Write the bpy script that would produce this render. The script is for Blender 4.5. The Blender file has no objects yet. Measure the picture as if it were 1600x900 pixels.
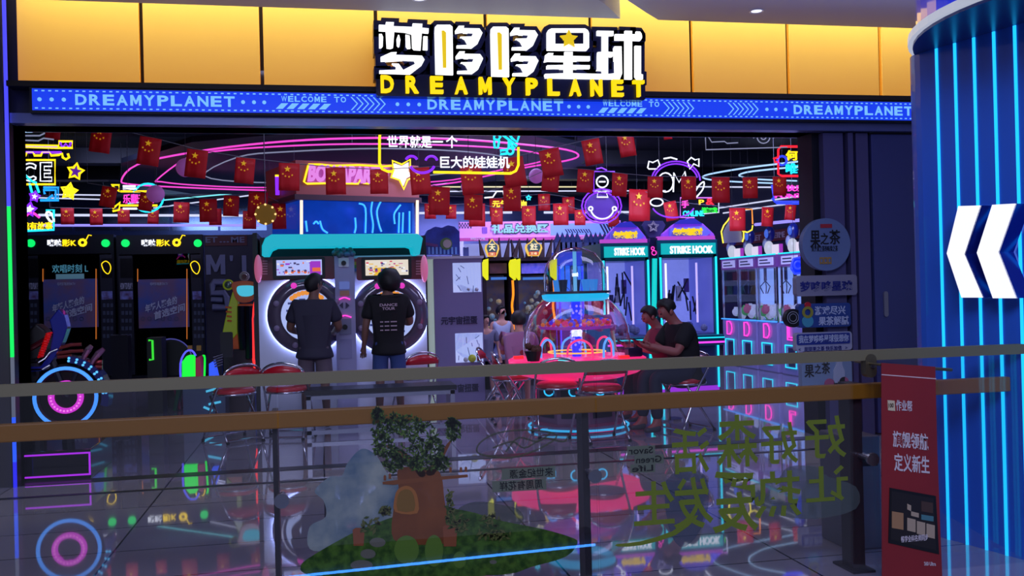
import bpy, bmesh, math, random
import numpy as np
from mathutils import Vector, Matrix
random.seed(7)
PI = math.pi
C = bpy.context.scene
COL = C.collection

# ---------------------------------------------------------------- camera
FPX = 1500.0
TH = math.atan(.02427*FPX/182)      # yaw of the lens against the shop front
RHO, PIT = .0245, .002
fw = np.array([math.sin(TH)*math.cos(PIT), math.cos(TH)*math.cos(PIT), math.sin(PIT)])
Rh = np.array([math.cos(TH), -math.sin(TH), 0]); Uh = np.cross(Rh, fw)
rt = math.cos(RHO)*Rh-math.sin(RHO)*Uh; up = math.cos(RHO)*Uh+math.sin(RHO)*Rh
CP = np.array([0, -8.27, 1.45])
cd = bpy.data.cameras.new('camera'); cam = bpy.data.objects.new('camera', cd); COL.objects.link(cam)
cd.sensor_width = 36; cd.lens = FPX/1600*36; cd.clip_end = 200
cam.matrix_world = Matrix(((rt[0], up[0], -fw[0], CP[0]), (rt[1], up[1], -fw[1], CP[1]), (rt[2], up[2], -fw[2], CP[2]), (0, 0, 0, 1)))
C.camera = cam
def ray(px, py): return fw+(px-800)/FPX*rt+(450-py)/FPX*up
def P(px, py, Y):                     # point of the plane y=Y seen at a pixel
    d = ray(px, py); return CP+(Y-CP[1])/d[1]*d
def G(px, py, Z=0.0):                 # point of the level z=Z
    d = ray(px, py); return CP+(Z-CP[2])/d[2]*d
def PX(px, py, X):
    d = ray(px, py); return CP+(X-CP[0])/d[0]*d
def bb(x0, y0, x1, y1, Y):
    cx, cy = (x0+x1)/2, (y0+y1)/2
    return P(x0, cy, Y)[0], P(x1, cy, Y)[0], P(cx, y1, Y)[2], P(cx, y0, Y)[2]

# ---------------------------------------------------------------- world, exposure, large lights
C.view_settings.view_transform = 'Standard'; C.view_settings.look = 'None'
C.view_settings.gamma = 1; C.view_settings.use_curve_mapping = False
C.view_settings.exposure = 0.0
w = bpy.data.worlds.new('world'); C.world = w; w.use_nodes = True
w.node_tree.nodes['Background'].inputs[0].default_value = (.30, .33, .55, 1)
w.node_tree.nodes['Background'].inputs[1].default_value = .26
def area(name, loc, to, size, sy, col, e):
    l = bpy.data.lights.new(name, 'AREA'); l.shape = 'RECTANGLE'; l.size = size; l.size_y = sy
    l.color = col; l.energy = e
    o = bpy.data.objects.new(name, l); COL.objects.link(o); o.location = loc
    o.rotation_euler = (Vector(to)-Vector(loc)).to_track_quat('-Z', 'Y').to_euler()
    return o
area('atrium_light', (-1, -13, 6.5), (2, 0, 1.5), 6, 3, (.64, .68, 1), 680)
area('cove_light', (1.9, -.26, 4.34), (1.9, -.02, 3.45), 9.0, .12, (1, .93, .62), 72)
area('ceiling_fill_light', (2.0, -2.2, 3.25), (2.0, -2.2, 4), 9.0, 1.6, (.5, .56, 1), 58)  # unseen fill added below the mall ceiling to brighten it
for nm, x, y, c, e, w2, ty in (('shop_light_left', -2.8, 7.2, (.5, .55, 1), 60, 2.5, 9.5), ('shop_fill_front', .6, .6, (.62, .64, 1), 55, 3.0, 3.5), ('shop_fill_front_right', 4.2, .9, (.55, .55, 1), 45, 2.0, 3.5),  # front and front right are fill, added for the dim machine fronts
                       ('shop_light_middle', 2.0, 4.2, (.6, .55, 1), 120, 2.2, 5.2), ('shop_light_right', 5.4, 3.6, (.5, .53, 1), 290, 2.2, 7.0), ('shop_light_back', 3.5, 9.2, (.58, .54, 1), 380, 3, 11.5),
                       ('shop_light_back_left', -2.5, 12, (.4, .6, 1), 120, 3, 14)):
    area(nm, (x, y, 3.85), (x, ty, .6), w2, 1.6, c, e)

# ---------------------------------------------------------------- materials
def lin(c):
    if max(c) > 1.001: c = [k/255 for k in c]
    return tuple((k/12.92 if k <= .04045 else ((k+.055)/1.055)**2.4) for k in c)+(1,)
MC = {}
def M(name, c=(128, 128, 128), rough=.5, metal=0, emit=None, es=1.0, spec=.5, coat=0, noise=0, nscale=20, c2=None):
    if name in MC: return MC[name]
    m = bpy.data.materials.new(name); m.use_nodes = True; nt = m.node_tree; b = nt.nodes['Principled BSDF']
    b.inputs['Base Color'].default_value = lin(c); b.inputs['Roughness'].default_value = rough
    b.inputs['Metallic'].default_value = metal; b.inputs['Specular IOR Level'].default_value = spec
    b.inputs['Coat Weight'].default_value = coat
    if emit is not None:
        b.inputs['Emission Color'].default_value = lin(emit); b.inputs['Emission Strength'].default_value = es
    if noise or c2:
        t = nt.nodes.new('ShaderNodeTexCoord'); n = nt.nodes.new('ShaderNodeTexNoise'); n.inputs['Scale'].default_value = nscale
        n.inputs['Detail'].default_value = 4
        nt.links.new(t.outputs['Object'], n.inputs['Vector'])
        r = nt.nodes.new('ShaderNodeValToRGB'); nt.links.new(n.outputs['Fac'], r.inputs[0])
        a = lin(c); bb_ = lin(c2) if c2 else tuple(max(0, k*(1-noise)) for k in a[:3])+(1,)
        r.color_ramp.elements[0].color = bb_; r.color_ramp.elements[1].color = a
        r.color_ramp.elements[0].position = .35; r.color_ramp.elements[1].position = .65
        nt.links.new(r.outputs[0], b.inputs['Base Color'])
    MC[name] = m; return m
def N(name, c=(255, 255, 255), s=1.6): return M(name, tuple(k*.25 for k in c), .4, emit=c, es=s)     # a glowing tube or lit sign
def glassm(name, tint=(.9, .92, .95), refl=.5, rough=.0, ior=1.45, thick=None):
    if name in MC: return MC[name]
    m = bpy.data.materials.new(name); m.use_nodes = True; nt = m.node_tree
    for n in list(nt.nodes):
        if n.type != 'OUTPUT_MATERIAL': nt.nodes.remove(n)
    out = [n for n in nt.nodes][0]
    tr = nt.nodes.new('ShaderNodeBsdfTransparent'); tr.inputs[0].default_value = tint+(1,)
    gl = nt.nodes.new('ShaderNodeBsdfGlossy'); gl.inputs['Roughness'].default_value = rough
    gl.inputs[0].default_value = (1, 1, 1, 1)
    fr = nt.nodes.new('ShaderNodeLayerWeight'); fr.inputs[0].default_value = .5
    pw = nt.nodes.new('ShaderNodeMath'); pw.operation = 'POWER'; pw.inputs[1].default_value = 4; nt.links.new(fr.outputs['Facing'], pw.inputs[0])
    mu = nt.nodes.new('ShaderNodeMath'); mu.operation = 'MULTIPLY_ADD'; mu.inputs[1].default_value = refl; mu.inputs[2].default_value = refl*.06
    nt.links.new(pw.outputs[0], mu.inputs[0])
    mx = nt.nodes.new('ShaderNodeMixShader'); nt.links.new(mu.outputs[0], mx.inputs[0])
    nt.links.new(tr.outputs[0], mx.inputs[1]); nt.links.new(gl.outputs[0], mx.inputs[2])
    nt.links.new(mx.outputs[0], out.inputs[0]); MC[name] = m; return m
def filmm(name, c, alpha=.7, c2=None, nscale=8, transl=.35):       # ink printed on clear film
    if name in MC: return MC[name]
    m = bpy.data.materials.new(name); m.use_nodes = True; nt = m.node_tree; b = nt.nodes['Principled BSDF']
    b.inputs['Base Color'].default_value = lin(c); b.inputs['Roughness'].default_value = .6; b.inputs['Alpha'].default_value = alpha
    b.inputs['Specular IOR Level'].default_value = .2
    if c2:
        t = nt.nodes.new('ShaderNodeTexCoord'); n = nt.nodes.new('ShaderNodeTexNoise'); n.inputs['Scale'].default_value = nscale
        n.inputs['Detail'].default_value = 5; nt.links.new(t.outputs['Object'], n.inputs['Vector'])
        r = nt.nodes.new('ShaderNodeValToRGB'); nt.links.new(n.outputs['Fac'], r.inputs[0])
        r.color_ramp.elements[0].color = lin(c2); r.color_ramp.elements[1].color = lin(c)
        r.color_ramp.elements[0].position = .38; r.color_ramp.elements[1].position = .62
        nt.links.new(r.outputs[0], b.inputs['Base Color'])
    MC[name] = m; return m

# ---------------------------------------------------------------- mesh tools
ORG = {}
class MB:
    def __init__(s): s.v = []; s.f = []
    def add(s, v, f):
        o = len(s.v); s.v += [tuple(map(float, p)) for p in v]; s.f += [tuple(i+o for i in q) for q in f]; return s
    def box(s, x0, x1, y0, y1, z0, z1):
        x0, x1 = sorted((x0, x1)); y0, y1 = sorted((y0, y1)); z0, z1 = sorted((z0, z1))
        v = [(x, y, z) for x in (x0, x1) for y in (y0, y1) for z in (z0, z1)]
        return s.add(v, [(0, 1, 3, 2), (4, 6, 7, 5), (0, 4, 5, 1), (2, 3, 7, 6), (0, 2, 6, 4), (1, 5, 7, 3)])
    def rbox(s, x0, x1, y0, y1, z0, z1, r, n=4):   # rounded in the xz face
        pts = []
        for cx, cz, a0 in ((x1-r, z1-r, 0), (x0+r, z1-r, 90), (x0+r, z0+r, 180), (x1-r, z0+r, 270)):
            for k in range(n+1):
                a = math.radians(a0+90*k/n); pts.append((cx+r*math.cos(a), cz+r*math.sin(a)))
        return s.prism(pts, y0, y1)
    def prism(s, pts, y0, y1):                    # polygon in xz, run along y
        n = len(pts); A = sum(pts[i][0]*pts[(i+1) % n][1]-pts[(i+1) % n][0]*pts[i][1] for i in range(n))
        if A < 0: pts = pts[::-1]
        v = [(p[0], y0, p[1]) for p in pts]+[(p[0], y1, p[1]) for p in pts]
        from mathutils.geometry import tessellate_polygon
        tri = tessellate_polygon([[Vector((p[0], p[1], 0)) for p in pts]])
        f = []
        for t in tri:
            a, b, c = t
            ar = (pts[b][0]-pts[a][0])*(pts[c][1]-pts[a][1])-(pts[c][0]-pts[a][0])*(pts[b][1]-pts[a][1])
            if ar < 0: a, b, c = a, c, b
            f.append((a, b, c)); f.append((a+n, c+n, b+n))
        f += [(i, i+n, (i+1) % n+n, (i+1) % n) for i in range(n)]
        return s.add(v, f)
    def hprism(s, pts, z0, z1):                   # polygon in xy, run along z
        m = MB().prism(pts, z0, z1); return s.add([(p[0], p[2], p[1]) for p in m.v], [q[::-1] for q in m.f])
    def tube(s, pts, r, n=6, closed=False):
        pts = [Vector(p) for p in pts]; k = len(pts); v = []; f = []; up0 = None
        for i, p in enumerate(pts):
            a = pts[i-1] if (i > 0 or closed) else p; b = pts[(i+1) % k] if (i < k-1 or closed) else p
            d = (b-a); d = d.normalized() if d.length > 1e-9 else Vector((0, 0, 1))
            if up0 is None: up0 = Vector((0, 0, 1)) if abs(d.z) < .9 else Vector((0, 1, 0))
            u = (up0-d*up0.dot(d)); u = u.normalized() if u.length > 1e-6 else d.orthogonal().normalized(); up0 = u
            q = d.cross(u); rr = r[i] if isinstance(r, (list, tuple)) else r
            for j in range(n):
                an = 2*PI*j/n; v.append(p+(u*math.cos(an)+q*math.sin(an))*rr)
        for i in range(k if closed else k-1):
            for j in range(n):
                a = i*n+j; b = i*n+(j+1) % n; c = ((i+1) % k)*n+(j+1) % n; d = ((i+1) % k)*n+j; f.append((a, b, c, d))
        if not closed: f.append(tuple(range(n))[::-1]); f.append(tuple((k-1)*n+j for j in range(n)))
        return s.add(v, f)
    def lathe(s, prof, c=(0, 0, 0), n=24, axis='z', cap=False):
        v = []; f = []
        for (r, h) in prof:
            for j in range(n):
                a = 2*PI*j/n; x, y = r*math.cos(a), r*math.sin(a)
                v.append((c[0]+x, c[1]+y, c[2]+h) if axis == 'z' else (c[0]+x, c[1]+h, c[2]+y))
        for i in range(len(prof)-1):
            for j in range(n):
                q = (i*n+j, i*n+(j+1) % n, (i+1)*n+(j+1) % n, (i+1)*n+j); f.append(q if axis == 'z' else q[::-1])
        if cap: f.append(tuple(range(n))); f.append(tuple((len(prof)-1)*n+j for j in range(n)))
        return s.add(v, f)
    def disc(s, c, r, t, n=24): return s.lathe([(1e-4, -t/2), (r, -t/2), (r, t/2), (1e-4, t/2)], c, n, 'y')
    def ring(s, c, r0, r1, t, n=32):
        return s.lathe([(r0, t/2), (r0, -t/2), (r1, -t/2), (r1, t/2), (r0, t/2)], c, n, 'y')
    def torus(s, c, R, r, n=32, m=6, axis='y'):
        pts = [(c[0]+R*math.cos(2*PI*k/n), c[1], c[2]+R*math.sin(2*PI*k/n)) if axis == 'y' else (c[0]+R*math.cos(2*PI*k/n), c[1]+R*math.sin(2*PI*k/n), c[2]) for k in range(n)]
        return s.tube(pts, r, m, True)
    def ball(s, c, rx, ry=None, rz=None, n=14, m=9, top=-.5*PI, bumps=0, seed=1):
        ry = ry or rx; rz = rz or rx; rnd = random.Random(seed); v = []; f = []
        for i in range(m+1):
            a = top+(PI/2-top)*i/m
            for j in range(n):
                b = 2*PI*j/n; k = 1+rnd.uniform(-bumps, bumps)
                v.append((c[0]+rx*k*math.cos(a)*math.cos(b), c[1]+ry*k*math.cos(a)*math.sin(b), c[2]+rz*k*math.sin(a)))
        for i in range(m):
            for j in range(n): f.append((i*n+j, i*n+(j+1) % n, (i+1)*n+(j+1) % n, (i+1)*n+j))
        return s.add(v, f)
    def text(s, t, x0, x1, z0, z1, y, d=.01, off=0.0, mirror=False, slant=0, keep=False):
        v, f = glyph(t, off)
        if not v: return s
        if keep:
            asp = keep if keep is not True else 1
        o = len(s.v)
        for (a, b, k) in v:
            if mirror: a = 1-a
            X = x0+(x1-x0)*a+slant*(b-.5); Z = z0+(z1-z0)*b
            s.v.append((X, y-d/2+d*k, Z))
        s.f += [tuple(i+o for i in (q[::-1] if mirror else q)) for q in f]
        return s
    def tpx(s, t, x0, y0, x1, y1, Y, d=.01, off=0.0, mirror=False, slope=0):   # lettering over a pixel box of the plane y=Y
        X0, X1, Z0, Z1 = bb(x0, y0, x1, y1, Y); return s.text(t, X0, X1, Z0, Z1, Y, d, off, mirror)
    def lettersof(s, t, x0, x1, z0, z1, y, d=.01, off=0.0, w=.8):
        n = len(t); st = (x1-x0)/max(1, n-1+w)
        off0 = off
        for i, ch in enumerate(t):
            if ch != ' ':
                k = .35 if ch == 'I' else w; off = off0*.35 if ch in 'MW' else off0
                s.text(ch, x0+i*st+(w-k)*st/2, x0+i*st+(w-k)*st/2+st*k, z0, z1, y, d, off)
        return s
    def build(s, name, mat, parent=None, smooth=False, bevel=0):
        me = bpy.data.meshes.new(name); o3 = ORG.get(parent.name, (0, 0, 0)) if parent else (0, 0, 0)
        me.from_pydata([(p[0]-o3[0], p[1]-o3[1], p[2]-o3[2]) for p in s.v], [], s.f)
        me.materials.append(mat)
        if smooth:
            me.polygons.foreach_set('use_smooth', [True]*len(me.polygons))
        o = bpy.data.objects.new(name, me); COL.objects.link(o)
        if parent: o.parent = parent; ORG[o.name] = o3
        if bevel:
            b = o.modifiers.new('bevel', 'BEVEL'); b.width = bevel; b.segments = 2; b.limit_method = 'ANGLE'
        return o
GC = {}
def emm():
    q = [(0, 0), (0, 1), (.26, 1), (.5, .48), (.74, 1), (1, 1), (1, 0), (.76, 0), (.76, .58), (.57, .14), (.43, .14), (.24, .58), (.24, 0)]
    m = MB().prism(q, 0, 1); return [(p[0], p[2], p[1]) for p in m.v], m.f
def glyph(t, off):
    if t == 'M': return emm()
    key = (t, round(off, 4))
    if key in GC: return GC[key]
    cu = bpy.data.curves.new('lettering', 'FONT'); cu.body = t; cu.size = 1; cu.offset = off; cu.extrude = .05; cu.resolution_u = 3
    ob = bpy.data.objects.new('lettering', cu); COL.objects.link(ob)
    bpy.context.view_layer.update()
    me = bpy.data.meshes.new_from_object(ob.evaluated_get(bpy.context.evaluated_depsgraph_get()))
    v = [tuple(p.co) for p in me.vertices]; f = [tuple(p.vertices) for p in me.polygons]
    bpy.data.objects.remove(ob); bpy.data.curves.remove(cu); bpy.data.meshes.remove(me)
    if v:
        a = np.array(v); mn = a.min(0); sp = np.maximum(a.max(0)-mn, 1e-6); a = (a-mn)/sp
        a[:, 2] = 1-a[:, 2]; v = [tuple(p) for p in a]
    GC[key] = (v, f); return GC[key]
def tag(o, label, cat, group=None, kind=None):
    if label: o['label'] = label
    if cat: o['category'] = cat
    if group: o['group'] = group
    if kind: o['kind'] = kind
    return o
def thing(name, label, cat, at=(0, 0, 0), group=None):
    o = bpy.data.objects.new(name, None); COL.objects.link(o); o.location = [float(k) for k in at]; o.empty_display_size = .1
    ORG[o.name] = tuple(float(k) for k in at); tag(o, label, cat, group); return o
def struct(name, mb, mat, label=None, **k):
    o = mb.build(name, mat, **k); o['kind'] = 'structure'
    if label: o['label'] = label
    return o
def dup(root, loc=None, rotz=None, label=None, scale=None, group=None, roty=None):
    def cp(o, par):
        c = o.copy(); COL.objects.link(c)
        if par: c.parent = par
        for ch in [x for x in o.children]: cp(ch, c)
        return c
    r = cp(root, None)
    if loc is not None: r.location = [float(k) for k in loc]
    if rotz is not None: r.rotation_euler.z = rotz
    if roty is not None: r.rotation_euler.y = roty
    if scale is not None: r.scale = (scale,)*3 if not isinstance(scale, tuple) else scale
    if label: r['label'] = label
    if group: r['group'] = group
    return r
def pxy(pts, Y): return [tuple(P(a, b, Y)) for a, b in pts]
def pxz(pts, Y): return [(P(a, b, Y)[0], P(a, b, Y)[2]) for a, b in pts]
def inflate(pts, d):
    n = len(pts); A = sum(pts[i][0]*pts[(i+1) % n][1]-pts[(i+1) % n][0]*pts[i][1] for i in range(n)); sg = 1 if A > 0 else -1; o = []
    for i in range(n):
        p, a, b = Vector(pts[i]), Vector(pts[i-1]), Vector(pts[(i+1) % n])
        e1 = (p-a).normalized(); e2 = (b-p).normalized()
        n1 = Vector((e1.y, -e1.x)); n2 = Vector((e2.y, -e2.x)); m = (n1+n2)
        if m.length < .3: m = n1
        m.normalize(); k = min(1.6, 1/max(.35, m.dot(n1))); q = p+m*d*k*sg; o.append((q.x, q.y))
    return o
def star(cx, cz, R, k=.42, rot=90, n=5):
    return [(cx+(R if i % 2 == 0 else R*k)*math.cos(math.radians(rot+i*180/n)), cz+(R if i % 2 == 0 else R*k)*math.sin(math.radians(rot+i*180/n))) for i in range(2*n)]
def smooth_path(pts, n=5, closed=False):
    P_ = [Vector(p) for p in pts]; k = len(P_); o = []
    for i in range(k if closed else k-1):
        if closed: a, b, c, d = P_[i-1], P_[i], P_[(i+1) % k], P_[(i+2) % k]
        else: a, b, c, d = P_[max(0, i-1)], P_[i], P_[i+1], P_[min(k-1, i+2)]
        for j in range(n):
            t = j/n; o.append(.5*((2*b)+(c-a)*t+(2*a-5*b+4*c-d)*t*t+(3*b-a-3*c+d)*t**3))
    if not closed: o.append(P_[-1])
    return o
ORD = ['first', 'second', 'third', 'fourth', 'fifth', 'sixth', 'seventh', 'eighth', 'ninth', 'tenth', 'eleventh', 'twelfth', 'thirteenth', 'fourteenth', 'fifteenth', 'sixteenth', 'seventeenth', 'eighteenth', 'nineteenth', 'twentieth']
BLK = M('matte_black', (18, 18, 24), .5); DARK = M('dark_metal', (38, 38, 46), .4, .3); CHR = M('chrome', (200, 200, 210), .15, 1)
RED = M('red_vinyl', (190, 18, 38), .35, coat=.4); WIRE = M('wire', (60, 60, 66), .4, .6); WHT = M('white_plastic', (215, 215, 228), .3, coat=.3)
CLEAR = glassm('clear_glass', (.93, .95, .97), .45); CYAN = N('cyan_tube', (30, 210, 240), 1.5); PINK = N('pink_tube', (255, 60, 190), 1.6)
YEL = N('yellow_tube', (255, 215, 20), 1.5); PUR = N('purple_tube', (130, 40, 255), 1.4); WNE = N('white_tube', (235, 240, 255), 1.4); BLU = N('blue_tube', (40, 60, 255), 1.5)
# ================================================================ THE SETTING
def floor_mat():
    m = bpy.data.materials.new('polished_tile'); m.use_nodes = True; nt = m.node_tree; b = nt.nodes['Principled BSDF']
    t = nt.nodes.new('ShaderNodeTexCoord'); br = nt.nodes.new('ShaderNodeTexBrick'); nt.links.new(t.outputs['Object'], br.inputs['Vector'])
    br.inputs['Scale'].default_value = 1.0; br.inputs['Brick Width'].default_value = 1.2; br.inputs['Row Height'].default_value = .6
    br.inputs['Mortar Size'].default_value = .006; br.offset = 0
    br.inputs['Color1'].default_value = lin((165, 160, 175)); br.inputs['Color2'].default_value = lin((150, 147, 164)); br.inputs['Mortar'].default_value = lin((20, 20, 26))
    n = nt.nodes.new('ShaderNodeTexNoise'); n.inputs['Scale'].default_value = 1.7; nt.links.new(t.outputs['Object'], n.inputs['Vector'])
    mr = nt.nodes.new('ShaderNodeMapRange'); mr.inputs['To Min'].default_value = .02; mr.inputs['To Max'].default_value = .06
    nt.links.new(n.outputs[0], mr.inputs[0]); nt.links.new(mr.outputs[0], b.inputs['Roughness'])
    nt.links.new(br.outputs[0], b.inputs['Base Color']); b.inputs['IOR'].default_value = 1.75; b.inputs['Coat Weight'].default_value = .6
    b.inputs['Coat Roughness'].default_value = .02; return m
struct('floor', MB().box(-9, 12, -4.25, 18.2, -.2, 0), floor_mat(), 'polished grey tile floor with reflections')
struct('trim_1', MB().box(-2.6, 4.75, -.10, .06, -.001, .004), M('threshold', (14, 14, 20), .3), 'dark threshold strip under the shop front')
struct('trim_2', MB().box(-6.0, 4.75, -.62, -.56, -.001, .004), M('threshold'), 'dark floor strip in front of the threshold')
DWALL = M('dark_wall', (96, 92, 138), .4, .1); SHOPW = M('shop_wall', (40, 42, 66), .4, .2)
struct('wall_left', MB().box(-7.2, -2.36, -.02, .3, 0, 2.86), M('left_wall_panel', (52, 50, 54), .4))
struct('wall_back', MB().box(-7.2, 10, 17, 17.2, 0, 4.4), M('back_wall', (70, 80, 130), .25, .5))
struct('wall_side', MB().box(8.75, 8.95, .3, 17, 0, 4.4), SHOPW)
struct('wall_far_side', MB().box(-7.4, -7.2, 0, 17, 0, 4.4), SHOPW)
struct('ceiling', MB().box(-7.4, 9, .3, 17.2, 3.95, 4.1), M('shop_ceiling', (16, 17, 26), .45))
# front wall right of the opening, with the seams of its door
RW = MB().box(4.60, 4.83, -.03, .3, 0, 2.86).box(4.85, 4.91, -.06, .3, 0, 2.86).box(4.93, 5.08, -.03, .3, 0, 2.86)
struct('wall_right', MB().box(4.58, 8.9, .05, .32, 0, 2.86), BLK)
xs = [P(a, 400, -.03)[0] for a in (1290, 1322, 1327, 1336, 1341, 1361)]
for i in range(3):
    tag(MB().box(xs[2*i]+.004, xs[2*i+1]-.004, -.05 if i == 1 else -.03, .05, 0, 2.85).build('wall_panel', DWALL),
        ['wide dark panel left of the narrow strips beside the shop opening', 'narrow raised dark strip between two wall panels', 'dark panel next to the hinge side of the dark door'][i], 'wall panel')
X0 = P(1365, 400, -.03)[0]
dr = struct('door_1', MB().box(X0, X0+1.05, -.04, .05, .01, 2.84), M('door_metal', (78, 86, 144), .35, .1), 'flat dark blue metal service door', bevel=.006)
hx, hz = P(1384, 475, -.05)[0], P(1384, 475, -.05)[2]
MB().rbox(hx-.022, hx+.022, -.06, -.04, hz-.12, hz+.12, .02).build('door_lock', M('lock_silver', (170, 170, 185), .3, .8), dr)
MB().box(X0-.01, X0+1.6, -.02, .06, 2.84, 2.86).build('door_head', BLK, dr)
struct('wall_beam', MB().box(-7, 9, .03, .32, 2.86, 4.4), M('beam', (26, 28, 40), .4))
zs = P(33, 180, 0)[2]
struct('trim_3', MB().box(-2.36, 6.4, -.10, .34, 2.86, zs), M('soffit_metal', (110, 120, 175), .3, .3), 'blue grey metal soffit over the shop opening')
# left jamb with its colour-changing light strip
jm = thing('light_jamb', 'grey left jamb of the shop front with a green and blue light strip', 'door jamb', (-2.55, -.1, 0))
MB().box(-3.4, -2.40, -.12, -.02, 0, 4.3).build('jamb_panel', M('jamb_grey', (58, 56, 60), .45), jm)
MB().box(-2.40, -2.36, -.12, .3, 0, 2.86).build('jamb_edge', BLK, jm)
lx = P(15, 400, -.14)[0]
for z0, z1, c in ((2.2, 4.3, (70, 70, 255)), (1.02, 2.2, (10, 225, 90)), (.55, 1.02, (150, 160, 190)), (.2, .55, (40, 90, 255)), (0, .2, (40, 40, 230))):
    MB().box(lx-.011, lx+.011, -.145, -.12, z0, z1).build('light_strip', N('strip_%d_%d' % (c[0], c[1]), c, 1.3 if c[0] != 150 else .35), jm)
# ---- fascia of lit golden panels
GOLD = M('gold_lit_panel', (225, 206, 110), .38, emit=(226, 130, 24), es=.5)
w_ = (P(1370, 70, 0)[0]-P(222, 60, 0)[0])/7; xa = P(222, 60, 0)[0]-w_; zb = P(27, 131, 0)[2]
struct('trim_4', MB().box(xa-.04, xa+9.3*w_, -.16, .01, zb-.05, zb-.006), M('fascia_trim', (26, 20, 26), .4), 'dark trim line under the golden panels')
PN = ['leftmost golden panel beside the left jamb', 'golden panel second from the left jamb', 'golden panel third from the left jamb', 'golden panel just left of and partly behind the first big white character',
      'golden panel hidden behind the middle of the big white sign', 'golden panel behind the right half of the big white sign', 'golden panel at the right edge of the big white sign', 'golden panel two seams right of the big white sign',
      'golden panel cut off by the blue column']
for i in range(9):
    tag(MB().box(xa+i*w_+.016, xa+(i+1)*w_-.016, -.05, .0, zb, 4.38).build('fascia_panel', GOLD, bevel=.004), 'backlit '+PN[i], 'panel', 'golden fascia panels')
# ---- mall ceiling: two curved soffits with a gap between them
CW = M('ceiling_paint', (168, 165, 178), .6)
def cpts(pts): return [(float(G(a, b, 3.745)[0]), min(float(G(a, b, 3.745)[1]), -.42)) for a, b in pts]
A = cpts([(965, 33), (958, 18), (945, 6), (925, -6), (890, -22)])
Bc = cpts([(1024, 35), (1010, 20), (995, 10), (975, -3), (940, -20)])
yA = A[0][1]; yB = Bc[0][1]
struct('ceiling_left', MB().hprism([(-7, -.42), (A[0][0]-.12, -.42)]+A+[(A[-1][0], -4.2), (-7, -4.2)], 3.745, 4.15), CW)
struct('ceiling_right', MB().hprism([(Bc[0][0]+.12, -.42)]+[(9, -.42), (9, -4.2), (Bc[-1][0], -4.2)]+Bc[::-1], 3.745, 4.15), CW)
struct('ceiling_upper', MB().box(-7, 9, -4.2, 0, 4.42, 4.55), CW)
for px, py in ((655, -2), (1182, 17)):
    g = G(px, py, 3.745); r_ = thing('downlight', 'small recessed downlight in the ceiling '+('above the big white sign' if px < 800 else 'right of the ceiling gap'), 'ceiling light', (g[0], g[1], 3.745), 'ceiling downlights')
    MB().lathe([(.045, -.001), (.06, -.006), (.062, 0), (.045, .0)], (g[0], g[1], 3.743)).build('trim_ring', M('lamp_ring', (210, 210, 215), .4), r_)
    MB().lathe([(1e-4, -.002), (.044, -.002)], (g[0], g[1], 3.744)).build('lens', N('lens', (230, 230, 255), 2.0 if px < 800 else .1), r_)
# ---- blue LED ticker
Yk = -.17
tk = thing('led_ticker', 'long blue scrolling LED band with pale lettering under the golden panels', 'sign', (-2.2, Yk, 3))
tz0, tz1 = P(50, 172, Yk)[2], P(50, 138, Yk)[2]; tx0 = P(50, 155, Yk)[0]; tx1 = 6.4
MB().box(tx0-.02, tx1, Yk+.006, -.001, tz0-.02, tz1+.012).build('housing', BLK, tk)
MB().box(tx0, tx1-.02, Yk, Yk+.004, tz0, tz1).build('screen', N('ticker_blue', (22, 62, 238), 1.0), tk)
TXT = N('ticker_text', (120, 190, 255), 1.0)
m = MB(); n_ = 170
for k in range(n_):
    x = tx0+.02+k*(tx1-tx0-.05)/n_
    m.box(x, x+.022, Yk-.002, Yk, tz1-.022, tz1-.012).box(x, x+.022, Yk-.002, Yk, tz0+.012, tz0+.022)
m.build('dotted_border', TXT, tk)['kind'] = 'stuff'
hh = tz1-tz0
def tk_txt(s, a, b, f0=.26, f1=.76, off=.035, w=.82):
    xa_, xb_ = P(a, 170, Yk)[0], P(b, 170, Yk)[0]
    MB().lettersof(s, xa_, xb_, tz0+hh*f0, tz0+hh*f1, Yk-.003, .004, off, w).build('lettering', TXT, tk)
tk_txt('DREAMYPLANET', 118, 367, off=.03); tk_txt('DREAMYPLANET', 668, 880, off=.03); tk_txt('DREAMYPLANET', 1240, 1425, off=.03)
for a, b in ((440, 541), (942, 1030)): tk_txt('WELCOME TO', a, b, .55, .82, .02)
m = MB()
for a in (62, 81, 100, 380, 397, 413, 621, 638, 655, 889, 904, 919, 1198, 1212, 1227, 1433, 1450):
    MB().disc((P(a, 165, Yk)[0], Yk-.002, tz0+hh*.5), .016, .004, 10).build('dot', TXT, tk)
m = MB()
for a, b in ((431, 515), (934, 1008)):
    for k in range(5):
        x = P(a+k*(b-a)/5, 170, Yk)[0]; MB().prism([(x, tz0+hh*.2), (x+.055, tz0+hh*.2), (x+.10, tz0+hh*.47), (x+.045, tz0+hh*.47)], Yk-.004, Yk-.001).build('slash_mark', TXT, tk)
for a, b in ((548, 600), (1036, 1082), (1137, 1183)):
    for k in range(6):
        x = P(a+k*(b-a)/6, 170, Yk)[0]
        m = MB(); m.prism([(x, tz0+hh*.18), (x+.012, tz0+hh*.18), (x+.062, tz0+hh*.5), (x+.012, tz0+hh*.82), (x, tz0+hh*.82), (x+.05, tz0+hh*.5)], Yk-.004, Yk-.001).build('arrow_mark', TXT, tk)
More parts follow.
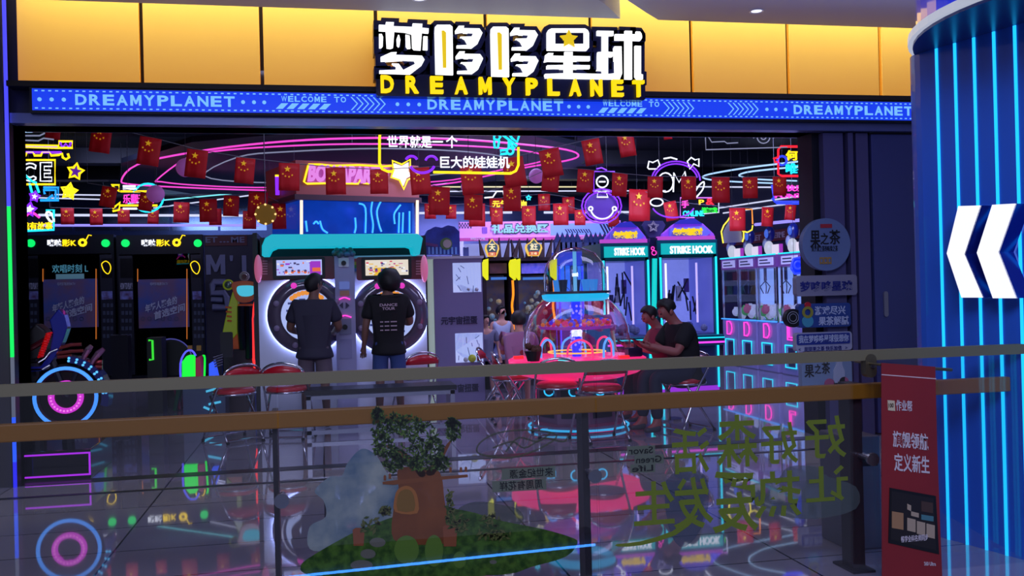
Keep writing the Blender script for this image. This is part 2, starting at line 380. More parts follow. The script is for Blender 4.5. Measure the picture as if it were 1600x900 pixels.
# ---- the big sign
Ys = -.30
sg = thing('shop_sign', 'large lit shop sign, white Chinese characters over yellow DREAMY PLANET lettering', 'sign', (2.4, -.1, 3.1))
def z2(pts): return [(400+a/4, b/4) for a, b in pts]
def z3(pts): return [(800+a/4, b/4) for a, b in pts]
duo = [(1265, 155), (1308, 155), (1305, 170), (1400, 172), (1422, 205), (1390, 275), (1350, 305), (1250, 303), (1250, 278), (1318, 276), (1303, 250), (1270, 226), (1345, 222), (1352, 208), (1285, 206), (1242, 214), (1240, 188)]
kou = [(1112, 200), (1114, 165), (1130, 149), (1215, 149), (1234, 165), (1238, 472), (1118, 468)]
sh = lambda pts, dx, dy: [(a+dx, b+dy) for a, b in pts]
C1 = [z2([(763, 148), (805, 150), (808, 131), (868, 133), (866, 158), (972, 162), (975, 140), (1046, 143), (1044, 168), (1085, 172), (1083, 212), (1042, 208), (1034, 318), (984, 314), (972, 300), (968, 216), (930, 205), (870, 200), (862, 300), (842, 308), (812, 304), (806, 198), (763, 196)]),
      z2([(764, 206), (790, 206), (800, 230), (798, 290), (785, 303), (765, 303)]), z2([(885, 210), (900, 215), (908, 250), (902, 290), (890, 300), (876, 285), (874, 240)]),
      z2([(930, 208), (966, 218), (972, 306), (945, 308), (932, 290)]), z2([(1042, 220), (1078, 222), (1078, 316), (1038, 314)]),
      z2([(842, 321), (886, 319), (882, 337), (1040, 342), (1060, 372), (1040, 410), (965, 468), (766, 462), (766, 434), (868, 430), (870, 418), (842, 392), (895, 392), (922, 430), (990, 395), (985, 384), (905, 380), (775, 388), (774, 352)])]
Z2 = [kou, duo, sh(duo, 4, 160), sh(kou, 350, 12), sh(duo, 346, 12), sh(duo, 350, 174)]
C1 += [z2(p) for p in Z2]
ri = [(215, 200), (225, 182), (245, 172), (458, 172), (478, 184), (487, 205), (487, 300), (470, 320), (215, 318)]
C1 += [z3(ri), z3([(205, 340), (225, 325), (265, 326), (262, 342), (325, 344), (325, 318), (385, 318), (385, 344), (493, 346), (493, 384), (385, 384), (385, 400), (492, 402), (492, 434), (385, 434), (385, 452), (560, 456), (560, 446), (530, 444), (530, 356), (532, 320), (560, 318), (560, 226), (528, 224), (528, 186), (640, 188), (640, 226), (606, 228), (606, 318), (636, 320), (636, 356), (606, 358), (606, 456), (640, 452), (636, 284), (690, 284), (694, 460), (678, 500), (203, 492), (203, 456), (325, 452), (325, 434), (216, 432), (216, 402), (325, 400), (325, 386), (230, 384), (200, 390)]),
       z3([(640, 207), (812, 209), (818, 220), (818, 240), (806, 258), (640, 254)]), z3([(702, 186), (756, 188), (756, 500), (702, 498)]), z3([(772, 190), (804, 192), (816, 210), (814, 225), (772, 225)]), z3([(765, 280), (812, 282), (812, 458), (824, 462), (824, 500), (780, 500), (765, 480)])]
bk = MB(); wh = MB()
for p in C1:
    q = pxz(p, Ys); wh.prism(inflate(q, -.007), Ys, Ys+.05); bk.prism(inflate(q, .036), Ys+.03, Ys+.20)
x0, x1, z0, z1 = bb(588, 118, 1010, 152, Ys); bk.rbox(x0, x1, Ys+.03, Ys+.2, z0, z1, .02)
bk.box(x0+.2, x1-.2, -.1, -.02, z0+.1, z0+.5)
bk.build('backing', M('sign_navy', (22, 26, 70), .25, .4), sg)
wh.build('characters', N('sign_white', (250, 252, 255), 1.5), sg)
d = MB()
for p in ([(270, 206), (445, 206), (445, 274), (270, 274)],): d.prism(pxz(z3(p), Ys), Ys-.006, Ys)
d.build('dark_counter', M('sign_navy'), sg)
d = MB().prism(pxz(z3([(318, 230), (380, 230), (380, 252), (318, 252)]), Ys-.01), Ys-.01, Ys-.006)
d.prism(star(*[P(888, 62, Ys)[k] for k in (0, 2)], .082, .5), Ys-.03, Ys-.006); d.build('star', N('sign_gold', (235, 200, 15), .95), sg)
d = MB()
for x in (1160, 1508): 
    o = 0 if x == 1160 else 12
    d.prism(pxz(z2([(x, 192+o), (x+14, 192+o), (x+27, 205+o), (x+29, 424+o), (x+8, 424+o), (x+4, 300+o)]), Ys-.01), Ys-.02, Ys-.002)
d.build('yellow_bar', N('sign_gold'), sg)
for s_, a, b in (('DREAMY', 595, 805), ('PLANET', 822, 1006)):
    xa_, xb_ = P(a, 135, Ys)[0], P(b, 135, Ys)[0]; za, zb_ = P(800, 148, Ys)[2], P(800, 122, Ys)[2]
    m = MB(); m.lettersof(s_, xa_, xb_, za, zb_, Ys+.0, .05, .03, .52); m.build('lettering', N('sign_yellow', (255, 212, 0), 1.2), sg)
# ---- the blue column on the right
col = thing('light_column', 'blue corner column with glowing cyan vertical strips and a round lit canopy', 'column', (3.6, -3.6, 0))
a_, b_ = Vector(G(1483, 843)[:2]), Vector(G(1574, 868)[:2]); dv = (b_-a_).normalized(); nv = Vector((-dv.y, dv.x))
if nv.x > 0: nv = -nv
far = a_-dv*.12; face_end = a_+dv*1.6
def arcpts(r=.16, n=7):
    o = []; c = far-nv*r
    for k in range(n):
        an = math.radians(90*k/(n-1)); o.append(tuple(c+nv*r*math.cos(an)-dv*r*math.sin(an)))
    return o
arc = arcpts(); body = [tuple(face_end)]+arc+[tuple(Vector(arc[-1])-nv*2.2), tuple(face_end-nv*2.36)]
ztop = P(1461, 62, -3.45)[2]
MB().hprism(body, 0, 2.742).build('column_body', M('column_blue', (40, 100, 215), .4, 0, coat=.35), col)
for k in range(-1, 9):
    p = a_+dv*((a_-b_).length/3*(k)); 
    if k < 0: continue
    p += nv*.004
    q = [p-dv*.0075+nv*.003, p+dv*.0075+nv*.003, p+dv*.0075-nv*.01, p-dv*.0075-nv*.01]
    MB().hprism([tuple(t) for t in q], .0, 2.738).build('light_strip', N('column_cyan', (30, 190, 255), 1.35), col)
cc = far+dv*.95-nv*.72; RR = (cc-far).length
def canopy(r, z0, z1, nm, mat, n=64, ri=None):
    MB().lathe([(1e-4, z0), (r, z0), (r, z1), (1e-4, z1)], (cc.x, cc.y, 0), n).build(nm, mat, col, smooth=False)
canopy(RR+.055, 2.755, 2.795, 'canopy_rim', N('rim_white', (225, 232, 255), .55)); canopy(RR+.03, 2.74, 2.755, 'canopy_soffit', M('canopy_blue', (40, 60, 130), .3, .3))
canopy(RR+.01, 2.795, 3.5, 'header_drum', M('drum_blue', (10, 40, 220), .12, .35, emit=(10, 40, 230), es=.45, coat=1))
m = MB()
for k, ch in enumerate('popo'):
    an = math.radians(188+k*9); m2 = MB().text(ch, -.07, .07, 2.9, 3.1, 0, .006, -.01)
    for v in m2.v:
        aa = an+v[0]/(RR+.02); m.v.append((cc.x+(RR+.02-v[1])*math.cos(aa), cc.y+(RR+.02-v[1])*math.sin(aa), v[2]))
    o = len(m.v)-len(m2.v); m.f += [tuple(i+o for i in f) for f in m2.f]
m.build('drum_lettering', N('drum_letters', (90, 130, 235), .8), col)
# double chevron light boxes on the column face
def chev(px):
    o = []
    for (x, y) in px:
        d = ray(x, y); n3 = np.array([nv.x, nv.y, 0]); q0 = np.array([a_.x+nv.x*.12, a_.y+nv.y*.12, 0])
        t = ((q0-CP)@n3)/(d@n3); o.append(Vector(CP+t*d))
    return o
AR = thing('arrow_sign', 'white glowing double chevron pointing left on the blue column', 'sign', (a_.x, a_.y, 1.3))
for pts in ([(1498, 322), (1532, 321), (1507, 397), (1536, 465), (1503, 465), (1480, 396)], [(1551, 320), (1587, 318), (1560, 394), (1588, 466), (1552, 466), (1527, 395)]):
    fr_ = chev(pts); off = Vector((nv.x, nv.y, 0))
    m = MB(); n = len(fr_); bkp = [p-off*.112 for p in fr_]
    mm = MB(); mm.v = [tuple(p) for p in fr_+bkp]; mm.f = [(i, (i+1) % n, (i+1) % n+n, i+n) for i in range(n)]
    mm.build('chevron_casing', M('casing_blue', (20, 45, 150), .2, .5), AR)
    f2 = [p+off*.004 for p in fr_]; mm = MB(); mm.v = [tuple(p) for p in f2+[p-off*.012 for p in f2]]
    mm.f = [(0, 1, 2, 5), (5, 2, 3, 4), (11, 8, 7, 6), (10, 9, 8, 11)]+[(i, i+n, (i+1) % n+n, (i+1) % n) for i in range(n)]
    mm.build('chevron_face', N('arrow_white', (238, 240, 255), 1.15), AR)
# ---- shop window stickers beside the right edge
def sticker(name, label, x0, y0, x1, y1, shape='rect', Y=-.09, color=(170, 175, 200)):
    X0, X1, Z0, Z1 = bb(x0, y0, x1, y1, Y); t = thing(name, label, 'sign', ((X0+X1)/2, Y, Z0)); m = MB()
    if shape == 'round': m.disc(((X0+X1)/2, Y+.02, (Z0+Z1)/2), (Z1-Z0)/2, .07, 40)
    else: m.rbox(X0, X1, Y-.015, Y+.055, Z0, Z1, min(.03, (Z1-Z0)*.2))
    m.build('board', M('board_%d_%d_%d' % color, color, .5), t); return t, (X0, X1, Z0, Z1)
NAVY = M('navy_ink', (30, 40, 130), .5); INK = M('black_ink', (18, 18, 26), .5); PALE = M('pale_ink', (190, 205, 235), .5)
t, q = sticker('tea_sign', 'round pale blue sign reading 果之茶 beside the shop opening', 1253, 341, 1327, 423, 'round', color=(108, 130, 175))
m = MB(); 
for ch, a, b, c, d_ in (('果', 1266, 360, 1282, 388), ('之', 1282, 364, 1295, 382), ('茶', 1296, 359, 1313, 382)): m.tpx(ch, a, b, c, d_, -.108, .006, .012)
m.tpx('果汁果之茶的味果之茶', 1268, 384, 1309, 393, -.108, .004); m.build('lettering', INK, t)
m = MB().tpx('口口口', 1281, 402, 1299, 413, -.108, .004, .05); m.build('fruit_marks', M('ochre_ink', (170, 130, 50), .6), t)
x0, x1, z0, z1 = bb(1282, 350, 1300, 356, -.108); MB().box(x0, x1, -.11, -.105, z0, z1).build('red_tab', M('red_ink', (170, 40, 60), .6), t)
t, q = sticker('name_plaque', 'pale rectangular plaque reading 梦哆哆星球 in navy', 1243, 430, 1338, 462, color=(140, 140, 165))
MB().tpx('梦哆哆星球', 1250, 439, 1332, 455, -.108, .004, .03).build('lettering', NAVY, t)
t, q = sticker('slogan_board', 'blue slogan board reading 游戏尽兴 果茶解腻', 1247, 474, 1328, 511, color=(42, 74, 150))
m = MB().tpx('游戏尽兴', 1273, 478, 1321, 492, -.108, .004, .02); m.tpx('果茶解腻', 1279, 494, 1326, 508, -.108, .004, .02); m.build('lettering', PALE, t)
for a, b, r, c in ((1262, 477, .03, (190, 30, 50)), (1262, 502, .055, (70, 160, 190))):
    p = P(a, b, -.115); MB().disc(tuple(p), r, .014).build('picture_disc', M('disc_%d' % c[0], c, .5), t)
p = P(1262, 488, -.12); MB().lathe([(.03, -.004), (.055, -.004), (.055, .004), (.03, .004)], (p[0], p[1], p[2]), 20, 'y').build('picture_ring', M('ring_olive', (150, 150, 60), .5), t)
p = P(1238, 497, -.07); r_ = thing('round_badge_sign', 'black round badge with thin white swirls left of the slogan board', 'sign', p); MB().disc((p[0], p[1]+.0, p[2]), .085, .06, 28).build('disc', BLK, r_)
for r in (.055, .035): MB().torus((p[0]-.01, p[1]-.034, p[2]+.005), r, .003, 20, 4).build('swirl_line', M('swirl_pale', (150, 155, 180), .5), r_)
MB().tube([(p[0], p[1]+.02, p[2]), (p[0]+.13, p[1]+.02, p[2])], .01, 5).build('fixing_arm', DARK, r_)
t, q = sticker('greeting_board', 'blue and white board reading 我在梦哆哆星球很想你', 1243, 519, 1330, 548, color=(175, 180, 205))
x0, x1, z0, z1 = bb(1245, 521, 1328, 538, -.108); MB().rbox(x0, x1, -.112, -.104, z0, z1, .015).build('blue_field', M('field_blue', (40, 60, 150), .5), t)
m = MB().tpx('我在梦哆哆星球很想你', 1248, 523, 1326, 535, -.115, .004, .015); m.build('lettering', PALE, t)
m = MB().tpx('<   甜甜果之茶 快乐加倍   >', 1248, 541, 1324, 548, -.108, .004, .01); m.build('small_lettering', NAVY, t)
t, q = sticker('drink_board', 'pale board with bottle shape and pink fruit reading 果之茶', 1252, 564, 1330, 610, color=(140, 165, 200))
m = MB()
for ch, a, b, c, d_ in (('果', 1257, 570, 1272, 590), ('之', 1273, 569, 1283, 584), ('茶', 1284, 566, 1297, 584)): m.tpx(ch, a, b, c, d_, -.108, .006, .012)
m.build('lettering', INK, t)
for a, b, r in ((1296, 600, .05), (1318, 597, .05), (1306, 604, .035)):
    p = P(a, b, -.11); MB().disc(tuple(p), r, .02).build('fruit_picture', M('fruit_pink', (190, 90, 130), .5), t)
p = pxz([(1303, 606), (1303, 580), (1307, 570), (1307, 556), (1316, 556), (1316, 570), (1320, 580), (1320, 606)], -.12); MB().prism(p, -.12, -.104).build('bottle_picture', M('bottle_pale', (190, 200, 225), .5), t)

# ================================================================ THE RAILING
Yr = -3.98; glz = glassm('rail_glass', (.93, .935, .95), .9)
def xr(px): return P(px, 600, Yr)[0]
edges = [-2.6, xr(433), xr(930), xr(1363), 3.49]
GL = ['leftmost clear glass pane of the railing below the motorbike game', 'glass railing pane carrying the tree house decal', 'glass railing pane carrying the olive handwriting', 'glass railing pane behind the red banner']
rl = thing('glass_railing', 'glass railing with grey handrail and bronze lower rail across the foreground', 'railing', (1, Yr, 0)); ORG[rl.name] = (1.0, float(Yr), 0.0)
for i in range(4):
    MB().box(edges[i]+.004, edges[i+1]-.004, Yr-.006, Yr+.006, -.2, 1.075).build('glass_pane', glz, rl)
MB().rbox(-2.6, 3.5, Yr-.022, Yr+.022, 1.062, 1.112, .008).build('handrail', M('cap_metal', (116, 110, 86), .5, .1), rl)
(MB().box(-2.6, 3.47, Yr+.05, Yr+.10, .865, .94).build('guard_rail', M('bronze_rail', (150, 98, 0), .5, 0), rl, bevel=.006))
for px, wd, lb in ((432, .012, 'thin dark post behind the left glass seam'), (915, .016, 'dark post behind the middle glass seam'), (1336, .034, 'wide dark post near the red banner')):
    x = P(px, 760, Yr+.12)[0]; MB().box(x-wd, x+wd, Yr+.10, Yr+.20, 0, .94).build('post', M('post_metal', (66, 62, 68), .35, .6), rl); MB().box(x-.06, x+.06, Yr+.05, Yr+.25, 0, .012).build('foot_plate', DARK, rl)
for px, py in ((440, 783), (930, 744), (1364, 718)):
    p = P(px, py, Yr-.02); MB().disc((p[0], Yr-.016, p[2]), .032, .018, 20).lathe([(.014, -.0), (.014, .12)], (p[0], Yr, p[2]), 12, 'y').build('glass_fixing', M('steel', (150, 150, 160), .3, .9), rl)
x0, x1, z0, z1 = bb(1352, 553, 1369, 590, Yr-.02)
r_ = MB().rbox(x0, x1, Yr-.025, Yr+.02, z0, z1, (x1-x0)*.49, 6).build('glass_clamp', M('clamp_metal', (120, 112, 92), .35, .8), rl); MB().disc(((x0+x1)/2+.006, Yr-.03, (z0+z1)/2), .012, .012).build('screw', M('steel'), r_)
# red hanging banner
Yb = Yr-.13
bn = thing('hanging_banner', 'red vertical banner with white Chinese lettering and a tablet picture', 'banner', tuple(P(1425, 568, Yb)))
bp = pxz([(1377, 567), (1461, 573), (1464, 700), (1472, 905), (1378, 905)], Yb); MB().prism(bp, Yb-.002, Yb+.002).build('fabric', M('banner_red', (138, 30, 38), .6, c2=(128, 28, 36), nscale=3), bn)
MB().tube([P(1377, 570, Yb+.012), P(1487, 578, Yb+.012)], .008, 10).build('rod', M('clamp_metal'), bn); MB().tube([P(1377, 570, Yb+.012), (P(1377, 570, Yb)[0], Yr+.1, P(1377, 570, Yb)[2])], .006, 8).build('bracket', M('clamp_metal'), bn)
MB().prism(pxz([(1377, 584.5), (1462, 591), (1462, 592.5), (1377, 586)], Yb), Yb-.004, Yb-.002).build('seam', M('banner_pale', (215, 190, 195), .6), bn)
def bt(s, x0, y0, x1, y1, sk, off=.015):
    m = MB().tpx(s, x0, y0, x1, y1, Yb-.004, .003, off)
    xm = P(x0, y0, Yb)[0]; xs_ = P(x1, y0, Yb)[0]-xm; dz = P(x0, y0, Yb)[2]-P(x0, y0+sk, Yb)[2]
    m.v = [(v[0], v[1], v[2]-dz*(v[0]-xm)/xs_) for v in m.v]; return m
WI = M('white_ink', (205, 195, 205), .6)
bt('作业帮', 1400, 624, 1425, 641, 3, .01).build('brand_lettering', WI, bn)
MB().prism(pxz([(1386, 625), (1397, 626), (1398, 642), (1387, 641)], Yb), Yb-.005, Yb-.002).build('logo_tile', M('logo_cream', (205, 190, 160), .6), bn); bt('100', 1388, 630, 1396, 637, 0, .03).build('logo_mark', M('logo_ink', (60, 40, 30), .6), bn)
bt('旗舰领航', 1395, 671, 1450, 697, 9).build('headline', WI, bn); bt('定义新生', 1397, 706, 1452, 734, 9).build('headline', WI, bn); bt('S60 Ultra', 1444, 877, 1462, 883, 2, .0).build('small_lettering', WI, bn)
tb = MB().prism(pxz([(1390, 762), (1462, 775), (1467, 866), (1388, 848)], Yb-.004), Yb-.006, Yb-.002).build('tablet_picture', M('tablet_dark', (20, 20, 26), .4), bn)
m = MB().prism(pxz([(1393, 767), (1459, 779), (1463, 860), (1392, 843)], Yb-.008), Yb-.007, Yb-.006); m.build('tablet_screen', M('tablet_screen', (34, 30, 34), .4), tb)
tan = M('screen_tan', (160, 120, 85), .6)
for i, (a, b, c, d_) in enumerate(((1394, 800, 1412, 826), (1418, 810, 1431, 830), (1433, 815, 1446, 835), (1448, 819, 1461, 840), (1424, 800, 1436, 807), (1440, 805, 1459, 813), (1418, 788, 1424, 797), (1440, 784, 1458, 800))):
    MB().prism(pxz([(a, b-1), (c, b+2), (c, d_+2), (a, d_-1)], Yb-.01), Yb-.0085, Yb-.007).build('picture_tile', [tan, M('tile_cream', (170, 150, 130), .6), M('tile_cream'), M('tile_cream'), M('tile_cream'), M('tile_teal', (70, 120, 130), .6), M('tile_cream'), M('tile_brown', (70, 50, 45), .6)][i], tb)
MB().tpx('畅学全科名师同步', 1408, 836, 1450, 846, Yb-.009, .002, .01).build('picture_text', WI, tb)
# ---- printed decals on the glass
Yd = Yr+.019
def fpoly(name, pts, mat, par, k=0, sm=0):
    if sm: pts = [tuple(p)[:2] for p in smooth_path([(a, b, 0) for a, b in pts], sm, True)]
    return MB().prism(pxz(pts, Yd-.0012*k), Yd-.0012*k-.0005, Yd-.0012*k).build(name, mat, par)
def ez(a, b): return (440+a/3.2, 620+b/3.2)
tr = thing('tree_house_decal', 'printed tree house, cloud and grass hill decal on the railing glass', 'glass decal', tuple(P(640, 880, Yd)))
fpoly('cloud_print', [ez(*p) for p in ((330, 330), (400, 260), (470, 290), (520, 370), (600, 480), (620, 700), (480, 760), (260, 770), (140, 760), (140, 650), (220, 600), (210, 520), (165, 470), (240, 400), (300, 395))], filmm('cloud_film', (185, 195, 185), .72, (90, 125, 150), 5), tr, 0, 4)
fpoly('far_bush_print', [ez(*p) for p in ((880, 570), (940, 530), (1020, 525), (1100, 540), (1180, 560), (1210, 610), (1150, 650), (950, 620))], filmm('bush_film', (85, 95, 85), .45), tr, 0, 3)
fpoly('grass_print', [ez(*p) for p in ((95, 850), (130, 810), (300, 710), (450, 640), (700, 560), (900, 565), (1100, 620), (1300, 660), (1440, 700), (1480, 730), (1420, 800), (1250, 850), (1100, 890), (600, 905), (200, 900), (110, 880))], filmm('grass_film', (84, 124, 40), .9, (44, 80, 22), 26), tr, 1, 3)
fpoly('trunk_print', [ez(*p) for p in ((580, 370), (640, 350), (760, 360), (800, 400), (815, 520), (840, 640), (860, 720), (700, 740), (560, 712), (560, 560), (585, 470))], filmm('trunk_film', (158, 92, 48), .9, (120, 66, 34), 3), tr, 2, 4)
for pts in ([(690, 400), (640, 330), (560, 280), (520, 240), (560, 255), (650, 300), (720, 380)], [(760, 390), (800, 320), (850, 220), (835, 225), (780, 300), (720, 380)]): fpoly('branch_print', [ez(*p) for p in pts], filmm('trunk_film', (1, 1, 1)), tr, 2, 3)
fpoly('deck_print', [ez(*p) for p in ((505, 425), (580, 415), (930, 388), (932, 402), (800, 415), (560, 440), (505, 437))], filmm('deck_film', (150, 88, 48), .92), tr, 3)
for a, b in ((510, 390), (535, 382), (838, 350), (890, 350), (915, 348)): fpoly('railing_print', [ez(a, b+28), ez(a, b+6), ez(a+6, b), ez(a+13, b+6), ez(a+13, b+28)], filmm('deck_film', (1, 1, 1)), tr, 3)
fpoly('door_print', [ez(*p) for p in ((568, 575), (566, 500), (585, 460), (625, 445), (660, 462), (680, 505), (678, 582))], filmm('frame_film', (190, 120, 56), .92), tr, 3, 3)
fpoly('door_leaf_print', [ez(*p) for p in ((580, 568), (580, 500), (596, 472), (625, 462), (650, 474), (664, 510), (662, 570))], filmm('leaf_film', (150, 110, 46), .92), tr, 4, 2)
for a, b, c, d_ in ((355, 655, 415, 745), (806, 640, 878, 748)): fpoly('stump_print', [ez(a, b+10), ez(a+15, b), ez(c-15, b), ez(c, b+10), ez(c-5, d_), ez(a+5, d_)], filmm('stump_film', (160, 92, 58), .9), tr, 3)
for a, b, rx, ry in ((480, 728, 40, 24), (432, 785, 38, 24), (400, 842, 56, 26), (1058, 826, 18, 10)): fpoly('stone_print', [ez(a+rx*math.cos(k*PI/4), b+ry*math.sin(k*PI/4)) for k in range(8)], filmm('stone_film', (120, 118, 105), .9), tr, 2, 3)
for a, b, rx, ry in ((625, 765, 62, 72), (762, 770, 46, 80), (890, 815, 33, 42)): fpoly('mound_print', [ez(a+rx*math.cos(k*PI/4), b+ry*math.sin(k*PI/4)) for k in range(8)], filmm('mound_film', (104, 140, 52), .88), tr, 4, 3)
rnd = random.Random(3)
def leaves(blobs, n, sz, name, cs, k=4):
    for ci, c in enumerate(cs):
        m = MB()
        for _ in range(n):
            a, b, rx, ry = rnd.choice(blobs); an = rnd.uniform(0, 2*PI); rr = math.sqrt(rnd.random()); x, y = a+rx*rr*math.cos(an), b+ry*rr*math.sin(an)
            t_ = rnd.uniform(0, PI); l = sz*rnd.uniform(.6, 1.3); dx, dy = math.cos(t_)*l, math.sin(t_)*l
            kk = k+ci+.0; m.prism(pxz([ez(x-dx, y-dy), ez(x+dy*.4, y-dx*.4), ez(x+dx, y+dy), ez(x-dy*.4, y+dx*.4)], Yd-.0012*kk), Yd-.0012*kk-.0004, Yd-.0012*kk)
        m.build(name, filmm('leaf_%d_%d' % c[:2], c, .93), tr)['kind'] = 'stuff'
leaves([(480, 85, 30, 28), (500, 160, 50, 60), (560, 130, 60, 50), (640, 150, 70, 60), (700, 200, 80, 80), (640, 290, 90, 60), (760, 260, 50, 60), (560, 330, 50, 50), (800, 330, 40, 40), (510, 250, 60, 50), (860, 170, 38, 55), (850, 130, 25, 25), (700, 330, 100, 40)], 520, 13, 'foliage_print', [(60, 98, 28), (100, 134, 48), (36, 62, 20)])
leaves([(440, 640, 50, 40), (860, 610, 40, 50), (900, 640, 40, 40), (1040, 620, 50, 40), (1030, 690, 70, 30), (1100, 690, 50, 25), (840, 520, 18, 60), (520, 570, 30, 20)], 110, 16, 'shrub_print', [(70, 92, 32), (108, 112, 56)], 5)
# text patches, seen from behind and so mirrored
OL = filmm('patch_film', (120, 132, 112), .8); DI = filmm('patch_ink', (18, 22, 18), .95)
t = thing('slogan_patch_decal', 'two pale mirrored text strips on the glass right of the tree house', 'glass decal', tuple(P(820, 750, Yd)))
fpoly('strip', [ez(1100, 360), ez(1368, 345), ez(1368, 402), ez(1100, 416)], OL, t, 1); fpoly('strip', [ez(1052, 422), ez(1322, 406), ez(1324, 464), ez(1054, 478)], OL, t, 1)
MB().tpx('来世纪金源', *ez(1140, 358), *ez(1358, 402), Yd-.004, .001, .01, True).build('lettering', DI, t); MB().tpx('周周有花样', *ez(1090, 418), *ez(1306, 464), Yd-.004, .001, .01, True).build('lettering', DI, t)
t = thing('english_patch_decal', 'three stacked mirrored strips reading Savor Green Life on the glass', 'glass decal', tuple(P(1005, 718, Yd)))
def ey(a, b): return (900+a/3.2, 620+b/3.2)
for s_, a, b, c, d_ in (('Savor', 255, 245, 395, 290), ('Green', 292, 290, 438, 334), ('Life', 272, 336, 396, 378)):
    fpoly('strip', [ey(a, b+3), ey(c, b-3), ey(c, d_-2), ey(a, d_+3)], OL, t, 1); MB().tpx(s_, *ey(a+8, b+6), *ey(c-10, d_-5), Yd-.004, .001, .012, True).build('lettering', DI, t)
t = thing('handwriting_decal', 'large olive mirrored handwriting 好好森活 让热爱发生 on the glass', 'glass decal', tuple(P(1180, 730, Yd))); HW = filmm('olive_film', (128, 148, 14), .95)
for ch, a, b, c, d_ in (('好', 1258, 650, 1322, 716), ('好', 1189, 660, 1247, 725), ('森', 1119, 648, 1184, 730), ('活', 1050, 668, 1109, 740), ('让', 1259, 728, 1325, 784), ('热', 1178, 736, 1252, 808), ('爱', 1112, 735, 1184, 832), ('发', 1052, 745, 1114, 826), ('生', 990, 752, 1054, 820)):
    MB().tpx(ch, a, b, c, d_, Yd-.003, .001, .014, True).build('character', HW, t)
fpoly('tail_stroke', [(964, 850), (1000, 846), (1050, 830), (1085, 806), (1088, 810), (1056, 836), (1002, 852), (966, 854)], HW, t, 2, 2)
t = thing('scribble_decal', 'faint olive outlined leaf scribble on the glass above the text strips', 'glass decal', tuple(P(820, 690, Yd))); SC = filmm('faint_film', (96, 104, 70), .6)
m = MB().tube(smooth_path(pxy([(745, 705), (752, 690), (780, 676), (830, 672), (870, 680), (845, 700), (800, 715), (760, 712)], Yd-.003), 4, True), .004, 4, True)
m.tube(smooth_path(pxy([(770, 700), (800, 690), (820, 700), (850, 685), (880, 690), (888, 680)], Yd-.003), 4), .004, 4); m.tube(smooth_path(pxy([(790, 706), (810, 684), (840, 690), (860, 676)], Yd-.003), 4), .004, 4); m.build('outline', SC, t)
t = thing('grey_cloud_decal', 'translucent grey green cloud shapes behind the olive handwriting', 'glass decal', tuple(P(1240, 780, Yd))); GC_ = filmm('cloud_grey_film', (95, 110, 110), .45)
fpoly('cloud_shape', [ey(*p) for p in ((870, 440), (1000, 420), (1060, 350), (1200, 350), (1260, 400), (1400, 450), (1400, 560), (1200, 610), (1000, 590), (900, 530))], GC_, t, 0, 3)
fpoly('cloud_shape', [ey(*p) for p in ((450, 420), (560, 370), (650, 400), (660, 560), (600, 700), (520, 750), (460, 640))], filmm('cloud_blue_film', (60, 85, 115), .4), t, 0, 3)
# light line on the edge of the opposite gallery, one floor down behind the viewer; the glass mirrors it
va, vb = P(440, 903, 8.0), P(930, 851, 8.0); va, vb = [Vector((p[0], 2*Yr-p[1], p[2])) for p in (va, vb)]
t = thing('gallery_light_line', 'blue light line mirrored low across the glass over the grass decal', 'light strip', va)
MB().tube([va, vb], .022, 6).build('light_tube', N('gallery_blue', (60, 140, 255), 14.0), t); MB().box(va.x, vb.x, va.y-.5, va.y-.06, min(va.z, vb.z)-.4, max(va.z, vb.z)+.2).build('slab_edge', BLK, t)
# steel cabinet behind the railing
x0, x1, z0, z1 = bb(1326, 682, 1372, 876, -3.55)
t = thing('litter_bin', 'brushed steel litter bin standing behind the railing by the wide post', 'bin', (x0, -3.55, 0)); MB().box(x0, x1+.02, -3.55, -3.25, 0, z1).build('bin_body', M('bin_steel', (120, 122, 135), .4, .5), t, bevel=.008)
MB().box(x0+.02, x1, -3.556, -3.54, z1-.16, z1-.10).build('slot', BLK, t)
# ================================================================ INSIDE THE SHOP
# ---- ring lamps under the ceiling
def lamp(name, label, px, Z, c, r, group=None, plate=None, sm=4, closed=True, rods=4):
    pts = [tuple(G(a, b, Z)) for a, b in px]; path = smooth_path(pts, sm, closed); t = thing(name, label, 'ceiling light', pts[0], group)
    MB().tube(path, r, 6, closed).build('light_tube', c, t)
    m = MB()
    for k in range(rods): p = path[int(k*len(path)/rods)]; m.tube([p, (p[0], p[1], 3.96)], .004, 4)
    m.build('hanging_rod', WIRE, t); return t
RP = N('ring_pink', (235, 70, 200), 1.2)
outer = [(190, 281), (215, 257), (300, 238), (420, 223), (550, 216), (700, 217), (820, 226), (885, 234), (904, 243), (885, 251), (820, 262), (760, 275), (690, 288), (550, 298), (400, 297), (290, 293), (205, 288)]
inner = [(245, 281), (293, 246), (340, 236), (430, 229), (550, 225), (700, 227), (800, 233), (852, 243), (846, 252), (800, 262), (740, 274), (690, 283), (550, 291), (400, 293), (300, 289), (252, 284)]
lamp('ring_lamp', 'large outer pink neon ring hanging from the shop ceiling', outer, 3.35, RP, .013, 'pink ceiling rings')
lamp('ring_lamp', 'smaller inner pink neon ring hanging inside the large pink ring', inner, 3.35, RP, .011, 'pink ceiling rings')
WB = N('ring_dim', (150, 155, 190), .7); WC = N('ring_white', (170, 210, 255), 1.2)
lamp('ring_lamp', 'thin unlit grey ring track inside the pink rings', [(320, 275), (370, 246), (450, 237), (600, 232), (740, 238), (790, 250), (720, 268), (560, 283), (400, 285)], 3.45, WB, .01, 'ring tracks')
lamp('ring_lamp', 'white neon loop at the right ceiling with a pointed left tip', [(1098, 276), (1130, 268), (1200, 258), (1300, 250), (1420, 262), (1420, 280), (1300, 288), (1200, 286), (1120, 282)], 3.35, WC, .014, 'white ceiling loops')
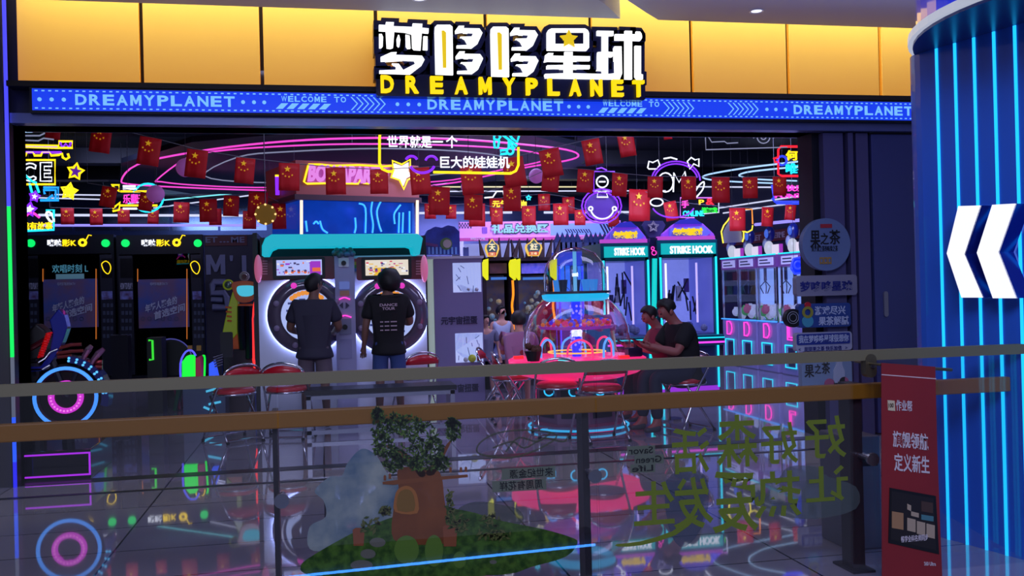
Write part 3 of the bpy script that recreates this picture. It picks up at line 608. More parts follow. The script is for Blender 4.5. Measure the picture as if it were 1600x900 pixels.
lamp('ring_lamp', 'inner white neon loop at the right ceiling', [(1157, 272), (1190, 266), (1300, 258), (1400, 266), (1300, 282), (1200, 281), (1162, 277)], 3.35, WC, .014, 'white ceiling loops')
sl = MB().hprism([tuple(p)[:2] for p in [Vector(G(a, b, 3.6)) for a, b in ((186, 284), (190, 255), (300, 222), (550, 200), (800, 205), (930, 235), (900, 262), (760, 285), (550, 305), (300, 303))]], 3.6, 3.68)
tag(sl.build('ceiling_raft', M('raft', (30, 33, 48), .4)), 'dark grey ceiling raft above the pink rings', 'ceiling raft')
# ceiling beams and ducts running across
for i, (y, z, h) in enumerate(((3.0, 3.7, .18), (5.2, 3.75, .2), (8.5, 3.7, .22), (11, 3.72, .2), (13.5, 3.7, .22))):
    struct('trim_%d' % (5+i), MB().box(-7.2, 8.75, y, y+.35, z, z+.25), M('duct_dark', (24, 26, 38), .35, .4), 'dark ceiling duct')
def linear(label, a, b, c, Z=3.62, r=.014, grp='linear ceiling lights'):
    if Z == 'S': p, q = PX(*a, 8.72), PX(*b, 8.72); Z = None
    elif Z: p, q = G(*a, Z), G(*b, Z)
    else: p, q = P(*a, 16.97), P(*b, 16.97)
    if q[0] > 8.6 and p[0] < 8.5: q = p+(q-p)*(8.6-p[0])/(q[0]-p[0])
    if Z and q[1] > 16.8 and p[1] < 16.7: q = p+(q-p)*(16.8-p[1])/(q[1]-p[1])
    t = thing('linear_light', label, 'ceiling light' if Z else 'wall light', p, grp); MB().tube([p, q], r, 6).build('light_tube', c, t)
    if Z:
        m = MB()
        for s_ in (.1, .9): k = p+(q-p)*s_; m.tube([tuple(k), (k[0], k[1], 3.96)], .006, 4)
        m.build('hanging_rod', WIRE, t)
LW = N('line_white', (200, 205, 235), 1.2); LC = N('line_teal', (120, 225, 235), 1.2); LY = N('line_cream', (235, 225, 170), 1.0); LV = N('line_violet', (150, 140, 255), 1.2)
for a in (('white light bar at the far left above the black booths', (60, 309), (170, 312), LW), ('teal white light bar rising behind the round pink neon sign', (200, 318), (420, 297), LC), ('lower teal light bar left of the roof sign box', (240, 325), (400, 304), LW),
          ('cream light bar across the ceiling behind the hanging bear sign', (690, 292), (915, 292), LY), ('white light bar just under the cream ceiling bar', (690, 299), (1040, 298), LW), ('white light bar right of the purple bear sign', (950, 291), (1270, 293), LW, 'S'),
          ('white light bar rising to the right near the pink FUN sign', (1124, 325), (1290, 300), LW, 'S'), ('white streak under the pink FUN sign', (1130, 333), (1290, 310), LW, 'S'), ('far white bar at the left behind the purple stars', (85, 304), (170, 305), LW)):
    linear(*a)
for a in (('long violet white bar on the back wall above the black booths', (60, 352), (405, 352), LV), ('upper white bar on the back wall above the booths', (60, 336), (430, 337), LW), ('short white bar on the back wall behind the red flags', (655, 333), (800, 332), LW),
          ('white bar on the back wall under the bear sign', (850, 332), (1080, 331), LW), ('green violet bar near the right shop edge', (1180, 351), (1280, 341), LV)):
    linear(*a, Z='S' if a[1][0] > 1100 else None, r=.03, grp='back wall light bars')
tl = M('silver_panel', (120, 130, 170), .15, .9)
t = thing('mirror_cladding', 'shiny silver cladding on the back wall above the booths', 'cladding', (-3, 16.9, 2.6))
for k in range(5):
    x0, x1, z0, z1 = bb(40+k*76, 322, 112+k*76, 360, 16.95); MB().box(x0, x1, 16.985, 17.0, z0, z1).build('panel', tl, t)
# ---- hanging lanterns
for px, py, r, lb in ((290, 262, 14, 'behind the fourth front flag'), (243, 303, 13, 'in front of the round pink neon sign'), (838, 275, 12, 'beside the flag right of the bubble sign'), (733, 292, 13, 'half hidden by a flag under the bubble sign')):
    p = P(px, py, 3.0); rr = r*(3+8.3)/1500
    t = thing('paper_lantern', 'round mauve paper lantern '+lb, 'lantern', p, 'mauve lanterns'); MB().ball(tuple(p), rr, n=24, m=16).build('globe', M('lantern', (190, 130, 200), .6, emit=(170, 80, 170), es=.25), t, smooth=True)
    MB().tube([(p[0], p[1], p[2]+rr), (p[0], p[1], 3.96)], .003, 4).build('cord', WIRE, t)
# ---- bunting
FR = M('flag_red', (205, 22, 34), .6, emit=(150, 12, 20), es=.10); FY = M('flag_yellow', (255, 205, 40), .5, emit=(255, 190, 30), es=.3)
# one flag, unit height, hanging from its top edge
def flag0():
    t = thing('flag', '', 'flag', (0, 0, 0)); m = MB(); nx, nz = 6, 4; w_f, h = .74, 1.0; v = []
    for s_ in (0, .006):
        for j in range(nz+1):
            for i in range(nx+1): v.append((-w_f/2+w_f*i/nx, .035*math.sin(i*1.3)*(.3+j/nz)+s_, -h*j/nz))
    n = (nx+1)*(nz+1); f = []
    for j in range(nz):
        for i in range(nx):
            a = j*(nx+1)+i; f.append((a, a+nx+1, a+nx+2, a+1)); f.append((n+a, n+a+1, n+a+nx+2, n+a+nx+1))
    bd = [i for i in range(nx+1)]+[j*(nx+1)+nx for j in range(1, nz+1)]+[nz*(nx+1)+i for i in range(nx-1, -1, -1)]+[j*(nx+1) for j in range(nz-1, 0, -1)]
    for k in range(len(bd)): a, b = bd[k], bd[(k+1) % len(bd)]; f.append((a, b, b+n, a+n))
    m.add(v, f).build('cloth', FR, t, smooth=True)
    m = MB().prism(star(-.06, -.22, .12, .4, 90), -.055, -.04)
    for a, b in ((-.22, -.40), (-.13, -.48), (.0, -.50), (.11, -.44)): m.prism(star(a, b, .04, .4, 70), -.055, -.04)
    m.build('stars', FY, t); return t
F0 = flag0(); used = [False]
def flags(nm, lst, Y, wherestr, grp):
    pts = [tuple(P(a, b, Y)) for a, b, *_ in lst]
    a, b = Vector(pts[0]), Vector(pts[-1]); s0 = a+(a-Vector(pts[1]))*.6; s1 = b+(b-Vector(pts[-2]))*.6
    t = thing('bunting_string', 'white cord carrying the red flags '+wherestr, 'string', s0)
    MB().tube([s0]+[Vector(p)+Vector((0, .01, .004)) for p in pts]+[s1], .004, 4).build('cord', M('cord', (140, 140, 150), .6), t)
    m = MB()
    for s_ in (s0, s1): m.tube([s_, (s_[0], s_[1], max(2.87 if Y < .3 else 3.96, s_[2]+.01))], .002, 4)
    m.build('tie', M('cord'), t)
    for i, (px, py, h, tilt) in enumerate(lst):
        p = P(px, py, Y); hh_ = h*(Y-CP[1]+.0)/1500*1.02*(1+(px-800)/1500*.2)
        lb = ('red star flag, %s from the left on the %s' % (ORD[i], wherestr)) if i < len(ORD) else ''
        o = F0 if not used[0] else dup(F0); used[0] = True
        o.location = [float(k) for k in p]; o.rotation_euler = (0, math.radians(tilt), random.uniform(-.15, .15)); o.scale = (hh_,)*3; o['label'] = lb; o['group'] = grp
flags('a', [(85, 188, 30, 8), (160, 197, 42, 9), (236, 215, 44, 9), (309, 234, 44, 8), (384, 247, 40, 6), (452, 255, 43, 2), (524, 262, 42, 0), (592, 265, 38, 0), (655, 262, 42, -4), (735, 258, 46, -5), (800, 246, 46, -8), (857, 233, 44, -10), (922, 218, 40, -10), (976, 207, 38, -10), (1042, 200, 18, -6)], 1.7, 'highest front string', 'flags on the highest string')
flags('b', [(687, 292, 44, 3), (740, 304, 40, 2), (800, 290, 40, 0), (862, 262, 38, 6), (916, 265, 36, 6), (969, 271, 36, 4), (1024, 276, 33, 2), (1076, 276, 36, 0), (1126, 277, 40, 0), (1172, 277, 33, 0), (1218, 276, 30, 0), (1264, 277, 22, 0)], 2.6, 'second highest string', 'flags on the second string')
flags('c', [(105, 325, 26, 0), (150, 326, 26, 0), (193, 326, 24, 0), (240, 328, 22, 4), (284, 316, 32, 3), (336, 326, 26, 0), (390, 330, 28, 2)], 7.5, 'low string above the booths', 'flags on the booth string')
flags('d', [(172, 292, 32, 12), (230, 302, 28, 10), (325, 311, 36, 0), (362, 306, 32, 4), (404, 300, 40, 5), (440, 318, 40, 0)], 5.0, 'string left of the roof sign box', 'flags left of the roof box')
flags('e', [(672, 318, 24, 0), (705, 320, 22, 2), (745, 318, 36, 0), (776, 325, 26, 0), (826, 322, 30, 0), (876, 318, 34, 0), (906, 328, 24, 0), (1000, 296, 50, 2), (1046, 315, 30, -10), (1152, 325, 36, 0), (1200, 324, 30, 4), (1236, 320, 24, 6), (1264, 316, 24, 8)], 6.0, 'lowest string over the counters', 'flags on the lowest string')
flags('f', [(680, 306, 30, 2), (775, 310, 28, 0), (850, 303, 26, 0), (888, 308, 26, 0), (956, 328, 26, -8)], 7.2, 'short string behind the bear sign', 'flags on the short string')

# ---- neon signs, drawn as tubes on a plane and hung by wires
def neon(name, label, Y, items, wires=(), r=.009, texts=(), panel=None, cat='neon sign', top=3.96):
    allp = [p for _, pts, *_ in items for p in pts]+[(a, b) for s_, a, b, c, d_, *_ in texts]
    a0 = min(p[0] for p in allp); b0 = max(p[1] for p in allp)
    t = thing(name, label, cat, P(a0, b0, Y))
    if panel:
        x0, x1, z0, z1 = bb(*panel[:4], Y); MB().box(x0, x1, Y+.02, Y+.04, z0, z1).build('backing', panel[4], t)
    for mat, pts, closed, sm in items:
        q = pxy(pts, Y); q = smooth_path(q, sm, closed) if sm else q; MB().tube(q, r, 6, closed).build('neon_tube', mat, t)
    for s_, a, b, c, d_, mat, off in texts: MB().tpx(s_, a, b, c, d_, Y, .02, off).build('lettering', mat, t)
    m = MB()
    for a, b in wires: p = P(a, b, Y); m.tube([tuple(p), (p[0], p[1], top)], .003, 4)
    if wires: m.build('hanging_wire', WIRE, t)
    return t
def pstar(cx, cy, R, k=.5, rot=-90): return [(cx+(R if i % 2 == 0 else R*k)*math.cos(math.radians(rot+i*36)), cy+(R if i % 2 == 0 else R*k)*math.sin(math.radians(rot+i*36))) for i in range(10)]
def pcirc(cx, cy, R, ry=None, a0=0, a1=360, n=16): return [(cx+R*math.cos(math.radians(a0+(a1-a0)*i/n)), cy+(ry or R)*math.sin(math.radians(a0+(a1-a0)*i/n))) for i in range(n+(0 if a1-a0 == 360 else 1))]
neon('bubble_sign', 'yellow speech bubble neon with white words 世界就是一个 巨大的娃娃机 and a purple smile', 1.1,
     [(YEL, [(598, 200), (594, 206), (593, 216), (593, 255), (597, 264), (606, 268), (614, 268)], False, 0), (YEL, [(677, 269), (798, 271), (806, 267), (810, 258), (810, 230)], False, 0),
      (PUR, pcirc(643, 252, 9, 8, 200, 340), False, 0), (PUR, pcirc(674, 252, 9, 8, 190, 350), False, 0), (PUR, pcirc(660, 256, 19, 14, 15, 165), False, 0),
      (CYAN, [(772, 212), (777, 209), (782, 214), (778, 219), (772, 217)], True, 0), (CYAN, [(772, 220), (773, 231), (778, 231), (780, 219)], False, 0), (CYAN, [(783, 209), (808, 228), (804, 232), (795, 222)], False, 0),
      (CYAN, pcirc(797, 236, 5), True, 0), (CYAN, [(792, 234), (782, 235), (782, 241), (792, 240)], False, 0), (CYAN, [(784, 207), (790, 203), (793, 204)], False, 0), (CYAN, [(805, 203), (811, 212), (808, 222), (800, 216), (792, 204)], False, 0), (CYAN, [(795, 217), (795, 231)], False, 0)],
     [(608, 200), (706, 205), (790, 203)], .013, [('世界就是一', 605, 212, 692, 231, WNE, .012), ('个', 697, 212, 715, 231, WNE, .012), ('巨大的娃娃机', 688, 244, 796, 263, WNE, .012)])
neon('circle_neon', 'pink word neon with yellow arrows inside a cyan ring at the left', 5.6,
     [(CYAN, pcirc(231, 309, 24, 22, -120, 130), False, 0), (YEL, [(174, 289), (186, 289), (186, 299), (178, 293)], True, 0), (YEL, [(176, 330), (186, 328), (188, 316), (176, 326)], False, 0), (YEL, [(188, 299), (232, 299)], False, 0), (YEL, [(186, 321), (246, 321)], False, 0),
      (WNE, [(192, 291), (212, 291)], False, 0), (WNE, [(192, 295), (214, 295)], False, 0), (WNE, [(192, 326), (214, 326)], False, 0), (CYAN, [(218, 290), (208, 300)], False, 0)], [(200, 291), (245, 300)], .014, [('乐翻天啦', 192, 303, 240, 318, PINK, .02)])
neon('open_sign', 'yellow boxed neon showing white letters CE over a yellow crane game arm', 3.6,
     [(YEL, [(30, 250), (86, 250), (86, 288), (30, 288)], True, 0), (YEL, [(30, 227), (92, 228), (92, 221), (113, 221), (113, 231), (92, 231), (30, 229)], False, 0), (PUR, [(30, 238), (96, 238)], False, 0), (PUR, [(36, 229), (90, 230)], False, 0),
      (YEL, [(30, 243), (40, 243), (42, 238), (52, 238), (54, 243), (64, 243), (66, 238), (78, 238), (80, 243), (92, 242), (97, 240), (98, 246), (103, 249), (108, 246), (106, 240)], False, 0), (PUR, [(94, 222), (97, 230), (103, 225), (108, 230), (111, 222)], False, 0),
      (CYAN, [(46, 286), (50, 301)], False, 0), (CYAN, [(55, 284), (61, 301)], False, 0), (CYAN, [(36, 270), (48, 282), (57, 286)], False, 0)],
     [(60, 227), (100, 222)], .014, [])
OS = [o for o in COL.objects if o.name == 'open_sign'][0]
MB().tube(pxy(pcirc(47, 269, 14, 14, 50, 310, 12)+[(55, 264)]+pcirc(47, 269, 8, 8, 310, 50, 10)+[(56, 277)], 3.6), .009, 5, True).tube(pxy([(63, 254), (81, 254), (81, 260), (69, 260), (69, 266), (79, 266), (79, 271), (69, 271), (69, 277), (81, 277), (81, 283), (63, 283)], 3.6), .009, 5, True).build('letter_tube', WNE, OS)
neon('arrow_neon', 'blue square neon arrow pointing up right beneath the yellow boxed sign', 3.6, [(N('neon_azure', (30, 150, 255), 1.5), [(68, 293), (91, 293), (91, 313), (63, 313)], False, 0), (N('neon_azure', (1, 1, 1)), [(70, 303), (68, 297), (87, 297), (87, 313), (82, 305), (72, 313)], False, 0)], [(85, 293)], .014)
def starneon(lb, px, py, R, mat, fill=None, Y=3.6, rot=-80):
    it = [(mat, pstar(px, py, R, .52, rot), True, 0)]; t = neon('star_neon', lb, Y, it, [(px, py-R)], .016)
    if fill: MB().prism(pxz(pstar(px, py, R*.7, .52, rot), Y), Y+.01, Y+.03).build('fill', fill, t)
    t['group'] = 'star neons'
starneon('yellow outlined star neon filled purple, upper of the left pair', 118, 268, 13, YEL, M('purple_fill', (90, 40, 170), .5, emit=(90, 30, 190), es=.6))
starneon('thick all yellow star neon, lower of the left pair', 108, 299, 13, N('neon_amber', (255, 225, 30), 1.8), N('neon_amber', (1, 1, 1)))
starneon('small white star with purple glow under the CE sign', 54, 307, 8, PUR, WNE); starneon('white star with purple outline below the small white star', 46, 327, 11, PUR, WNE)
neon('story_sign', 'cyan framed neon with yellow Chinese words low at the left edge', 3.6, [(CYAN, [(33, 361), (84, 359), (84, 328), (72, 329)], False, 0), (PINK, [(34, 345), (48, 332), (62, 340)], False, 3), (WNE, [(72, 335), (76, 331), (82, 336), (84, 346), (78, 345)], True, 2)],
     [(80, 329)], .014, [('我有故事', 34, 347, 82, 359, YEL, .02)])
neon('robot_neon', 'purple robot neon with a white smiling face hanging at the centre right', 4.6,
     [(PUR, [(928, 268), (960, 268), (960, 300), (928, 300)], True, 0), (WNE, pcirc(941, 284, 9, 9), True, 0), (PUR, pcirc(940, 322, 31, 27), True, 0), (WNE, pcirc(941, 325, 18, 17, 10, 170), False, 0), (WNE, [(934, 300), (933, 308), (950, 308), (947, 300)], True, 0), (PUR, pcirc(940, 322, 26, 22), True, 0), (WNE, [(936, 284), (946, 284)], False, 0),
      (PUR, [(932, 264), (940, 262), (948, 266)], False, 0), (WNE, pcirc(923, 326, 3), True, 0), (WNE, pcirc(960, 326, 3), True, 0)], [(932, 262), (948, 266)], .011)
MB().lathe([(1e-4, 0), (.22, 0)], tuple(P(940, 322, 4.63)), 28, 'y').build('acrylic_disc', M('purple_acrylic', (70, 40, 120), .3, emit=(70, 30, 140), es=.35), [o for o in COL.objects if o.name == 'robot_neon'][0])
OG = neon('planet_neon', 'white outline neon of bubble letters OMG inside a purple arc at the right', 5.0,
     [(WNE, pcirc(1040, 285, 12, 15), True, 0), (WNE, [(1052, 300), (1053, 270), (1061, 285), (1070, 268), (1076, 300)], False, 0), (PUR, pcirc(1056, 282, 38, 30, 180, 360), False, 0), (PUR, pcirc(1056, 282, 34, 26, 190, 350), False, 0), (WNE, [(1012, 262), (1014, 252), (1020, 254), (1028, 250), (1031, 258), (1026, 264), (1014, 264)], True, 0),
      (WNE, [(1074, 252), (1080, 246), (1086, 250), (1092, 248), (1092, 260), (1084, 256), (1078, 264)], True, 0), (WNE, [(1086, 300), (1092, 290), (1100, 284), (1098, 296), (1088, 308)], False, 3), (WNE, [(1037, 248), (1048, 246), (1058, 249)], False, 0), (WNE, pcirc(1026, 316, 10, 6), True, 0), (PUR, pcirc(1052, 318, 34, 22, 20, 160), False, 0)], [(1030, 255), (1080, 250)], .011)
neon('blue_words_sign', 'red framed neon with yellow words over cyan words at the right edge', 2.2,
     [(N('neon_red', (255, 30, 50), 1.5), [(1295, 229), (1220, 229), (1216, 234), (1216, 272), (1222, 275), (1295, 275)], False, 0), (N('neon_red', (1, 1, 1)), [(1216, 246), (1209, 248), (1211, 253), (1217, 253)], False, 0), (BLU, pcirc(1222, 251, 7, 7), True, 0)],
     [(1225, 229), (1280, 229)], .014, [('何以解忧', 1228, 235, 1302, 251, YEL, .02), ('唯有抓娃', 1228, 255, 1302, 272, CYAN, .02)])
neon('happy_sign', 'pink worded neon in a blue frame below the red framed sign', 4.0, [(BLU, [(1206, 289), (1210, 315), (1266, 315), (1266, 294)], False, 0), (BLU, [(1206, 310), (1214, 318), (1262, 318)], False, 0)], [(1210, 292), (1264, 296)], .014,
     [('快乐', 1229, 289, 1256, 299, PINK, .02), ('FUN玩', 1211, 302, 1262, 310, PINK, .02)])
neon('circuit_neon', 'thin white circuit line drawing with a round dial under the soffit', 1.2, [(WB, [(1100, 208), (1120, 213), (1175, 212), (1178, 216)], False, 0), (WB, [(1107, 214), (1112, 222), (1132, 221), (1136, 224), (1153, 223)], False, 0), (WB, pcirc(1193, 214, 10), True, 0), (WB, pcirc(1193, 214, 4), True, 0), (WB, [(1208, 216), (1213, 211), (1236, 211)], False, 0), (WB, [(1102, 209), (1103, 234), (1230, 230)], False, 0)], [(1110, 209), (1230, 211)], .006)
neon('circuit_neon', 'short pale blue circuit line drawing in the upper left corner', 1.2, [(WC, [(34, 206), (50, 206), (56, 203), (62, 205)], False, 0), (WB, [(34, 219), (60, 220), (68, 216), (84, 218)], False, 0), (WB, [(34, 212), (62, 212), (70, 208)], False, 0)], [(40, 206), (58, 205)], .007)
neon('market_neon', 'yellow and white neon with the words 元气 物 under a white roof shape', 6.4, [(WNE, [(757, 309), (770, 308), (776, 299), (786, 299), (788, 309), (797, 310)], False, 0), (CYAN, pstar(826, 309, 4), True, 0)], [(775, 300), (826, 305)], .012, [('元气', 769, 313, 794, 324, YEL, .02), ('物', 811, 313, 823, 325, YEL, .02)])
neon('menu_neon', 'multicoloured word neon with pink, cyan and green words in a violet frame', 6.2, [(N('neon_lilac', (220, 120, 255), 1.2), [(1123, 309), (1063, 309), (1063, 340), (1085, 340)], False, 0), (LW, [(1123, 309), (1123, 332), (1100, 334)], False, 0)], [(1070, 309), (1115, 309)], .010,
     [('手', 1065, 313, 1076, 325, PINK, .03), ('ONLINE', 1067, 329, 1100, 338, CYAN, .03), ('游戏', 1096, 324, 1121, 333, N('neon_green', (40, 230, 60), 1.4), .03), ('P', 1092, 312, 1100, 320, YEL, .02), ('&', 1103, 310, 1116, 320, N('neon_red', (1, 1, 1)), .02)])
neon('cat_neon', 'yellow outlined house cat neon with a grey face above the right claw machines', 6.6, [(N('neon_lemon', (255, 235, 60), 1.4), [(1130, 380), (1127, 362), (1131, 352), (1137, 345), (1140, 340), (1144, 337), (1149, 341), (1155, 343), (1157, 338), (1163, 336), (1160, 345), (1159, 358), (1162, 362), (1162, 372), (1160, 378)], False, 0), (N('neon_lemon', (1, 1, 1)), [(1160, 361), (1168, 363), (1175, 359), (1176, 352)], False, 0),
     (N('neon_orange', (255, 140, 30), 1.4), [(1142, 336), (1144, 327), (1175, 327), (1176, 350)], False, 0)], [(1144, 327), (1170, 327)], .012)
MB().prism(pxz([(1131, 380), (1130, 362), (1139, 345), (1143, 341), (1155, 348), (1158, 362), (1160, 378)], 6.65), 6.64, 6.67).build('face_panel', M('cat_grey', (150, 150, 175), .5), [o for o in COL.objects if o.name == 'cat_neon'][0])
neon('comet_neon', 'solid blue comet shaped neon beside the round tea sign', 4.3, [(BLU, [(1237, 412), (1240, 404), (1250, 402), (1262, 406), (1280, 420), (1264, 420), (1256, 426), (1242, 428), (1236, 420)], True, 0), (BLU, pcirc(1247, 414, 6), True, 0)], [(1240, 404), (1262, 406)], .014, panel=(1240, 404, 1262, 426, M('blue_panel', (30, 50, 200), .4, emit=(20, 50, 230), es=.8)))

# ---- two black singing booths
def booth(lb, x0p, x1p, logo0, logo1, g0, g1, seam, Yf=9.64):
    X0, X1, _, Zt = bb(x0p, 367, x1p, 597, Yf); Zt = P((x0p+x1p)/2, 367, Yf)[2]
    t = thing('singing_booth', lb, 'karaoke booth', ((X0+X1)/2, Yf, 0), 'black singing booths'); FRM = M('booth_frame', (26, 28, 36), .35, .3)
    zh = P(x0p, 398, Yf)[2]; W_ = X1-X0
    MB().box(X0, X1, Yf, Yf+1.5, zh, Zt).box(X0, X0+.05, Yf, Yf+1.5, 0, zh).box(X1-.05, X1, Yf, Yf+1.5, 0, zh).box(X0, X1, Yf+1.4, Yf+1.5, 0, zh).box(X0, X1, Yf, Yf+1.5, 0, .1).build('booth_shell', FRM, t)
    for g in (g0, g1):
        p = P(g, 380, Yf-.02); MB().disc(tuple(p), .068, .04, 24).build('green_lamp', N('lamp_green', (10, 235, 105), 1.15), t)
    MB().tpx('咪哒', logo0, 374, logo0+22, 385, Yf-.01, .02, .03).build('logo_white', WNE, t); MB().tpx('影K', logo0+23, 374, logo0+45, 385, Yf-.01, .02, .02).build('logo_yellow', YEL, t)
    p = P(logo0+55, 379, Yf-.01); m = MB().lathe([(.03, -.01), (.075, -.01), (.075, .01), (.03, .01)], tuple(p), 9, 'y'); m.tube([(p[0]+.06, p[1], p[2]+.05), (p[0]+.10, p[1], p[2]+.13), (p[0]+.15, p[1], p[2]+.12)], .01, 5); m.build('logo_record', YEL, t)
    # narrow side columns
    for a, b, nm in ((x0p+3, x0p+25, 'left'), (seam, x1p-3, 'right')):
        xa_, xb_, _, _ = bb(a, 400, b, 590, Yf); MB().box(xa_, xb_, Yf-.01, Yf+.02, .12, zh-.02).build('side_column', M('booth_column', (34, 36, 46), .4), t)
        if nm == 'left': MB().tpx('HOW TO PLAY ?', a+1, 442, b-2, 452, Yf-.02, .006, .01).build('column_text', M('poster_white', (190, 195, 210), .5), t)
        q = bb(a+1, 404, b-1, 434, Yf); MB().box(q[0], q[1], Yf-.02, Yf-.012, q[2], q[3]).build('notice', M('notice_black', (12, 12, 16), .3), t)
        q = bb(a+1, 455, b-1, 468, Yf); MB().box(q[0], q[1], Yf-.02, Yf-.012, q[2], q[3]).build('poster', M('poster_mix', (130, 140, 200), .5, c2=(90, 60, 90), nscale=12), t)
        m = MB()
        for k in range(5):
            for j in range(3): q = bb(a+3+j*6, 474+k*12, a+7+j*6, 480+k*12, Yf); m.box(q[0], q[1], Yf-.018, Yf-.011, q[2], q[3])
        m.build('button_marks', M('mark_grey', (70, 80, 96), .5), t)
        if nm == 'right': MB().tube(smooth_path(pxy([(b-18, 412), (b-12, 408), (b-6, 412), (b-4, 420), (b-8, 428), (b-14, 424), (b-17, 418)], Yf-.03), 3, True), .008, 5, True).build('notice_neon', YEL, t)
    ga, gb = x0p+27, seam-2; q = bb(ga, 400, gb, 592, Yf); MB().box(q[0], q[1], Yf+.02, Yf+.03, .1, zh).build('glass_door', glassm('dark_glass', (.55, .58, .65), .6), t)
    ca = (ga+gb)/2; q = bb(ga+5, 436, gb-3, 512, Yf); po = MB().box(q[0], q[1], Yf, Yf+.012, q[2], q[3]).build('door_poster', M('stage_poster', (120, 72, 70), .5, c2=(50, 70, 140), nscale=2.0, emit=(40, 60, 120), es=.12), t)
    for s_, y, dx in (('年轻人聚会的', 471, 0), ('首选空间', 484, 14)):
        m = MB().tpx(s_, ca-28+dx, y-8, ca+22+dx*.9, y+5, Yf-.012, .01, .03); xm = m.v[0][0] if m.v else 0; m.v = [(v[0], v[1], v[2]+(v[0]-xm)*.28) for v in m.v]; m.build('poster_lettering', M('poster_silver', (190, 195, 205), .4), po)
    MB().tpx('唱吧影咖迷你KTV', ca-20, 441, ca+8, 446, Yf-.012, .006).build('poster_small_text', M('poster_white'), po)
    m = MB()
    for k in range(6): p = P(ga+12+k*10.5, 498, Yf-.008); m.ring(tuple(p), .028, .035, .008, 12)
    m.build('poster_icons', M('mark_grey'), po)
    m = MB()
    for k in (gb-6, ga+4): m.tube([P(k, 420, Yf-.02), P(k, 530 if k > ca else 440, Yf-.02)], .008, 5)
    m.build('amber_edge_light', N('amber_edge', (200, 110, 40), .8), t)
    if x0p < 100: MB().tpx('欢唱时刻 L', ca-28, 413, ca+28, 426, Yf-.012, .01, .0).build('window_lettering', M('window_blue', (110, 190, 200), .5, emit=(90, 170, 190), es=.3), t); q = bb(ca-22, 428, ca+22, 436, Yf); MB().box(q[0], q[1], Yf-.01, Yf, q[2], q[3]).build('window_strip', M('strip_pale', (120, 160, 170), .5, emit=(110, 170, 180), es=.15), t)
booth('left black singing booth with green corner lamps beside the left jamb', 36, 180, 74, 0, 48, 165, 158)
booth('right black singing booth with green corner lamps, beside the grey letter wall', 184, 319, 221, 0, 196, 309, 300)
t = thing('air_purifier', 'black upright box with silver top edge between the two booths', 'air purifier', G(187, 606)); x0, x1, z0, z1 = bb(173, 524, 200, 590, G(187, 606)[1])
yy = G(187, 606)[1]; MB().rbox(x0, x1, yy, yy+.3, 0, z1, .02).build('body', M('purifier_black', (34, 34, 40), .35), t)
m = MB()
for a, b in ((176, 184), (189, 197)): q = bb(a, 523, b, 525, yy); m.box(q[0], q[1], yy-.004, yy+.1, z1, z1+.012)
m.build('vent_trim', M('steel'), t)
# wall with letters
x0, x1, z0, z1 = bb(321, 367, 396, 560, 9.7); WZ = P(358, 367, 9.7)[2]
t = thing('letter_partition', 'dark partition with grey letters M and a rusty band reading ET...ME', 'partition', ((x0+x1)/2, 9.7, 0)); MB().box(x0, x1+.1, 9.7, 9.85, 0, WZ).build('board', M('partition_dark', (38, 38, 50), .5), t)
q = bb(321, 368, 386, 384, 9.7); MB().box(q[0], q[1], 9.68, 9.7, q[2], q[3]).build('brown_band', M('band_brown', (80, 34, 34), .5), t); GL_ = M('letter_grey', (112, 118, 140), .5)
for s_, a, b, c, d_, o in (('ET', 321, 370, 340, 379, .02), ('...', 343, 377, 358, 379, .02), ('ME', 361, 370, 382, 379, .02), ('M', 322, 398, 352, 429, .06), ("'", 359, 399, 364, 408, .04), ('I', 378, 399, 385, 428, .06)): MB().tpx(s_, a, b, c, d_, 9.68, .02, o).build('lettering', GL_, t)
MB().tube(pxy([(352, 441), (334, 441), (332, 445), (332, 458), (350, 458), (354, 465), (354, 480), (332, 480)], 9.66), .06, 6).tube(pxy([(330, 468), (348, 469)], 9.66), .05, 6).build('big_curved_letter', GL_, t)

# ---- motorbike arcade machine
Ym = .42; t = thing('motorbike_game', 'motorbike arcade machine with a blue and purple glowing wheel at the left', 'arcade machine', P(104, 760, Ym)); ORG[t.name] = tuple(t.location)
wc = P(104, 620, Ym); R_ = .262
MB().torus(tuple(wc), R_*.93, .035, 40, 8).build('tyre', M('tyre_black', (16, 16, 20), .5), t, smooth=True)
MB().torus((wc[0], wc[1]-.03, wc[2]), R_*.93, .017, 40, 6).build('wheel_glow', N('wheel_blue', (70, 150, 255), 1.25), t, smooth=True)
MB().ring((wc[0], wc[1]-.02, wc[2]), R_*.36, R_*.53, .03, 36).build('inner_glow', N('wheel_magenta', (215, 50, 215), 1.1), t)
MB().disc((wc[0], wc[1]+.01, wc[2]), R_*.9, .03, 36).build('hub_plate', M('hub_dark', (34, 26, 30), .3, .5), t)
m = MB()
for k in range(26):
    a = k*2*PI/26; m.disc((wc[0]+R_*.445*math.cos(a), wc[1]-.037, wc[2]+R_*.445*math.sin(a)), .009, .006, 6)
m.build('glow_studs', N('stud_pink', (255, 130, 240), 1.2), t)
fn = []
for k in range(10): a = math.radians(84-k*11); fn.append((wc[0]+R_*1.12*math.cos(a), wc[2]+R_*1.12*math.sin(a)))
for k in range(9, -1, -1): a = math.radians(84-k*11); fn.append((wc[0]+R_*1.34*math.cos(a), wc[2]+R_*1.34*math.sin(a)))
fd = MB().prism(fn, Ym-.08, Ym+.1).build('fender', M('fender_blue', (34, 40, 110), .25, .3, coat=.6), t)
m = MB()
for k in range(8):
    a = math.radians(82-k*11)
    for rr in (1.18, 1.27): m.disc((wc[0]+R_*rr*math.cos(a), Ym-.085, wc[2]+R_*rr*math.sin(a)), .011, .008, 6)
m.build('fender_lights', N('fender_led', (90, 190, 255), 1.2), fd)
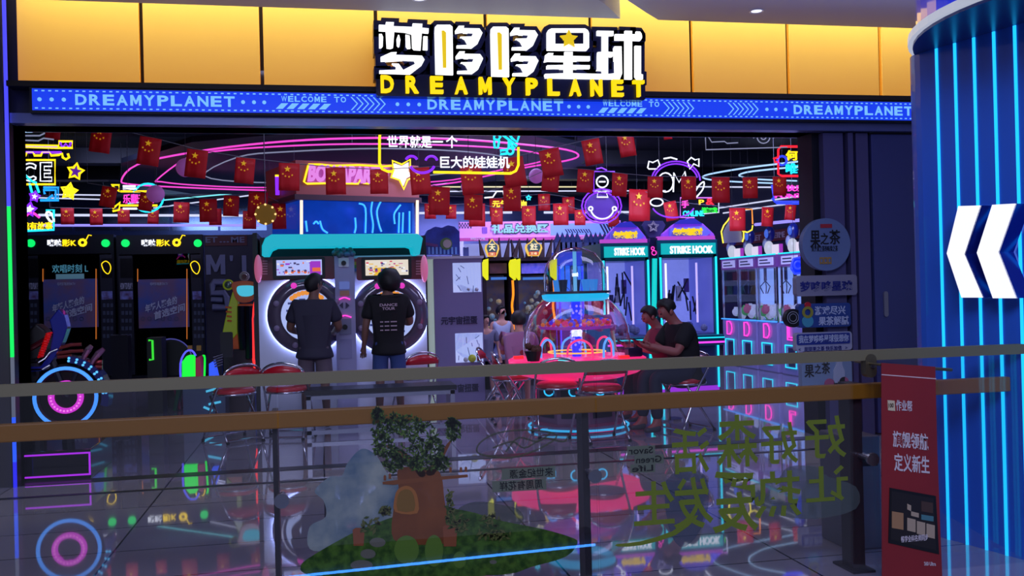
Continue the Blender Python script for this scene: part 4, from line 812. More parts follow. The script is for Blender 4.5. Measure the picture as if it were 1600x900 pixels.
MB().prism(pxz([(40, 572), (66, 572), (80, 552), (85, 520), (80, 500), (94, 482), (103, 492), (108, 512), (100, 535), (88, 558), (72, 578), (40, 582)], Ym), Ym-.06, Ym+.08).build('fairing', M('fairing_blue', (38, 44, 150), .2, .3, coat=.8), t, bevel=.01)
MB().prism(pxz([(40, 520), (55, 505), (72, 518), (72, 545), (60, 560), (40, 565)], Ym), Ym+.0, Ym+.2).build('seat', M('seat_black', (20, 18, 22), .5), t, bevel=.02)
MB().tube(pxy([(36, 549), (50, 543), (66, 534), (76, 528)], Ym), .025, 8).build('side_pipe', M('maroon', (90, 20, 34), .3, .4), t)
sp = [P(77, 520, Ym-.1), P(63, 558, Ym-.1)]; a = Vector(sp[0]); b = Vector(sp[1]); path = []
for k in range(61):
    f_ = k/60; an = k*1.1; path.append(a+(b-a)*f_+Vector((.018*math.cos(an), .018*math.sin(an), 0)))
MB().tube(path, .009, 5).build('shock_spring', M('spring_red', (220, 20, 20), .3, emit=(200, 10, 10), es=.2), t)
for pts in ([(88, 545), (110, 539), (127, 538)], [(88, 552), (112, 549), (130, 548)], [(90, 558), (112, 556)]): MB().tube(pxy(pts, Ym-.04), .016, 8).build('fork_tube', M('fork_red', (150, 60, 60), .25, .7), t)
for pts in ([(128, 568), (132, 556), (138, 546), (143, 540)], [(140, 574), (146, 562), (154, 552), (162, 545)]): MB().tube(pxy(pts, Ym-.06), [.014, .022, .028, .018], 8).build('handle_grip', M('grip_chrome', (190, 130, 170), .2, .8), t)
for pts in ([(128, 566), (160, 566)], [(135, 574), (160, 574)]): MB().tube(pxy(pts, Ym-.02), .022, 8).build('exhaust', M('fork_red'), t)
for pts in ([(40, 567), (60, 566), (70, 560), (78, 550), (90, 545)], [(40, 578), (66, 577), (78, 570)]): MB().tube(pxy(pts, Ym-.08), .007, 5).build('frame_tube', CHR, t)
MB().tube([wc, P(80, 560, Ym)], .03, 8).tube([wc, P(128, 560, Ym)], .025, 8).tube([P(50, 560, Ym+.1), P(60, 740, Ym+.1)], .05, 8).tube([(wc[0], wc[1]+.14, wc[2]), P(104, 740, Ym+.14)], .05, 8).build('fork', DARK, t)
px0, px1 = P(30, 700, .1)[0], P(142, 700, .1)[0]
MB().box(px0-.1, px1, .08, .9, .0, .24).build('platform', M('platform_black', (16, 14, 24), .15, .2, coat=.8), t, bevel=.008)
m = MB().box(px0-.1, px1, .066, .08, .03, .042).box(px0-.1, px1, .066, .08, .205, .217).box(px1-.012, px1, .066, .08, .042, .205); m.build('platform_light', N('platform_magenta', (170, 40, 230), 1.2), t)

# ---- orange green hammer game left of the dance machine
Yh = 4.2; t = thing('guitar_game', 'orange and lime novelty game shaped like a guitar left of the dance machines', 'arcade machine', G(375, 645)); t.location.y = Yh; t.location.x = P(375, 640, Yh)[0]; t.location.z = 0; ORG[t.name] = tuple(t.location)
OR = M('game_orange', (190, 85, 30), .3, emit=(150, 60, 20), es=.15, coat=.5); LM = M('game_lime', (160, 175, 40), .3, emit=(130, 150, 30), es=.2, coat=.5)
MB().prism([tuple(p)[:2] for p in smooth_path([(a, b, 0) for a, b in pxz([(365, 441), (400, 441), (401, 455), (396, 468), (384, 473), (372, 470), (366, 458)], Yh)], 3, True)], Yh-.1, Yh+.1).build('head_cap', OR, t, bevel=.02)
MB().prism([tuple(p)[:2] for p in smooth_path([(a, b, 0) for a, b in pxz([(371, 448), (382, 446), (396, 447), (399, 454), (393, 462), (378, 463), (371, 457)], Yh-.1)], 3, True)], Yh-.12, Yh-.1).build('screen', N('game_screen', (70, 190, 220), .9), t)
for px, py, r, mt in ((357, 445, .055, M('eye_silver', (120, 140, 130), .3, .5)), (382, 432, .05, M('eye_rim', (170, 165, 165), .3))):
    p = P(px, py, Yh-.05); MB().ball(tuple(p), r, n=16).build('round_eye', mt, t, smooth=True); MB().torus((p[0], p[1]-.02, p[2]), r*1.05, .012, 20).build('eye_ring', LM if px < 370 else mt, t)
MB().disc(tuple(P(382, 432, Yh-.12)), .03, .02).build('eye_centre', M('dark_red', (90, 20, 30), .4), t)
MB().prism(pxz([(364, 455), (372, 470), (372, 500), (372, 520), (350, 545), (345, 535), (352, 500), (358, 475)], Yh), Yh-.04, Yh+.2).build('body_lime', LM, t, bevel=.01)
MB().prism(pxz([(372, 475), (396, 475), (400, 560), (352, 560), (344, 530), (350, 515), (366, 510)], Yh), Yh+.0, Yh+.3).build('body_orange', OR, t, bevel=.01)
MB().tube(pxy([(377, 478), (377, 515), (380, 545)], Yh-.08), .05, 8).tube(pxy([(390, 478), (390, 560)], Yh-.08), .05, 8).build('neck', M('neck_dark', (40, 44, 60), .3, .5), t)
MB().tube(pxy([(399, 470), (394, 498), (396, 560), (400, 588)], Yh-.1), .018, 6).build('red_light_edge', N('edge_red', (255, 50, 50), 1.3), t)
x0, x1, z0, z1 = bb(350, 545, 398, 640, Yh); MB().box(x0, x1, Yh-.05, Yh+.4, 0, z1).build('base', M('base_dark', (50, 26, 40), .4), t)
m = MB()
for k in range(4): m.tube(pxy([(352+k, 480+k*7), (362, 481+k*7)], Yh-.06), .012, 5)
m.build('orange_ribs', OR, t)

# ---- twin dance machine
Yd_ = 3.0; t = thing('rhythm_game_cabinet', 'white twin rhythm game cabinet with two round screens under a cyan lit canopy', 'arcade machine', G(533, 652)); ORG[t.name] = (float(t.location.x), float(t.location.y), 0.)
WB_ = M('cabinet_white', (215, 220, 240), .35, coat=.3)
x0, x1, z0, z1 = bb(405, 400, 667, 640, Yd_)
MB().box(x0, x1, Yd_, Yd_+.9, 0, z1).build('cabinet_body', WB_, t)
MB().box(x0-.05, x0, Yd_+.0, Yd_+.9, 0, z1+.28).box(x1, x1+.03, Yd_+.1, Yd_+.9, 0, z1+.1).build('side_panel', BLK, t)
q = bb(405, 366, 667, 402, Yd_); MB().box(q[0], q[1], Yd_+.12, Yd_+.9, q[2], q[3]-.02).build('canopy_recess', BLK, t)
MB().prism(pxz([(409, 400), (409, 384), (414, 372), (424, 366), (653, 365), (661, 372), (656, 398), (648, 398), (645, 386), (638, 384), (432, 386), (423, 390), (418, 400)], Yd_-.35), Yd_-.35, Yd_+.5).build('canopy', N('canopy_cyan', (20, 180, 205), .9), t, bevel=.01)
for a, b in ((406, 524), (557, 664)):
    q = bb(a, 401, b, 437, Yd_-.06); MB().rbox(q[0], q[1], Yd_-.06, Yd_, q[2], q[3], .03).build('bezel', M('bezel_maroon', (110, 26, 44), .3, coat=.5), t)
for a, b, s_ in ((426, 508, 'l'), (565, 643, 'r')):
    q = bb(a, 403, b, 433, Yd_-.08); sc = MB().rbox(q[0], q[1], Yd_-.08, Yd_-.05, q[2]-.02, q[3]+.01, .02).build('screen_frame', BLK, t)
    q = bb(a+6, 406, b-5, 430, Yd_-.09); MB().box(q[0], q[1], Yd_-.09, Yd_-.08, q[2], q[3]).build('screen', N('screen_'+s_, (175, 185, 245) if s_ == 'l' else (225, 215, 200), 1.0), sc)
    wd = b-a-11; cols = [(90, 100, 190), (235, 110, 60), (160, 50, 200), (70, 60, 110), (240, 230, 240)] if s_ == 'l' else [(220, 60, 90), (240, 190, 50), (190, 60, 130), (60, 60, 140), (245, 245, 250)]
    m4 = [MB() for _ in cols]; rnd = random.Random(5 if s_ == 'l' else 8)
    for k in range(40):
        xx = a+6+rnd.random()*(wd-5); yy_ = 407+rnd.random()*20; ww = rnd.uniform(2, 7); q = bb(xx, yy_, min(xx+ww, b-6), min(yy_+rnd.uniform(1, 3), 430), Yd_-.092); m4[k % 5].box(q[0], q[1], Yd_-.094-.0004*(k % 5), Yd_-.090, q[2], q[3])
    if s_ == 'l': q = bb(484, 408, 501, 430, Yd_-.09); m4[2].box(q[0], q[1], Yd_-.0955, Yd_-.09, q[2], q[3]); q = bb(488, 418, 501, 424, Yd_-.09); m4[1].box(q[0], q[1], Yd_-.097, Yd_-.09, q[2], q[3])
    else:
        q = bb(584, 418, 618, 430, Yd_-.09); m4[1].box(q[0], q[1], Yd_-.0955, Yd_-.09, q[2], q[3])
        for k in range(4): m4[2].disc(tuple(P(588+k*9, 423, Yd_-.098)), .018, .005, 10); m4[3].disc(tuple(P(588+k*9, 421, Yd_-.1)), .014, .005, 10)
    if s_ == 'l':
        for k in range(4): m4[1].disc(tuple(P(447+k*10, 425, Yd_-.098)), .018, .005, 10); m4[3].disc(tuple(P(447+k*10, 423, Yd_-.1)), .014, .005, 10)
    for mm, c in zip(m4, cols): mm.build('screen_picture', N('pic_%d_%d' % c[:2], c, .9), sc)
for a in ((410, 418), (650, 660)):
    m = MB()
    for k in range(6): q = bb(a[0], 407+k*4, a[1], 409+k*4, Yd_-.065); m.box(q[0], q[1], Yd_-.07, Yd_-.06, q[2], q[3])
    m.build('grille', M('grille_pink', (190, 120, 140), .4), t)
for a, s_ in ((403.5, 1), (663, -1)):
    p = P(a, 420, Yd_-.08); MB().ball(tuple(p), .045, .06, .16, 14, 10).build('side_handle', M('handle_pink', (230, 130, 170), .3, emit=(220, 110, 150), es=.4), t, smooth=True)
for cx in (480, 609):
    p = P(cx, 492, Yd_); 
    MB().torus((p[0], p[1]-.014, p[2]), .428, .010, 48, 6).build('halo_light', N('halo_white', (170, 185, 255), 26.0), t)
    MB().lathe([(.29, -.10), (.33, -.12), (.40, -.09), (.44, -.045), (.445, -.035)], (p[0], p[1], p[2]), 48, 'y').build('touch_ring', M('ring_smoke', (100, 88, 108), .15, .1, coat=.8), t, smooth=True)
    sc = MB().disc((p[0], p[1]-.05, p[2]), .30, .06, 48).build('round_screen', N('round_screen', (165, 180, 235), 1.0), t)
    m = MB(); rnd = random.Random(cx)
    for k in range(26):
        a = rnd.uniform(0, 2*PI); r = rnd.uniform(.05, .25); X, Z = p[0]+r*math.cos(a), p[2]+r*math.sin(a); m.box(X-.04, X+.03, p[1]-.084, p[1]-.08, Z-.012, Z+.012)
    m.build('screen_picture', N('pic_navy', (60, 70, 140), .7), sc)
    m = MB()
    for k in range(9): a = math.radians(50+k*10); m.disc((p[0]+.255*math.cos(a), p[1]-.086, p[2]+.255*math.sin(a)), .03, .008, 8)
    m.build('screen_rainbow', N('pic_orange', (240, 150, 60), .9), sc)
    for k in range(8):
        a = math.radians(22.5+45*k); MB().ball((p[0]+.365*math.cos(a), p[1]-.115, p[2]+.365*math.sin(a)), .035, .015, .035, 10, 6).build('ring_button', N('button_glow', (235, 60, 200), .9) if k in (1, 2) else M('button_clear', (150, 130, 165), .2), t, smooth=True)
# centre pillar between the two screens
q = bb(525, 395, 556, 640, Yd_-.1); pl = MB().box(q[0], q[1], Yd_-.12, Yd_+.1, 0, q[3]).build('centre_pillar', M('pillar_lilac', (160, 158, 200), .3), t)
q = bb(523, 388, 551, 402, Yd_-.15); m = MB()
for k in range(9): m.ball((q[0]+(q[1]-q[0])*k/8, Yd_-.13, (q[2]+q[3])/2+.03*math.sin(k*2)), .035, .03, .035, 10, 6)
m.build('pillar_crest', M('crest_blue', (90, 110, 160), .4, c2=(60, 100, 70), nscale=14), pl)
for nm, a, b, c, d_, mt in (('camera_plate', 529, 403, 545, 417, WHT), ('label_blue', 530, 440, 546, 452, N('lbl_blue', (110, 130, 220), .5)), ('label_orange', 531, 454, 546, 462, M('lbl_orange', (190, 140, 110), .5)), ('coin_plate', 530, 498, 549, 522, M('coin_silver', (130, 130, 160), .3, .5)), ('lower_plate', 531, 530, 550, 560, M('lower_lilac', (140, 138, 185), .4))):
    q = bb(a, b, c, d_, Yd_-.13); MB().rbox(q[0], q[1], Yd_-.135, Yd_-.118, q[2], q[3], .01).build(nm, mt, pl)
MB().disc(tuple(P(537, 411, Yd_-.14)), .028, .02, 16).disc(tuple(P(539, 511, Yd_-.14)), .03, .03, 12).build('camera_lens', BLK, pl)
for s_ in (-1, 1): MB().prism(pxz([(538+s_*8, 477), (538+s_*2, 472), (538+s_*2, 482)], Yd_-.13), Yd_-.14, Yd_-.12).build('arrow_mark', M('arrow_dark', (40, 30, 80), .4), pl)
m = MB(); m.tube(smooth_path(pxy([(530, 468), (538, 465), (547, 468)], Yd_-.14), 3), .008, 5).tube(smooth_path(pxy([(531, 496), (539, 493), (549, 496)], Yd_-.14), 3), .008, 5); m.build('pink_light', PINK, pl)
for i, c in enumerate(((200, 60, 60), (200, 190, 50), (50, 160, 80), (60, 110, 190))):
    m = MB()
    for a, b in ((510, 524), (549, 563)): q = bb(a, 404+i*5, b, 409+i*5, Yd_-.02); m.box(q[0], q[1], Yd_-.03, Yd_, q[2], q[3])
    m.build('rainbow_stripe', M('rb%d' % i, c, .4), t)
# ---- blue booth with roof sign box behind
Yn = 4.4; NB = P(463, 640, Yn); c0 = P(463, 308, Yn); c1 = P(655, 308, Yn+.55); c2 = P(416, 308, Yn+1.2)
t = thing('photo_booth', 'blue foil clad booth with a brown lit roof sign behind the rhythm game', 'photo booth', (c0[0]+.8, Yn+.6, 0))
quad = [(c0[0], c0[1]), (c1[0], c1[1]), (c1[0]+(c2[0]-c0[0]), c1[1]+(c2[1]-c0[1])), (c2[0], c2[1])]
ztop = P(463, 250, Yn)[2]; zrf = P(463, 307, Yn)[2]; zt2 = P(463, 313, Yn)[2]
def shrink(qd, k): cx = sum(p[0] for p in qd)/4; cy = sum(p[1] for p in qd)/4; return [(cx+(p[0]-cx)*k, cy+(p[1]-cy)*k) for p in qd]
MB().hprism(quad, zrf, ztop).build('roof_box', M('roof_brown', (150, 78, 76), .5, emit=(150, 50, 30), es=.08), t); MB().hprism(shrink(quad, 1.03), zrf-.04, zrf+.03).build('roof_trim', M('roof_trim', (70, 40, 52), .4), t)  # neon light on the roof box is put into its colour and faint glow
foil = M('blue_foil', (30, 90, 200), .12, .7, emit=(8, 60, 180), es=.6, noise=.7, nscale=3)  # foil is no lamp; an even glow is added to brighten it
MB().hprism(shrink(quad, .93), 0, zrf-.04).build('foil_wall', foil, t)
dn = Vector((c1[0]-c0[0], c1[1]-c0[1], 0)); L_ = dn.length; dn.normalize(); nn = Vector((dn.y, -dn.x, 0)); ofs = shrink(quad, .93)[0]
def onface(a, b, k=.02, sc=1): 
    d = ray(a, b); base = np.array([ofs[0], ofs[1], 0])+np.array(nn)*k; tt = ((base-CP)@np.array(nn))/(d@np.array(nn)); return Vector(CP+tt*d)
sq = N('squiggle_cyan', (60, 170, 255), 1.5)
for pts in ([(555, 340), (556, 355), (554, 364)], [(561, 318), (571, 325), (571, 364)], [(582, 314), (580, 330), (583, 350), (582, 364)], [(596, 313), (589, 330), (592, 350), (596, 362)], [(617, 350), (616, 335), (622, 325), (626, 320)], [(500, 345), (504, 358), (512, 364)], [(478, 345), (480, 362)], [(624, 332), (623, 364)], [(630, 332), (629, 364)], [(490, 350), (494, 346), (498, 350)], [(640, 330), (640, 364)]):
    MB().tube(smooth_path([onface(a, b) for a, b in pts], 4), .012, 5).build('light_squiggle', sq, t)
for a in (471, 652): MB().tube([onface(a, 313, .06), onface(a, 372, .06)], .022, 6).build('corner_light', N('corner_white', (255, 225, 200), 1.4), t)
f0 = np.array([c0[0], c0[1], 0])
def onroof(a, b, k=.02):
    d = ray(a, b); base = f0+np.array(nn)*k; tt = ((base-CP)@np.array(nn))/(d@np.array(nn)); return Vector(CP+tt*d)
MB().tube([onroof(*p) for p in ((482, 257), (500, 257), (520, 259), (560, 258), (600, 260), (612, 259))], .014, 5).tube([onroof(*p) for p in ((482, 257), (475, 284), (480, 287), (520, 286), (560, 287), (564, 279), (568, 286), (576, 287), (582, 280), (590, 287), (600, 284))], .014, 5).build('neon_outline', YEL, t)
lt = MB().text('BOWAPARTY', 0, 1, 0, 1, 0, .02, .05)
a, b = onroof(482, 284), onroof(604, 262); ww = (b-a); 
lt.v = [tuple(a+dn*(ww.dot(dn))*v[0]+Vector((0, 0, ww.z*v[2]))+dn*.03*(v[2]-.5)+nn*(.01-v[1])) for v in lt.v]; lt.build('roof_lettering', N('roof_pink', (225, 130, 225), 1.0), t)
bg = [onroof(*p, k=.004) for p in ((479, 287), (484, 259), (610, 259), (604, 287))]
mm = MB(); mm.v = [tuple(p) for p in bg]+[tuple(p-nn*.01) for p in bg]; mm.f = [(0, 1, 2, 3), (7, 6, 5, 4)]; mm.build('letter_back', M('letterback', (170, 80, 150), .4, emit=(150, 60, 140), es=.5), t)
st = [onroof(*p, k=.06) for p in pstar(628, 272, 17, .55, -60)]
st = [onroof(*p, k=.06) for p in ((613, 251), (628, 257), (641, 249), (641, 268), (650, 274), (637, 281), (631, 296), (624, 281), (611, 277), (615, 266))]
mm = MB().tube([tuple(p) for p in st], .014, 5, True); mm.build('star_outline', YEL, t)
ce = sum(st, Vector((0, 0, 0)))/len(st); s2 = [ce+(p-ce)*.78 for p in st]; mm = MB(); mm.v = [tuple(p) for p in s2]+[tuple(p-nn*.05) for p in s2]+[tuple(ce), ]; n = len(s2)
mm.f = [(i, (i+1) % n, 2*n) for i in range(n)]+[(i, i+n, (i+1) % n+n, (i+1) % n) for i in range(n)]; mm.build('star_face', N('star_white', (255, 240, 250), 1.4), t)
e = Vector((c2[0]-c0[0], c2[1]-c0[1], 0)); 
q0 = Vector((c0[0], c0[1], 0))+e*.5; MB().tube([q0+Vector((-.04, -.02, ztop-.15)), q0+Vector((-.04, -.02, zrf+.35))], .03, 6).build('side_neon', YEL, t); MB().tube([q0+Vector((-.04, -.02, zrf+.33)), q0+Vector((-.04, -.02, zrf+.08))], .03, 6).build('side_neon', PUR, t)
# round yellow bulb sign left of the booth
p = P(415, 335, 4.0); t = thing('bulb_sign', 'round mustard sign edged with small bulbs left of the roof box', 'sign', p); MB().disc(tuple(p), .13, .05).build('disc', M('mustard', (150, 110, 20), .5, emit=(120, 80, 10), es=.3), t)
for k in range(8): a = k*PI/4; MB().ball((p[0]+.12*math.cos(a), p[1]-.03, p[2]+.12*math.sin(a)), .014, n=8, m=5).build('bulb', N('bulb_warm', (255, 210, 130), 1.4), t)
MB().tube([tuple(p), (p[0], p[1], 3.96)], .006, 4).build('hanging_wire', WIRE, t)
# ---- capsule toy tower
Yg = 3.5; x0, x1, z0, z1 = bb(680, 404, 756, 650, Yg)
t = thing('capsule_tower', 'lilac capsule toy tower with two lit glass windows reading 元宇宙扭蛋', 'vending machine', ((x0+x1)/2, Yg+.3, 0)); LIL = M('tower_lilac', (128, 120, 165), .4)
def win(pts, nm):
    q = pxz(pts, Yg); cxm = sum(p[0] for p in q)/len(q); wx0, wx1 = min(p[0] for p in q), max(p[0] for p in q); wz0, wz1 = min(p[1] for p in q), max(p[1] for p in q)
    w_ = MB().prism(q, Yg-.012, Yg-.004).build('window_glass', CLEAR, t)
    MB().box(wx0, wx1, Yg-.004, Yg+.0, wz0, wz1).build('window_back', M('window_lit', (190, 195, 215), .4, emit=(170, 185, 240), es=.75), w_)
    m = MB(); rnd = random.Random(nm)
    for k in range(7): X = rnd.uniform(wx0+.03, wx1-.03); Z = rnd.uniform(wz0+.08, wz1-.02); m.tube([(X, Yg-.008, Z), (X+rnd.uniform(-.06, .06), Yg-.008, Z-rnd.uniform(.03, .12))], .004, 4)
    m.build('window_frame_lines', M('line_steel', (110, 115, 150), .3, .6), w_)
    return w_, (wx0, wx1, wz0, wz1)
MB().rbox(x0, x1, Yg, Yg+.7, 0, z1, .015).build('tower_body', LIL, t)
w1, q1 = win([(707, 411), (751, 411), (751, 456), (723, 456), (708, 441)], 1); w2, q2 = win([(711, 521), (754, 521), (754, 565), (731, 565), (712, 548)], 2)
for px, py, r, c in ((738, 560, .05, (190, 200, 60)), (749, 563, .03, (150, 190, 190)), (728, 562, .03, (190, 190, 200)), (745, 452, .025, (200, 200, 215)), (732, 452, .02, (190, 190, 215))):
    p = P(px, py, Yg-.05); MB().ball((p[0], Yg-.04, p[2]), r, .03, r, 12, 8).build('capsule', M('cap_%d_%d' % c[:2], c, .3), w2 if py > 500 else w1, smooth=True)
MB().tube([(x0-.03, Yg+.1, 0), (x0-.03, Yg+.1, z1)], .06, 14).build('edge_light', M('edge_cream', (190, 200, 200), .4, emit=(170, 190, 180), es=.45), t)
m = MB().tpx('元宇宙扭蛋', 689, 494, 746, 507, Yg-.01, .02, .02); m.tpx('元宇宙扭蛋', 692, 600, 748, 613, Yg-.01, .02, .02); m.build('lettering', M('ink_violet', (34, 30, 70), .5), t)
MB().box(x0-.08, x1+.02, Yg-.02, Yg+.7, z1, z1+.03).build('top_shelf', WB_, t)
t = thing('scene_display', 'blue night scene display panel standing on the capsule tower', 'display panel', (x0+.2, Yg+.1, z1+.03))
q = pxz([(661, 398), (661, 372), (668, 360), (680, 354), (690, 356), (700, 352), (710, 354), (718, 362), (718, 398)], Yg+.1); MB().prism(q, Yg+.1, Yg+.18).build('panel', M('scene_blue', (50, 70, 170), .4, c2=(24, 30, 90), nscale=5, emit=(30, 50, 160), es=.15), t)
p = P(697, 381, Yg+.08); MB().disc(tuple(p), .075, .04, 20).build('round_badge', M('badge_green', (90, 130, 70), .4), t); MB().disc((p[0]+.01, p[1]-.03, p[2]), .052, .02, 16).build('badge_face', M('badge_cream', (190, 185, 180), .4), t)
m = MB()
for k in range(9): q = bb(663+k*6, 386, 666+k*6, 397, Yg+.09); m.box(q[0], q[1], Yg+.085, Yg+.1, q[2], q[3])
m.build('icicle_marks', M('ice_pale', (120, 170, 230), .4), t)
MB().prism(pxz([(662, 378), (684, 382), (684, 386), (662, 383)], Yg+.09), Yg+.08, Yg+.1).build('purple_ship', M('ship_purple', (110, 60, 130), .4), t)
x0b, x1b, z0b, z1b = bb(724, 390, 732, 405, Yg+.2); tt = thing('game_figurine', 'small blue castle figurine on top of the capsule tower', 'figurine', ((x0b+x1b)/2, Yg+.2, z1+.03)); zz = z1+.03
MB().box(x0b, x1b, Yg+.17, Yg+.23, zz, z1b).box(x0b, x0b+.015, Yg+.17, Yg+.23, z1b, z1b+.03).box(x1b-.015, x1b, Yg+.17, Yg+.23, z1b, z1b+.03).box((x0b+x1b)/2-.01, (x0b+x1b)/2+.01, Yg+.17, Yg+.23, z1b, z1b+.025).build('castle_body', M('castle_blue', (80, 90, 150), .5), tt)

# ---- prize counter with pink banner far behind
Yc = 11.0; x0, x1, z0, z1 = bb(720, 346, 968, 376, Yc); t = thing('prize_counter', 'prize counter under a pink banner reading 礼品兑换区', 'counter', ((x0+x1)/2, Yc, 0))
q2_ = bb(718, 347, 970, 376, Yc); ZT = P(800, 346, Yc)[2]; ZB = P(800, 371, Yc)[2]
MB().box(q2_[0], q2_[1], Yc, Yc+.12, ZB, ZT).build('banner_board', M('counter_pink', (200, 130, 215), .5, emit=(190, 110, 220), es=.45), t)
MB().box(q2_[0], q2_[1], Yc-.02, Yc+.1, ZB-.06, ZB).build('magenta_strip', M('strip_magenta', (170, 50, 130), .5, emit=(170, 50, 150), es=.3), t)
m = MB().tpx('礼品兑换区', 766, 348, 858, 366, Yc-.02, .02, .075); m.build('letter_outline', M('counter_navy', (30, 24, 80), .5), t); MB().tpx('礼品兑换区', 768, 350, 856, 364, Yc-.05, .03, .035).build('lettering', N('counter_text', (150, 220, 245), .85), t)
MB().tpx('WELCOME HERE', 880, 370, 920, 374, Yc-.03, .01).tpx('WELCOME HERE', 922, 370, 966, 374, Yc-.03, .01).tpx('WELCOME', 735, 371, 758, 375, Yc-.03, .01).build('small_lettering', WHT, t)
m = MB()
for i in range(10):
    for j in range(3):
        if (i+j) % 2 == 0: q = bb(717+i*2.2, 348+j*3, 719.2+i*2.2, 351+j*3, Yc); m.box(q[0], q[1], Yc-.012, Yc, q[2], q[3])
for i in range(10): m.prism(pxz([(882+i*4, 358), (884+i*4, 358), (888+i*4, 364), (886+i*4, 364)], Yc), Yc-.012, Yc)
for i in range(5): m.prism(pxz([(936+i*5, 350), (939+i*5, 350), (947+i*5, 365), (944+i*5, 365)], Yc), Yc-.012, Yc)
m.build('check_and_stripes', M('counter_navy'), t)
q = bb(860, 349, 968, 367, Yc); MB().box(q[0], q[1], Yc-.008, Yc, q[2], q[3]).build('blue_half', M('counter_blue', (120, 150, 220), .5, emit=(110, 140, 230), es=.35), t)
q = bb(753, 355, 761, 365, Yc); MB().rbox(q[0], q[1], Yc-.02, Yc, q[2], q[3], .015).build('quote_tile', M('quote_purple', (130, 60, 180), .5), t)
MB().box(q2_[0], q2_[1], Yc-.3, Yc+.3, 0, 1.05).build('counter_desk', M('desk_violet', (70, 60, 120), .4), t); MB().box(q2_[0], q2_[1], Yc+1.2, Yc+1.3, 1.05, ZB-.06).build('back_panel', M('panel_lit', (190, 195, 220), .5, emit=(150, 165, 235), es=.5), t); MB().box(q2_[0], q2_[0]+.08, Yc, Yc+1.3, 0, ZB).box(q2_[1]-.08, q2_[1], Yc, Yc+1.3, 0, ZB).build('side_post', WB_, t)
rnd = random.Random(12); pc = [(150, 60, 60), (60, 90, 170), (200, 200, 215), (160, 140, 60), (60, 130, 110), (30, 30, 50)]
for k in range(3): MB().box(q2_[0]+.08, q2_[1]-.08, Yc+.85, Yc+1.2, 1.2+k*.32, 1.22+k*.32).build('shelf', WB_, t)
protos = {}
for j in range(3):
    for i in range(22):
        X = q2_[0]+.2+i*(q2_[1]-q2_[0]-.4)/21; c = pc[rnd.randrange(6)]; Z = 1.22+j*.32
        lb = 'small boxed prize, %s from the left on the %s shelf of the prize counter' % (ORD[i] if i < 20 else 'second last' if i == 20 else 'last', ('bottom', 'middle', 'top')[j])
        if c not in protos:
            o = MB().rbox(-.06, .06, -.05, .05, 0, .2, .012).build('prize_box', M('prize_%d_%d' % c[:2], c, .4)); tag(o, lb, 'prize', 'prizes behind the counter'); protos[c] = o; o.location = (X, Yc+1.0, Z)
        else: o = protos[c].copy(); COL.objects.link(o); o.location = (X, Yc+1.0, Z); o['label'] = lb

